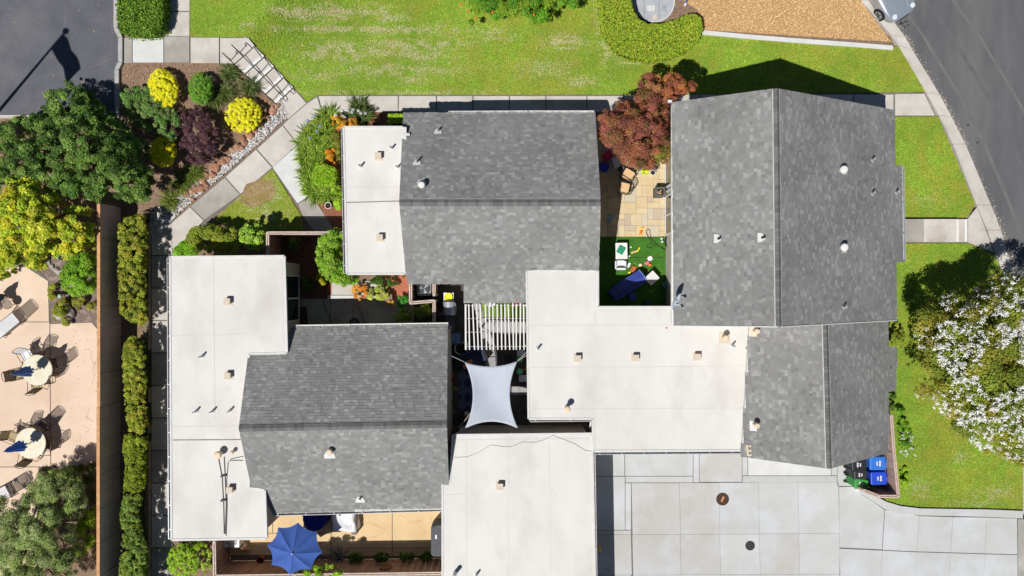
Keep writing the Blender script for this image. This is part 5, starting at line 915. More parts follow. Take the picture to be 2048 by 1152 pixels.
# ---------------------------------------------------------------- middle courtyard
PGM = M('pergola_white', C(244, 242, 238), C(232, 230, 226), 8, rough=0.6)
HPM0 = M('beam_grey', C(190, 188, 184), rough=0.7)
PE = thing('pergola', 'white slatted pergola over the stone path in the middle courtyard', 'pergola', tuple(P(990, 654)))
pz = 2.45; tops = [931, 937.5, 945, 953, 960, 970.5, 978, 985.5, 994, 1002, 1009.5, 1016, 1025, 1032.5, 1041, 1047]; bots = [931.5, 939, 949, 956.5, 964, 973, 980, 987, 995.5, 1003.5, 1011, 1019.5, 1027, 1032.5, 1040, 1048]
for i, (a, b) in enumerate(zip(tops, bots)):
    p, q = P(a, 608.5, pz), P(b, 699.5, pz); e = q-p; c = (p+q)/2; obj('slat', MB().box(c.x, c.y, pz-0.05, pz, e.length, 0.058 if i else 0.075, math.atan2(e.y, e.x)), PGM, PE)
for py in (611, 636.5, 664, 692.5): p, q = P(931, py, pz-0.06), P(1052, py+1, pz-0.06); c = (p+q)/2; obj('beam', MB().box(c.x, c.y, pz-0.12, pz-0.052, (q-p).length, 0.02), HPM0, PE)
for px, py in ((932, 611), (1050, 611), (932, 692), (1050, 692)): p = P(px, py, pz-0.1); obj('post', MB().box(p.x, p.y, 0, pz-0.05, 0.07, 0.07), PGM, PE)
STONE = M('path_stone', C(176, 176, 174), C(150, 150, 148), 5, rough=0.9, bump=0.3, rnd=0.06)
SPT = thing('stone_path', 'curved pale grey stone path under the pergola', 'path', tuple(P(980, 660)))
for q in ([(945, 604), (960, 604), (964, 620), (949, 622)], [(950, 623), (965, 621), (967, 634), (953, 638)], [(953, 640), (967, 636), (990, 640), (984, 664), (958, 662)], [(991, 640), (1018, 641), (1018, 664), (985, 664)], [(1019, 641), (1052, 642), (1052, 664), (1019, 664)], [(959, 664), (984, 666), (987, 690), (966, 690)], [(966, 692), (987, 692), (991, 712), (970, 714)], [(970, 715), (991, 714), (992, 740), (972, 740)], [(1024, 772), (1056, 772), (1056, 790), (1022, 790)]): slab(SPT, q, STONE, 0.04, 'stone', dz=0.04)
GT = sheet('artificial_turf', [(962, 596), (1053, 596), (1053, 634), (966, 634)], 0.012, M('bright_turf', C(130, 160, 50), C(110, 142, 42), 4, rough=1, bump=0.6, bscale=140))
def bar(m, p, q, w_=0.05, h=0.03): e = Vector(q)-Vector(p); c = (Vector(p)+Vector(q))/2; m.box(c.x, c.y, c.z-h/2, c.z+h/2, e.length, w_, math.atan2(e.y, e.x)); return m
for lab, px, py, cu in (('white folding garden chair with red cushion at the eave', 1033, 604, C(220, 70, 80)), ('white folding garden chair under the shingled eave', 981, 605, C(235, 235, 235))):
    v = P(px, py, 0.4); t = thing('garden_chair', lab, 'chair', (v.x, v.y, 0)); obj('seat', MB().rbox(v.x, v.y, 0.4, 0.44, 0.42, 0.4, 0.3, 0.06), WHITE, t); obj('cushion', MB().rbox(v.x, v.y+0.02, 0.442, 0.48, 0.34, 0.3, 0.3, 0.08), M('cushion_%d' % px, cu, rough=0.9), t)
    obj('backrest', MB().box(v.x, v.y+0.22, 0.5, 0.82, 0.42, 0.03, 0.3), WHITE, t)
    for x, y in ((-.17, -.16), (.17, -.16), (-.17, .16), (.17, .16)): obj('leg', MB().tube([(v.x+x, v.y+y, 0), (v.x+x*.9, v.y+y*.9, 0.4)], 0.014, 5), WHITE, t)
# heat pump unit, drum, grill and outdoor kitchen
HPM = M('unit_grey', C(150, 152, 154), C(130, 132, 134), 5, rough=0.6); DKG = M('dark_grey_metal', C(66, 70, 76), C(52, 55, 60), 6, rough=0.5, metal=0.3); STEEL = M('steel', C(190, 196, 204), C(172, 178, 188), 3, rough=0.35, metal=0.4)
def hvac(lab, px, py, s, h, mat, rz=0.0):
    v = P(px, py, h); t = thing('heat_pump', lab, 'heat pump', (v.x, v.y, 0), None); obj('cabinet', MB().rbox(v.x, v.y, 0.0, h, s, s, rz, 0.12, 4, 0.03), mat, t); obj('fan_well', MB().lathe(v.x, v.y, [(s*0.42, h+0.001), (s*0.42, h+0.02), (s*0.40, h+0.02), (s*0.39, h+0.006), (s*0.05, h+0.006)], 28), DKG, t)
    for k in range(3): a = k*2.094+0.5; bl = MB().add([(v.x, v.y, h+0.012), (v.x+s*.37*math.cos(a), v.y+s*.37*math.sin(a), h+0.012), (v.x+s*.37*math.cos(a+.7), v.y+s*.37*math.sin(a+.7), h+0.024), (v.x, v.y, h+0.014)], [(0, 1, 2, 3)]); obj('fan_blade', bl, STEEL, t)
    m = MB()
    for r in (0.12, 0.2, 0.28, 0.36): m.tube([(v.x+s*r*math.cos(i*.2618), v.y+s*r*math.sin(i*.2618), h+0.04) for i in range(24)], 0.006, 4, True)
    obj('fan_guard', m, mat, t, kind='stuff')
hvac('grey round topped heat pump boxed in by the low fence', 848, 577, 0.72, 0.8, HPM)
v = P(897, 594, 0.75); t = thing('side_table', 'black framed side table with white top in the outdoor kitchen', 'table', (v.x, v.y, 0)); obj('table_top', MB().rbox(v.x, v.y, 0.7, 0.74, 0.5, 0.42, 0, 0.02), WHITE, t); obj('shelf_box', MB().box(v.x-0.03, v.y-0.02, 0.0, 0.698, 0.54, 0.44), BLK, t)
obj('bowl', MB().lathe(v.x, v.y, [(0.08, 0.742), (0.18, 0.8), (0.2, 0.83), (0.18, 0.825), (0.1, 0.79), (0.01, 0.785)], 24), M('lime_plastic', C(240, 240, 40), rough=0.4), label='lime yellow round bowl on the white side table', category='bowl')
v = P(898, 617, 1.0); t = thing('gas_grill', 'stainless steel gas grill with closed lid in the outdoor kitchen', 'grill', (v.x, v.y, 0)); obj('cabinet', MB().box(v.x, v.y, 0, 0.85, 0.6, 0.7), DKG, t)
m = MB(); n = 10
for s in (0, 1):
    for i in range(n+1): a = math.pi*i/n; m.v.append((v.x-0.29*math.cos(a), v.y-0.32+0.64*s, 0.86+0.24*math.sin(a)))
m.f = [(i, i+1, n+2+i, n+1+i) for i in range(n)]+[tuple(range(n, -1, -1)), tuple(range(n+1, 2*n+2))]; obj('lid', m, STEEL, t); obj('handle', MB().tube([(v.x+0.3, v.y-0.25, 0.95), (v.x+0.34, v.y, 0.97), (v.x+0.3, v.y+0.25, 0.95)], 0.018, 6), STEEL, t)
KC = thing('outdoor_counter', 'dark outdoor kitchen counter with burner and sink bowl below the grill', 'counter', tuple(P(890, 645))); a = P(893, 645, 0.9); obj('counter_top', MB().box(a.x, a.y, 0.86, 0.9, 0.82, 1.1), M('stone_top', C(96, 92, 90), C(80, 76, 74), 10, rough=0.6), KC); obj('counter_body', MB().box(a.x, a.y, 0, 0.858, 0.74, 1.04), DKG, KC)
b = P(884, 637, 0.92); obj('burner', MB().box(b.x, b.y, 0.902, 0.95, 0.36, 0.3), BLK, KC); b = P(899, 655, 0.92); obj('sink_bowl', MB().lathe(b.x, b.y, [(0.12, 0.902), (0.13, 0.93), (0.11, 0.93), (0.09, 0.91)], 20), STEEL, KC)
v = P(911, 677, 0.7); t = thing('glass_table', 'square glass topped table beside the shingled wall', 'table', (v.x, v.y, 0)); obj('table_frame', MB().rbox(v.x, v.y, 0.62, 0.68, 0.6, 0.6, 0, 0.03), M('blue_grey_metal', C(84, 94, 112), rough=0.5), t); obj('glass_top', MB().rbox(v.x, v.y, 0.684, 0.695, 0.42, 0.46, 0, 0.03), M('blue_glass', C(120, 150, 190), C(90, 120, 165), 6, rough=0.1, spec=0.6), t); obj('pedestal', MB().box(v.x, v.y, 0, 0.62, 0.4, 0.4), DKG, t)
def pot(lab, px, py, r, h, mat, soil=True, nm='flower_pot', group=None):
    v = P(px, py, h); t = thing(nm, lab, 'pot', (v.x, v.y, 0), group); obj('pot', MB().lathe(v.x, v.y, [(r*0.7, 0), (r*0.95, h*0.85), (r*1.05, h*0.88), (r*1.05, h), (r*0.9, h), (r*0.86, h*0.85)], 24, cap=False), mat, t)
    obj('potting_soil', MB().lathe(v.x, v.y, [(r*0.6, 0.004), (r*0.86, h*0.8), (r*0.01, h*0.82)], 18), M('dark_soil', C(70, 56, 48), C(50, 40, 34), 20, rough=1), t); return t
pot('large round white rimmed planter beside the pergola', 922, 697, 0.32, 0.45, M('white_pot', C(226, 222, 216), rough=0.5))
# loveseat, rug, shade sail
NAVY = M('navy_cushion', C(62, 74, 104), C(52, 62, 90), 8, rough=0.9); ORC = M('orange_cushion', C(220, 150, 90), C(200, 130, 76), 8, rough=0.9); WICK = M('dark_wicker', C(58, 54, 54), C(44, 41, 42), 30, rough=0.8, bump=0.4)
v = P(945, 716, 0.4); t = thing('outdoor_sofa', 'navy cushioned outdoor sofa set at an angle below the pergola', 'sofa', (v.x, v.y, 0)); rz = 0.45
def rot(dx, dy): return v.x+dx*math.cos(rz)-dy*math.sin(rz), v.y+dx*math.sin(rz)+dy*math.cos(rz)
obj('frame', MB().rbox(v.x, v.y, 0.02, 0.26, 1.35, 0.8, rz, 0.05), WICK, t); obj('seat_cushion', MB().rbox(*rot(0, -0.05), 0.262, 0.42, 1.2, 0.66, rz, 0.08, 4, 0.05), NAVY, t); obj('backrest', MB().rbox(*rot(0, 0.36), 0.262, 0.72, 1.3, 0.14, rz, 0.05, 4, 0.04), NAVY, t)
for s in (-1, 1): obj('armrest', MB().rbox(*rot(0.65*s, 0), 0.262, 0.56, 0.1, 0.78, rz, 0.03), WICK, t)
for lab, px, py, r in (('tan orange cushion on the navy sofa', 938, 724, 0.3), ('second orange cushion on the navy sofa nearest the shade sail', 930, 732, 0.9)): q = P(px, py, 0.5); obj('cushion', MB().rbox(q.x, q.y, 0.43, 0.54, 0.34, 0.2, r, 0.06, 4, 0.04), ORC, label=lab, category='cushion')
RG = thing('rug', 'navy rug with pale diamond pattern under the shade sail', 'rug', tuple(P(950, 780))); a, b = P(918, 738), P(990, 822); obj('rug_base', MB().box((a.x+b.x)/2, (a.y+b.y)/2, 0.006, 0.018, b.x-a.x, a.y-b.y), M('rug_navy', C(60, 72, 104), C(50, 60, 90), 30, rough=1), RG)
m = MB()
for cxp in (925, 946, 967):
    for cyp in (752, 780, 808):
        for s in (0.33, 0.2, 0.09):
            q = P(cxp, cyp); w_ = 0.03; 
            for i in range(4):
                a0 = i*math.pi/2; p0 = Vector((q.x+s*0.78*math.cos(a0), q.y+s*math.sin(a0), 0.021)); p1 = Vector((q.x+s*0.78*math.cos(a0+math.pi/2), q.y+s*math.sin(a0+math.pi/2), 0.021)); bar(m, p0, p1, w_, 0.003)
obj('diamond_pattern', m, M('rug_pale', C(150, 164, 190), C(130, 144, 172), 30, rough=1), RG, kind='stuff')
SAIL = M('sail_cloth', C(206, 213, 224), C(200, 207, 219), 2, rough=0.85, trans=0.15); CR = {'a': P(929, 724, 2.62), 'b': P(1035, 722, 2.7), 'c': P(1037, 858, 2.6), 'd': P(929, 858, 2.55)}
SH = thing('shade_sail', 'pale grey four cornered shade sail stretched over the middle courtyard', 'shade sail', (CR['a'].x+1.2, CR['a'].y-1.5, 0)); n = 22; m = MB()
for i in range(n+1):
    for j in range(n+1):
        u, q = i/n, j/n; ti, bi, li = 0.075*4*u*(1-u), 0.11*4*u*(1-u), 0.155*4*q*(1-q); uu = li+(1-2*li)*u; qq = ti+(1-ti-bi)*q
        p = CR['a']*(1-uu)*(1-qq)+CR['b']*uu*(1-qq)+CR['c']*uu*qq+CR['d']*(1-uu)*qq; p.z -= 0.22*math.sin(math.pi*u)*math.sin(math.pi*q)
        m.v.append(tuple(p))
m.f = [(i*(n+1)+j, i*(n+1)+j+1, (i+1)*(n+1)+j+1, (i+1)*(n+1)+j) for i in range(n) for j in range(n)]; o = obj('cloth', m, SAIL, SH, sm=True); so = o.modifiers.new('thickness', 'SOLIDIFY'); so.thickness = 0.006
ROPE = M('rope', C(214, 208, 198), C(180, 174, 166), 20, rough=0.9)
for c, (px, py, z) in (('a', (897, 709, 2.75)), ('b', (1056, 702, 2.9)), ('c', (1047, 869, 2.85)), ('d', (911, 867, 2.8))): obj('rope', MB().tube([CR[c], P(px, py, z)], 0.013, 5), ROPE, SH)
obj('rope', MB().tube([CR['b'], P(1058, 708, 2.9)], 0.011, 5), ROPE, SH)
v = P(912, 866, 2.7); obj('anchor_post', MB().tube([(v.x, v.y+0.1, 0), (v.x, v.y+0.1, 2.8)], 0.04, 8), DKG, SH); obj('tie_strap', MB().tube([P(941, 826, 2.3), P(928, 843, 2.3), (v.x, v.y+0.1, 2.2)], 0.014, 5), ROPE, SH)
GL_ = M('green_glass', C(120, 196, 150), C(90, 170, 126), 10, rough=0.25)
for lab, px, py in (('green glass lantern stool at the corner of the shade sail', 1039, 719), ('green glass lantern stool beside the steel side table', 1039, 744)): q = P(px, py, 0.45); obj('garden_stool', MB().lathe(q.x, q.y, [(0.1, 0), (0.17, 0.15), (0.17, 0.32), (0.11, 0.44), (0.03, 0.45)], 20), GL_, label=lab, category='stool')
for lab, px, py in (('small steel side table near the ropes of the shade sail', 1042, 706), ('small steel side table above the concrete step', 1046, 757)):
    q = P(px, py, 0.45); t = thing('side_table', lab, 'table', (q.x, q.y, 0)); obj('table_top', MB().rbox(q.x, q.y, 0.42, 0.45, 0.4, 0.32, 0, 0.03), STEEL, t); obj('table_leg', MB().box(q.x, q.y, 0, 0.418, 0.3, 0.22), DKG, t)
t = thing('iron_chair', 'dark iron chair on the right of the courtyard path', 'chair', tuple(P(1018, 716))); q = P(1018, 716, 0.42); obj('seat', MB().rbox(q.x, q.y, 0.4, 0.43, 0.44, 0.42, 0.3, 0.08), BLK, t); obj('backrest', MB().tube([(q.x-.2, q.y-.2, 0.43), (q.x-.26, q.y-.2, 0.85), (q.x+.02, q.y-.27, 0.88), (q.x+.2, q.y-.1, 0.43)], 0.02, 6), BLK, t)
for x, y in ((-.18, -.17), (.18, -.17), (-.18, .17), (.18, .17)): obj('leg', MB().tube([(q.x+x, q.y+y, 0), (q.x+x*.9, q.y+y*.9, 0.4)], 0.014, 5), BLK, t)
for k, (px, py, c) in enumerate(((903, 752, C(200, 120, 60)), (905, 763, C(190, 90, 50)), (907, 778, C(236, 226, 60)), (905, 805, C(150, 150, 70)), (904, 820, C(220, 210, 120)), (1053, 738, C(236, 226, 80)))):
    lab = ('orange flowers', 'rust coloured flowers', 'bright yellow flower', 'olive plant', 'pale flowers', 'yellow flowers')[k]+(' in the narrow bed along the shaded shingled house wall' if k < 5 else ' beside the flat roof edge next to the green stool'); bush(lab, ell(px, py, 6, 5, 10, 0.2), 0.5, 240, 0.06, [c, C(80, 100, 44)], ncl=6, rcl=0.09, nm='flowering_plant', cat='plant')
q = P(933, 826); t = thing('lantern', 'small orange and white lantern beside the rug', 'lantern', tuple(q)); obj('lantern_base', MB().rbox(q.x, q.y, 0, 0.06, 0.3, 0.3, 0.6, 0.03), DKG, t); obj('lantern_body', MB().lathe(q.x, q.y, [(0.1, 0.061), (0.12, 0.2), (0.07, 0.3), (0.02, 0.32)], 16), WHITE, t); q = P(937, 833); obj('cushion', MB().rbox(q.x, q.y, 0.02, 0.14, 0.36, 0.3, 0.5, 0.08, 4, 0.05), M('red_orange', C(214, 110, 60), rough=0.9), label='red orange floor cushion beside the rug under the sail edge', category='cushion')
# left courtyard bits
q = P(612, 633); obj('doormat', MB().rbox(q.x-0.2, q.y, 0.021, 0.04, 0.55, 0.95, 0.08, 0.03), M('brown_mat', C(90, 74, 60), C(70, 58, 48), 20, rough=1), label='brown doormat beside the long window', category='doormat')
q = P(709, 646); m = MB(); pts = []
for i in range(90): a = i*0.42; r = 0.24-0.0006*i; pts.append((q.x+r*math.cos(a), q.y+r*math.sin(a), 0.035+0.0016*i))
obj('hose_coil', MB().tube(pts, 0.015, 5), M('black_hose', C(44, 46, 48), rough=0.5), label='black hose coil on the shaded slab under the eave', category='hose')
for k, pts in enumerate((((647, 600), (650, 615), (662, 640), (665, 655)), ((714, 598), (716, 612), (728, 640), (733, 652)))): obj('garden_hose', MB().tube([P(*q, 0.035) for q in pts], 0.014, 5), M('black_hose', C(44, 46, 48)), label=('black hose lying across the shaded slab near the doormat', 'black hose running to the coil on the shaded slab')[k], category='hose')
q = P(780, 598); t = thing('plant_trough', 'weathered wooden trough with orange flowers by the mulch', 'planter', tuple(q)); obj('trough', MB().box(q.x, q.y, 0, 0.4, 0.36, 0.44, 0.1), M('grey_wood', C(160, 140, 126), C(130, 112, 100), 8, rough=0.9, bump=0.4), t); crown(t, ell(781, 607, 9, 7, 10), 0.35, 0.55, 8, 0.09, 300, 0.07, [C(226, 190, 80), C(230, 170, 60)], 'foliage')
pot('white pot with dark soil beside the lime shrub and grey walk', 656, 411, 0.16, 0.32, WHITE)
# ---------------------------------------------------------------- lower courtyard
UM = M('blue_umbrella', C(74, 108, 186), C(68, 100, 176), 3, rough=0.85, trans=0.12); v = P(585, 1107, 2.55); t = thing('open_umbrella', 'large open blue umbrella in the lower courtyard', 'umbrella', (v.x, v.y, 0)); tips = [(596, 1045), (634, 1064), (645, 1104), (623, 1139), (580, 1150), (543, 1130), (534, 1091), (556, 1055)]; m = MB()
tp = [P(*q, 2.08) for q in tips]; ns, nr_ = 6, 8; ring = []
for i in range(8):
    a, b = tp[i], tp[(i+1) % 8]
    for s in range(ns): f = s/ns; p = a.lerp(b, f); mid = 4*f*(1-f); p = p.lerp(Vector((v.x, v.y, p.z)), 0.10*mid); p.z -= 0.03*mid; ring.append(p)
K = len(ring); vs = []
for r in range(1, nr_+1):
    f = r/nr_
    for i, p in enumerate(ring): fr = (i % ns)/ns; vs.append((v.x+(p.x-v.x)*f, v.y+(p.y-v.y)*f, 2.55+(p.z-2.55)*(f**1.25)-0.05*4*fr*(1-fr)*f*(1-f)*2))
vs.append((v.x, v.y, 2.56)); m.add(vs, [(r*K+i, r*K+(i+1) % K, (r+1)*K+(i+1) % K, (r+1)*K+i) for r in range(nr_-1) for i in range(K)]+[(nr_*K, i, (i+1) % K) for i in range(K)]); o = obj('canopy', m, UM, t)
for i in range(8): obj('rib', MB().tube([(v.x, v.y, 2.5), tuple(tp[i]-Vector((0, 0, 0.02)))], 0.01, 5), GALV, t)
obj('pole', MB().tube([(v.x, v.y, 0), (v.x, v.y, 2.58)], 0.024, 8), GALV, t); obj('finial', MB().lathe(v.x, v.y, [(0.04, 2.56), (0.05, 2.6), (0.03, 2.64), (0.01, 2.66)], 12), WHITE, t); obj('base', MB().lathe(v.x, v.y, [(0.3, 0), (0.3, 0.06), (0.05, 0.1), (0.04, 0.3)], 20), DKG, t)
NV = M('deep_blue_vinyl', C(34, 44, 150), C(28, 36, 126), 4, rough=0.4); q = P(629, 1038, 0.75); t = thing('round_table', 'deep blue round covered table under the lower gutter', 'table', (q.x, q.y, 0)); obj('cover', MB().lathe(q.x, q.y, [(0.62, 0.02), (0.6, 0.5), (0.58, 0.72), (0.52, 0.76), (0.02, 0.77)], 36), NV, t)
WC = M('white_cover', C(240, 242, 244), C(226, 230, 236), 2, rough=0.7); q = P(687, 1040, 0.7); t = thing('covered_furniture', 'white fabric cover draped over furniture under the lower gutter', 'furniture cover', (q.x, q.y, 0))
m = MB(); nx_, ny_ = 14, 12; sx, sy = 1.3, 1.35
for i in range(nx_+1):
    for j in range(ny_+1): u, w_ = i/nx_, j/ny_; e = min(u, 1-u, w_, 1-w_); z = 0.72*smooth(e/0.1)+0.05*math.sin(u*7+w_*3)-0.10*math.exp(-((u-.75)/.14)**2-((w_-.3)/.12)**2)*2; m.v.append((q.x-sx/2+sx*u+0.04*math.sin(w_*9), q.y-sy/2+sy*w_+0.05*math.sin(u*6), max(z, 0.02)))
m.f = [(i*(ny_+1)+j, (i+1)*(ny_+1)+j, (i+1)*(ny_+1)+j+1, i*(ny_+1)+j+1) for i in range(nx_) for j in range(ny_)]; obj('cover', m, WC, t, sm=True); b = P(682, 1027, 0.78); obj('handle', MB().rbox(b.x, b.y, 0.74, 0.8, 0.1, 0.26, -0.7, 0.04), BLK, t)
b = P(711, 1040, 0.02); obj('brown_cover', MB().rbox(b.x+0.02, b.y, 0.0, 0.55, 0.3, 1.15, 0.05, 0.08, 4, 0.06), M('taupe_cloth', C(150, 138, 128), C(130, 118, 108), 6, rough=0.95), label='taupe cloth covered bench against the white cover', category='bench')
GC = M('grill_cover', C(96, 98, 104), C(82, 84, 90), 4, rough=0.75, bump=0.2); q = P(872, 1083, 1.0); t = thing('covered_grill', 'grey covered grill partly under the garage roof edge', 'grill', (q.x, q.y, 0)); m = MB().rbox(q.x+0.05, q.y, 0.0, 1.0, 0.62, 1.55, 0.0, 0.18, 4, 0.12); obj('cover', m, GC, t); b = P(872, 1072, 1.02); obj('logo_patch', MB().box(b.x, b.y-0.05, 1.0, 1.006, 0.08, 0.2), WHITE, t)
obj('side_shelf', MB().rbox(q.x+0.12, q.y+0.62, 1.002, 1.03, 0.3, 0.34, 0, 0.03), DKG, t)
q = P(462, 1083, 0.75); t = thing('air_conditioner', 'white boxy air conditioner half under the long flat roof', 'air conditioner', (q.x, q.y, 0)); obj('cabinet', MB().rbox(q.x, q.y, 0.0, 0.72, 0.8, 0.62, 0, 0.05, 3, 0.02), M('ac_white', C(232, 235, 238), C(220, 223, 226), 4, rough=0.5), t); obj('fan_grille', MB().lathe(q.x, q.y-0.02, [(0.27, 0.721), (0.27, 0.735), (0.25, 0.735), (0.24, 0.724), (0.02, 0.724)], 28), HPM, t)
for k in range(4): a = k*math.pi/4; obj('grille_bar', MB().box(q.x, q.y-0.02, 0.737, 0.748, 0.54, 0.03, a), WHITE, t)
q = P(492, 1093); t = rock(492, 1093, 0.3, None, M('driftwood', C(196, 158, 122), C(130, 98, 74), 6, rough=0.95, bump=1.0, bscale=14), 0.8, label='chunky brown driftwood stump beside the air conditioner', category='stump')
pot('terracotta pot in the shade below the open umbrella', 520, 1121, 0.18, 0.36, M('terracotta', C(176, 96, 70), C(150, 80, 58), 8, rough=0.9))
clump('blue grey agave in the shaded bed of the lower courtyard', 682, 1114, 34, 0.8, 0.10, [C(140, 156, 150), C(110, 128, 126)], 1, 0.02, 'agave', elev=(15, 75), droop=0.15)
for lab, px, py in (('rounded green shrub right of the agave', 712, 1116), ('rounded green shrub in the middle of the shaded bed', 765, 1114), ('white flowered green shrub in the shaded bed', 812, 1112), ('rounded green shrub nearest the garage in the shaded bed', 852, 1113)): bush(lab, ell(px, py, 16, 10, 14, 0.12), 0.7, 1500, 0.08, GRN, ncl=16, rcl=0.16)
q = P(772, 1140, 1.1); a = P(700, 1149, 1.8); obj('wall_plaque', MB().lathe(0, 0, [(0.01, -0.03), (0.3, -0.03), (0.32, 0.0), (0.28, 0.02), (0.01, 0.03)], 28), M('carved_wood', C(150, 104, 66), C(110, 74, 46), 12, rough=0.9, bump=0.5), local=True, label='round carved wooden plaque hung on the lower fence', category='plaque')
o = bpy.data.objects['wall_plaque']; o.rotation_euler = (-math.pi/2, 0, 0); o.location = (P(772, 1140, 1.1).x, P(772, 1149, 1.8).y+0.07, 1.1)
v = P(1197, 1090); q = P(1195, 1090); obj('yellow_bollard', MB().lathe(q.x+0.02, q.y, [(0.06, 0), (0.06, 0.8), (0.03, 0.84), (0.01, 0.85)], 14), M('safety_yellow', C(220, 180, 40), C(200, 160, 30), 6, rough=0.6), label='yellow bollard in the shade beside the garage wall', category='bollard')
# ---------------------------------------------------------------- right hand yard
IRONB = M('iron_black', C(44, 42, 42), C(34, 32, 32), 12, rough=0.5, metal=0.3); CUSH = M('tan_cushion', C(236, 198, 152), C(226, 186, 138), 6, rough=0.9)
def ironchair(lab, px, py, rz, cush):
    v = P(px, py, 0.45); t = thing('iron_armchair', lab, 'chair', (v.x, v.y, 0), None, rz); obj('seat', MB().rbox(0, 0, 0.36, 0.4, 0.56, 0.54, 0, 0.06), IRONB, t, True)
    if cush: obj('cushion', MB().rbox(0, 0.02, 0.402, 0.5, 0.52, 0.5, 0, 0.05, 4, 0.03), CUSH, t, True)
    pts = [(-0.3, 0.26, 0.62), (-0.33, -0.1, 0.66), (-0.26, -0.32, 0.8), (0, -0.4, 0.92), (0.26, -0.32, 0.8), (0.33, -0.1, 0.66), (0.3, 0.26, 0.62)]; obj('back_rail', MB().tube(pts, 0.022, 6), IRONB, t, True)
    for k in range(9): f = -0.28+0.07*k; obj('back_spindle', MB().tube([(f*0.9, -0.24, 0.4), (f, -0.33+abs(f)*0.15, 0.6), (f, -0.38+f*f*1.2, 0.88-abs(f)*0.3)], 0.012, 5), IRONB, t, True)
    for x, y in ((-.25, .24), (.25, .24), (-.25, -.24), (.25, -.24)): obj('leg', MB().tube([(x, y, 0), (x, y, 0.36)], 0.018, 6), IRONB, t, True)
    return t
ironchair('black iron armchair with tan cushion beside the red tree', 1256, 350, -0.55, True); ironchair('black iron armchair with tan cushion tipped over the shade line', 1249, 376, 1.35, True)
q = P(1320, 384, 0.62); t = thing('fire_table', 'square dark fire table with glowing stones beside the sliding door', 'fire table', (q.x, q.y, 0)); obj('cabinet', MB().box(q.x, q.y, 0, 0.56, 0.44, 0.44), DKG, t); obj('table_top', MB().rbox(q.x, q.y, 0.562, 0.62, 0.52, 0.5, 0, 0.03), M('granite', C(110, 110, 104), C(84, 84, 80), 25, rough=0.5), t); obj('burner_tray', MB().box(q.x+0.02, q.y, 0.621, 0.632, 0.28, 0.28), IRONB, t)
for k in range(9): a = P(1320, 384, 0.64); obj('fire_stone', MB().lathe(a.x+random.uniform(-.09, .11), a.y+random.uniform(-.1, .1), [(0.02, 0.632), (0.045, 0.65), (0.03, 0.68), (0.005, 0.69)], 7), M('fire_glass', C(222, 190, 150), C(150, 110, 80), 30, rough=0.6), t)
for lab, px, py, r, m_ in (('white rimmed plant pot on the stone patio', 1306, 345, 0.13, WHITE), ('pale plant pot under the red tree beside the white rimmed pot', 1313, 334, 0.13, GALV), ('small dark pot under the red tree', 1303, 333, 0.09, DKG)): pot(lab, px, py, r, 0.26, m_)
bush('lime green leafy pot plant at the foot of the red tree', [(1282, 345), (1288, 330), (1298, 328), (1298, 342), (1290, 350)], 0.5, 700, 0.09, [C(216, 226, 50), C(190, 210, 50)], ncl=8, rcl=0.12)
def toybox(lab, nm, px, py, sx, sy, h, col, rz=0.0, cat='toy', z=0.0, rr=0.03, e=0.02): q = P(px, py, z+h); return obj(nm, MB().rbox(q.x, q.y, z, z+h, sx, sy, rz, rr, 3, e), M('toy_%d_%d' % (px, py), col, rough=0.6), label=lab, category=cat)
toybox('pink toy box in the shade beside the low house wall', 'toy_box', 1216, 311, 0.42, 0.36, 0.35, C(210, 40, 100), 0.6); toybox('dark blue toy box in the shade below the pink one', 'toy_box', 1209, 333, 0.44, 0.36, 0.35, C(50, 60, 190), -0.4)
toybox('white folded chair frame leaning at the edge of the shade', 'folded_chair', 1232, 324, 0.3, 0.5, 0.5, C(225, 225, 235), 0.3, 'chair'); toybox('dark grey bag beside the iron armchair', 'bag', 1244, 336, 0.3, 0.3, 0.3, C(90, 90, 92), 0.6, 'bag', rr=0.1, e=0.06); toybox('colourful magazine lying in the shade of the low house', 'magazine', 1219, 438, 0.3, 0.5, 0.02, C(150, 170, 186), -0.5, 'magazine')
for lab, px, py, c in (('yellow toy duck on the patio edge', 1285, 456, C(250, 200, 40)), ('orange toy on the patio edge below the yellow one', 1283, 463, C(240, 120, 40)), ('orange yellow toy at the edge of the green turf', 1281, 468, C(246, 170, 50))): toybox(lab, 'toy', px, py, 0.14, 0.12, 0.1, c, 0.4, rr=0.05, e=0.04)
q = P(1243, 502, 0.42); t = thing('play_table', 'white rectangular play table on the green turf', 'table', (q.x, q.y, 0)); obj('table_top', MB().rbox(q.x, q.y, 0.38, 0.42, 0.58, 0.8, 0.02, 0.03), WHITE, t)
for x, y in ((-.25, -.35), (.25, -.35), (-.25, .35), (.25, .35)): obj('leg', MB().box(q.x+x, q.y+y, 0.02, 0.38, 0.05, 0.05), WHITE, t)
obj('play_tray', MB().rbox(P(1242, 500, 0.43).x, P(1242, 500, 0.43).y, 0.422, 0.47, 0.34, 0.38, -0.5, 0.03), M('green_tray', C(50, 160, 120), C(40, 140, 104), 8, rough=0.5), label='green plastic tray on the white play table', category='tray')
q = P(1241, 530, 0.3); t = thing('toddler_chair', 'white plastic toddler chair below the play table', 'chair', (q.x, q.y, 0)); PLW = M('white_plastic', C(230, 232, 238), rough=0.4); obj('seat', MB().rbox(q.x, q.y+0.05, 0.2, 0.25, 0.5, 0.36, 0, 0.1), PLW, t); obj('backrest', MB().rbox(q.x, q.y-0.2, 0.252, 0.5, 0.46, 0.1, 0, 0.04), PLW, t)
for s in (-1, 1): obj('armrest', MB().rbox(q.x+0.24*s, q.y, 0.252, 0.36, 0.07, 0.4, 0, 0.03), PLW, t); obj('leg', MB().rbox(q.x+0.2*s, q.y, 0.02, 0.2, 0.08, 0.36, 0, 0.03), PLW, t)
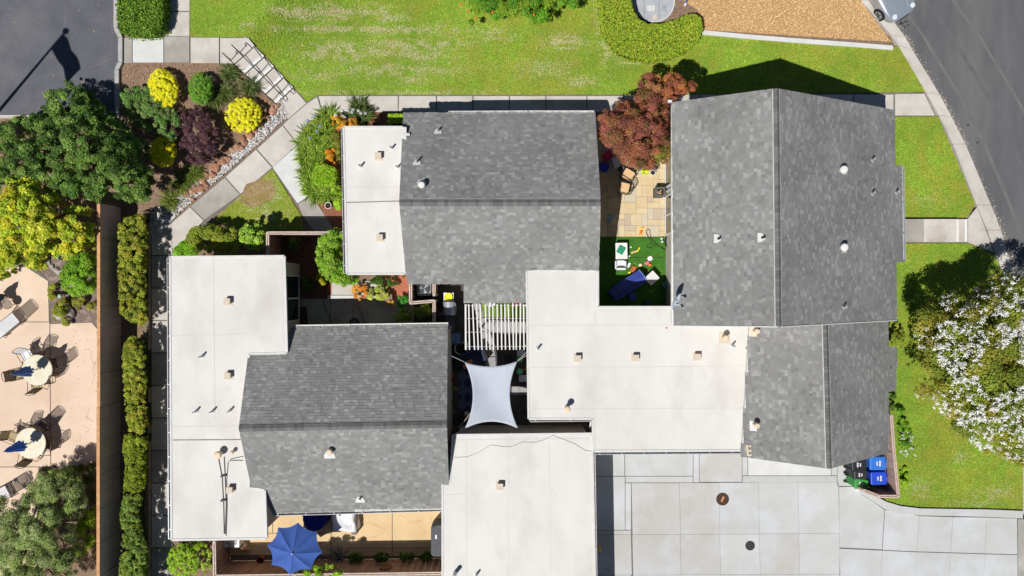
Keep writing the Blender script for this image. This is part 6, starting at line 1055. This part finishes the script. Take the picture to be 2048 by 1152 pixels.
for lab, nm, px, py, sx, sy, h, c, rz in (('yellow plastic toy bat on the green turf', 'toy_bat', 1277, 499, 0.07, 0.28, 0.06, C(250, 226, 50), -0.6), ('tan toy shovel beside the yellow bat', 'toy_shovel', 1268, 504, 0.3, 0.1, 0.05, C(220, 190, 140), 0.3), ('white toy cup by the play table corner', 'toy_cup', 1262, 494, 0.08, 0.08, 0.1, C(240, 240, 240), 0), ('white toy ball right of the play table', 'toy_ball', 1259, 512, 0.08, 0.08, 0.08, C(236, 236, 236), 0), ('white paper printed with pink on the turf', 'paper', 1300, 517, 0.24, 0.22, 0.02, C(244, 240, 240), 0.4), ('pink and white toy bag on the turf', 'toy_bag', 1294, 526, 0.22, 0.16, 0.1, C(236, 120, 150), 0.4), ('orange and white toy near the canopy', 'toy', 1300, 530, 0.16, 0.12, 0.1, C(240, 130, 60), 0.2), ('brown orange toy truck on the turf', 'toy_truck', 1267, 538, 0.22, 0.34, 0.16, C(190, 110, 50), -0.6),
    ('beige toy block on the turf', 'toy_block', 1281, 530, 0.16, 0.16, 0.12, C(236, 214, 186), 0.3), ('white bowl shaped toy beside the toddler chair', 'toy_bowl', 1258, 530, 0.12, 0.26, 0.08, C(240, 240, 244), -0.4), ('yellow toy beside the brown truck', 'toy', 1259, 545, 0.14, 0.1, 0.08, C(240, 230, 80), 0.2), ('green and yellow toy rake on the turf', 'toy_rake', 1272, 530, 0.05, 0.26, 0.04, C(120, 190, 60), 0.5), ('dark blue cube seat in deep shade', 'cube_seat', 1266, 593, 0.38, 0.36, 0.36, C(60, 80, 170), 0.5), ('teal bucket in the shade by the tall house', 'bucket', 1330, 570, 0.26, 0.26, 0.3, C(80, 130, 150), 0.2), ('orange toy on the side path by the tall house', 'toy', 1341, 529, 0.12, 0.16, 0.12, C(240, 160, 100), 0), ('grey bag leaning against the tall house wall', 'bag', 1340, 549, 0.2, 0.5, 0.3, C(130, 126, 140), 0.05), ('blue box against the flat roofed wing in the yard', 'box', 1294, 606, 0.26, 0.2, 0.24, C(50, 70, 150), 0), ('yellow rod lying in the deep shade of the yard', 'rod', 1303, 583, 0.22, 0.03, 0.04, C(210, 200, 60), 0.6)):
    toybox(lab, nm, px, py, sx, sy, h, c, rz, 'bag' if 'bag' in nm and 'toy' not in nm else ('toy' if 'toy' in nm else nm.replace('_', ' ')), z=0.022, rr=min(sx, sy)*0.35, e=min(0.02, h*0.3))
# blue canopy lying on its side
CB = M('canopy_blue', C(86, 104, 200), C(74, 92, 186), 3, rough=0.6, trans=0.2); CW = M('canopy_pale', C(170, 190, 240), C(150, 172, 230), 4, rough=0.5); q = P(1256, 570); t = thing('play_tunnel', 'long blue boxy play tent lying across the turf into the shade', 'play tent', tuple(q))
a, b, c, d = P(1222, 592, 0.7), P(1280, 541, 0.75), P(1291, 549, 0.7), P(1287, 562, 0.45); e, f, g_ = P(1228, 597, 0.3), P(1220, 584, 0.35), P(1283, 562, 0.35)
u = (P(1285, 552)-P(1224, 592)); L = u.length; an = math.atan2(u.y, u.x); cc = (P(1285, 552, 0.35)+P(1224, 592, 0.35))/2
def loc3(x, y, z): return (cc.x+x*math.cos(an)-y*math.sin(an), cc.y+x*math.sin(an)+y*math.cos(an), z)
m = MB(); sec = [(-0.36, 0.03), (-0.36, 0.45), (0, 0.72), (0.36, 0.45), (0.36, 0.03)]; n = 5; xs_ = [-L/2, -L/4, 0, L/4, L/2]
for x in xs_:
    for y, z in sec: m.v.append(loc3(x, y*(0.8 if x == xs_[0] else 1), z*(0.9 if x == xs_[0] else 1)))
m.f = [(i*5+j, (i+1)*5+j, (i+1)*5+j+1, i*5+j+1) for i in range(4) for j in range(4)]+[tuple(range(5)), tuple(range(24, 19, -1))]; obj('tent_fabric', m, CB, t)
m = MB(); 
for j in range(4): (y0_, z0_), (y1_, z1_) = sec[j], sec[j+1]; m.tube([loc3(L/2, y0_, z0_), loc3(L/2, y1_, z1_)], 0.02, 5)
obj('tent_hoop', m, CW, t, kind='stuff')
q = P(1304, 556, 0.5); t = thing('folding_table', 'white square folding table tilted beside the blue play tent', 'table', (q.x, q.y, 0)); obj('table_top', MB().rbox(q.x, q.y, 0.46, 0.5, 0.56, 0.5, 0.75, 0.03), M('grey_white', C(226, 226, 226), rough=0.6), t)
for k in range(4): a = 0.75+math.pi/4+k*math.pi/2; obj('leg', MB().tube([(q.x+.34*math.cos(a), q.y+.34*math.sin(a), 0.02), (q.x+.28*math.cos(a), q.y+.28*math.sin(a), 0.46)], 0.015, 5), IRONB, t)
HS = M('dark_hose', C(58, 56, 50), C(48, 46, 42), 10, rough=0.5); pts = [(1346, 506), (1335, 500), (1325, 497), (1312, 487), (1303, 478), (1300, 468), (1300, 461), (1296, 458), (1292, 461), (1293, 467), (1300, 479), (1304, 487), (1298, 488), (1294, 491), (1296, 496), (1302, 495), (1307, 489), (1318, 492), (1330, 498)]
obj('garden_hose', MB().tube([P(*q, 0.04) for q in pts], 0.017, 6), HS, label='dark garden hose looping over turf and patio', category='hose'); q = P(1335, 484); m = MB(); pts = [(q.x+0.20*math.cos(i*.4)*(0.7+0.1*math.sin(i)), q.y+0.33*math.sin(i*.4), 0.06+0.004*i) for i in range(70)]; t = thing('hose_reel', 'hose reel against the wall of the tall house', 'hose reel', tuple(q)); obj('hose', MB().tube(pts, 0.016, 5), HS, t); obj('reel', MB().rbox(q.x, q.y, 0.01, 0.3, 0.2, 0.34, 0, 0.08), PLW, t)
for px, py in ((1324, 477), (1325, 483)): toybox('small white bottle standing by the hose reel' if py < 480 else 'second small white bottle nearest the hose on the turf', 'bottle', px, py, 0.1, 0.1, 0.2, C(236, 236, 240), 0, 'bottle', 0.022, 0.04, 0.03)
# ---------------------------------------------------------------- wheelie bins
def bin_(lab, px, py, sx, sy, col, rz, h=1.0):
    q = P(px, py, h); bm_ = M('bin_%d' % (px*7+py), col, rough=0.45); t = thing('wheelie_bin', lab, 'bin', (q.x, q.y, 0), 'wheelie bins in the enclosure', rz)
    obj('body', MB().rbox(0, 0, 0.04, h-0.08, sx*0.84, sy*0.86, 0, 0.06), bm_, t, True); obj('lid', MB().rbox(0, 0, h-0.078, h, sx, sy, 0, 0.07, 4, 0.05), bm_, t, True)
    for s in (-1, 1): obj('wheel', MB().tube([(sx*.3*s, sy*0.46, 0.11), (sx*.36*s, sy*0.46, 0.11)], 0.11, 14), BLK, t, True)
    obj('handle', MB().tube([(-sx*.34, sy*.5, h-0.1), (-sx*.34, sy*.57, h-0.05), (sx*.34, sy*.57, h-0.05), (sx*.34, sy*.5, h-0.1)], 0.018, 6), bm_, t, True)
    for x, y, a, b in ((0, 0.12, 0.42, 0.12), (0, -0.06, 0.3, 0.10)):
        for k in range(4): obj('lid_print', MB().box(x-a*sx/2+a*sx*(k+.5)/4, y*sy, h-0.001, h+0.003, a*sx/4*0.8, b*sy*(1 if k % 2 else 0.8)), WHITE, t, True)
    return t
PI = math.pi
bin_('bright blue bin under the eave in the bin enclosure', 1756, 927, 0.66, 0.78, C(56, 120, 214), -PI/2); bin_('deep blue bin nearest the open end of the enclosure', 1758, 957, 0.64, 0.78, C(44, 80, 206), -PI/2+0.03)
bin_('black bin beside the bright blue bin', 1719, 930, 0.56, 0.72, C(44, 46, 54), PI/2); bin_('smaller black bin beside the deep blue bin', 1722, 950, 0.44, 0.66, C(50, 52, 56), PI/2); bin_('green bin at the lower left of the enclosure', 1723, 969, 0.52, 0.66, C(66, 150, 72), PI/2-0.15)
q = P(1713, 978); obj('white_stone', MB().lathe(q.x, q.y, [(0.1, 0.015), (0.1, 0.1), (0.06, 0.14), (0.01, 0.15)], 14), WHITE, label='small white post cap beside the green bin', category='post')
# ---------------------------------------------------------------- parked car at the top of the street
SILV = M('silver_paint', C(196, 204, 216), C(190, 198, 212), 2, rough=0.28, metal=0.55, coat=0.6); CG = M('car_glass', C(40, 46, 54), rough=0.05, spec=0.7)
fr = P(1808, 33, 0.35); an = math.atan2(-0.83, 0.56); CA = thing('parked_car', 'silver car parked against the kerb beside the wood chip bed', 'car', (fr.x-2.1*math.cos(an), fr.y-2.1*math.sin(an), -0.105), None, an)
secs = [(2.12, 0.42, 0.30, 0.48, 0.52), (2.06, 0.60, 0.22, 0.56, 0.60), (1.9, 0.76, 0.20, 0.64, 0.68), (1.6, 0.86, 0.20, 0.72, 0.76), (1.2, 0.89, 0.20, 0.80, 0.86), (0.8, 0.89, 0.2, 0.86, 0.93), (0.3, 0.89, 0.2, 0.88, 0.95), (-0.6, 0.89, 0.2, 0.89, 0.95), (-1.4, 0.88, 0.2, 0.88, 0.94), (-1.9, 0.8, 0.22, 0.82, 0.86), (-2.1, 0.62, 0.3, 0.7, 0.72)]
m = MB()
for x, hw, zb, zs, zt in secs: m.v += [(x, y*hw, z) for y, z in ((-0.9, zb), (-1, zb+0.18), (-1, zs-0.12), (-0.93, zs), (-0.66, zt-0.02), (-0.33, zt), (0, zt+0.012), (0.33, zt), (0.66, zt-0.02), (0.93, zs), (1, zs-0.12), (1, zb+0.18), (0.9, zb))]
K = 13; m.f = [(i*K+j, i*K+j+1, (i+1)*K+j+1, (i+1)*K+j) for i in range(len(secs)-1) for j in range(K-1)]+[tuple(range(K-1, -1, -1)), tuple(range((len(secs)-1)*K, len(secs)*K))]
o = obj('body', m, SILV, CA, True, sm=True); s = o.modifiers.new('smooth', 'SUBSURF'); s.levels = 2; s.render_levels = 2
m = MB(); cab = [(0.75, 0.74, 0.92), (0.2, 0.66, 1.3), (-0.3, 0.62, 1.42), (-1.0, 0.62, 1.36), (-1.6, 0.68, 0.94)]
for x, hw, z in cab: m.v += [(x, -hw*1.08, 0.88), (x, -hw, z-0.03), (x, -hw*0.5, z), (x, hw*0.5, z), (x, hw, z-0.03), (x, hw*1.08, 0.88)]
m.f = [(i*6+j, i*6+j+1, (i+1)*6+j+1, (i+1)*6+j) for i in range(4) for j in range(5)]; o = obj('windows', m, CG, CA, True, sm=True)
obj('roof', MB().add([(0.15, -0.6, 1.34), (0.15, 0.6, 1.34), (-0.3, 0.56, 1.45), (-0.3, -0.56, 1.45), (-1.05, 0.58, 1.37), (-1.05, -0.58, 1.37)], [(0, 1, 2, 3), (3, 2, 4, 5)]), SILV, CA, True)
for x in (1.35, -1.3):
    for s in (-1, 1):
        w_ = obj('wheel', MB().tube([(x, 0.72*s, 0.32), (x, 0.925*s, 0.32)], 0.32, 24), M('tyre', C(34, 34, 36), rough=0.8), CA, True); obj('rim', MB().tube([(x, 0.926*s, 0.32), (x, 0.935*s, 0.32)], 0.22, 20), STEEL, w_, True)
        for k in range(5): a = k*2*PI/5; obj('spoke', MB().tube([(x+0.03*math.cos(a), 0.945*s, 0.32+0.03*math.sin(a)), (x+0.2*math.cos(a), 0.94*s, 0.32+0.2*math.sin(a))], 0.022, 5), DKG, w_, True)
for s in (-1, 1):
    obj('headlight', MB().rbox(1.86, 0.52*s, 0.60, 0.70, 0.26, 0.22, 0.5*s, 0.08, 4, 0.04), M('headlamp_glass', C(225, 232, 240), rough=0.1, spec=0.7), CA, True); obj('hood_crease', MB().tube([(1.78, 0.30*s, 0.715), (1.3, 0.40*s, 0.845), (0.85, 0.48*s, 0.915)], 0.022, 6), SILV, CA, True)
    obj('mirror', MB().rbox(0.65, 0.98*s, 0.9, 1.02, 0.12, 0.2, 0, 0.04), SILV, CA, True)
obj('grille', MB().rbox(2.13, 0, 0.36, 0.47, 0.05, 0.5, 0, 0.02), BLK, CA, True); obj('wiper', MB().tube([(0.86, -0.4, 0.94), (0.8, 0.2, 0.96)], 0.015, 5), BLK, CA, True)
q = P(1372, 3, 0.3); t = thing('toy_wagon', 'blue and white post end lying at the top edge of the chip bed', 'post', (q.x, q.y, 0.02)); obj('post_shaft', MB().tube([P(1376, -12, 0.3), P(1372, 6, 0.12)], 0.05, 8), M('post_blue', C(60, 90, 160), rough=0.6), t); obj('post_tip', MB().tube([P(1372, 6, 0.12), P(1369, 12, 0.07)], 0.05, 8), WHITE, t); t.name = 'sign_post'
# ---------------------------------------------------------------- small wear and litter
CRK = M('crack_filler', C(150, 148, 144), C(120, 118, 116), 6, rough=0.95)
def crack(pts, dz, wd, par, drape=True, mat=None, name='crack'):
    m = MB(); R = random.Random(len(pts)+int(pts[0][0])); q = []
    for a, b in zip(pts[:-1], pts[1:]):
        for i in range(6): f = i/6; q.append((a[0]+(b[0]-a[0])*f+R.uniform(-1.3, 1.3), a[1]+(b[1]-a[1])*f+R.uniform(-1.3, 1.3)))
    q.append(pts[-1]); v = [PG(x, y, dz) if drape else P(x, y, dz) for x, y in q]
    for a, b in zip(v[:-1], v[1:]):
        d = (b-a); d.normalize(); o = Vector((-d.y, d.x, 0))*wd*R.uniform(0.4, 1.2); m.add([a-o, b-o, b+o, a+o], [(0, 1, 2, 3)])
    return obj(name, m, mat or CRK, par, kind='stuff')
LOT = bpy.data.objects['parking_lot']; STR = bpy.data.objects['street']
for pts in (((128, -5), (133, 30), (128, 45)), ((22, 30), (34, 70), (32, 95), (27, 125), (28, 145)), ((96, 118), (105, 112), (118, 114)), ((180, 136), (200, 128), (225, 115)), ((10, 20), (24, 38)), ((222, 20), (224, 60), (223, 110))): crack(pts, 0.008, 0.008, LOT)
DST = M('gutter_grit', C(186, 176, 160), C(150, 142, 130), 10, rough=1); OIL = M('oil_stain', C(66, 66, 68), C(58, 58, 60), 8, rough=0.7)
x, y = [], []
for i in range(900): k = random.randrange(0, 13); f = random.random(); a, b = KERB_OUT[k], KERB_OUT[k+1]; x.append(a[0]+(b[0]-a[0])*f+abs(random.gauss(0, 5))); y.append(a[1]+(b[1]-a[1])*f)
x, y = np.array(x), np.array(y); p = np.stack([*pix(x, y, -0.12)[:2], np.full(len(x), -0.113)], 1); nr = rng.normal(size=(len(x), 3))*0.2; nr[:, 2] += 1
leafmesh('street_grit', p, nr, 0.05, palette([C(176, 166, 150), C(140, 132, 122), C(196, 186, 160)], len(x)), M('grit', (0, 0, 0), attr=True, rough=1), None, 0.7, label='pale grit and leaf crumbs along the street gutter', category='grit', kind='stuff')
for px, py, r in ((1803, 47, 5), (1812, 43, 3), (1809, 54, 2.5), (1817, 50, 2), (1936, 250, 3), (1955, 285, 2.5)):
    m = MB(); q = ell(px, py, r, r*0.8, 14, 0.25); m.add([tuple(P(a, b, -0.116)) for a, b in q][::-1], [tuple(range(len(q)))]); obj('oil_stain', m, OIL, STR)
# tyre-worn bands of the street
for off, wd, c in ((38, 7, 0), (95, 9, 1), (150, 6, 0)):
    v = []; 
    for s in (-1, 1):
        row = [P(a[0]+off+s*wd/2, a[1], -0.1165) for i, a in enumerate(KERB_OUT)]; v.append(row)
    m = MB(); n = len(KERB_OUT); m.add(v[0]+v[1], [(i, i+n, i+n+1, i+1) for i in range(n-1)]); obj('worn_band', m, M('worn_asphalt_%d' % c, C(100, 100, 103) if c else C(120, 119, 119), C(108, 108, 110), 1.5, rough=0.85, bump=0.3, bscale=160), STR)
# fallen leaves
def litter(lab, poly, n, pal, dz=0.02, size=0.07, hg=True):
    x, y = sample(poly, n); v = np.array([tuple(PG(a, b, dz)) for a, b in zip(x, y)]); nr = rng.normal(size=(n, 3))*0.3; nr[:, 2] += 1; leafmesh('fallen_leaves', v, nr, size, palette(pal, n), LEAF, None, 0.6, label=lab, category='leaves', kind='stuff')
DL = [C(226, 200, 110), C(206, 160, 90), C(190, 140, 100), C(236, 220, 150)]
litter('yellow fallen leaves scattered on the parking lot', [(0, 0), (230, 0), (232, 228), (0, 228)], 26, DL); litter('dry brown leaves on the planted bank', [(246, 128), (460, 130), (560, 215), (440, 300), (330, 400), (300, 380), (246, 180)], 900, [C(206, 150, 110), C(180, 124, 90), C(220, 176, 130)])
litter('few pale leaves lying on the top lawn', [(400, 5), (1180, 5), (1190, 180), (640, 185), (520, 80)], 60, DL, 0.05); litter('dry leaves on the pool deck below the fence', [(130, 660), (195, 665), (196, 930), (150, 930)], 50, [C(190, 160, 130), C(170, 140, 110)], 0.02); litter('dry leaves on the narrow left walk', [(306, 560), (342, 560), (342, 1140), (306, 1140)], 60, DL, 0.02); litter('leaves on the driveway near the garage', [(1200, 910), (1660, 970), (1660, 1140), (1230, 1140)], 25, DL, 0.022, 0.05)
# wiggly stains on the pool deck and cracks in the lower patio
PDK = bpy.data.objects['pool_deck']; ST2 = M('deck_stain', C(206, 176, 152), C(196, 166, 142), 4, rough=0.9)
for pts in (((185, 702), (182, 715), (188, 728), (186, 742)), ((182, 745), (190, 750), (184, 768)), ((180, 815), (172, 835), (186, 842)), ((165, 850), (178, 858), (170, 868)), ((192, 720), (188, 752))): crack(pts, 0.0165, 0.012, PDK, False, ST2, 'deck_mark')
CK2 = M('patio_crack', C(196, 164, 126), C(184, 152, 116), 4, rough=0.9)
for pts in (((670, 1040), (690, 1050), (740, 1046), (770, 1058)), ((800, 1030), (820, 1045), (845, 1040)), ((835, 1046), (850, 1066), (830, 1080), (810, 1090)), ((700, 1090), (730, 1078), (760, 1070)), ((860, 1030), (866, 1050))): crack(pts, 0.018, 0.007, SC_, False, CK2, 'patio_crack')
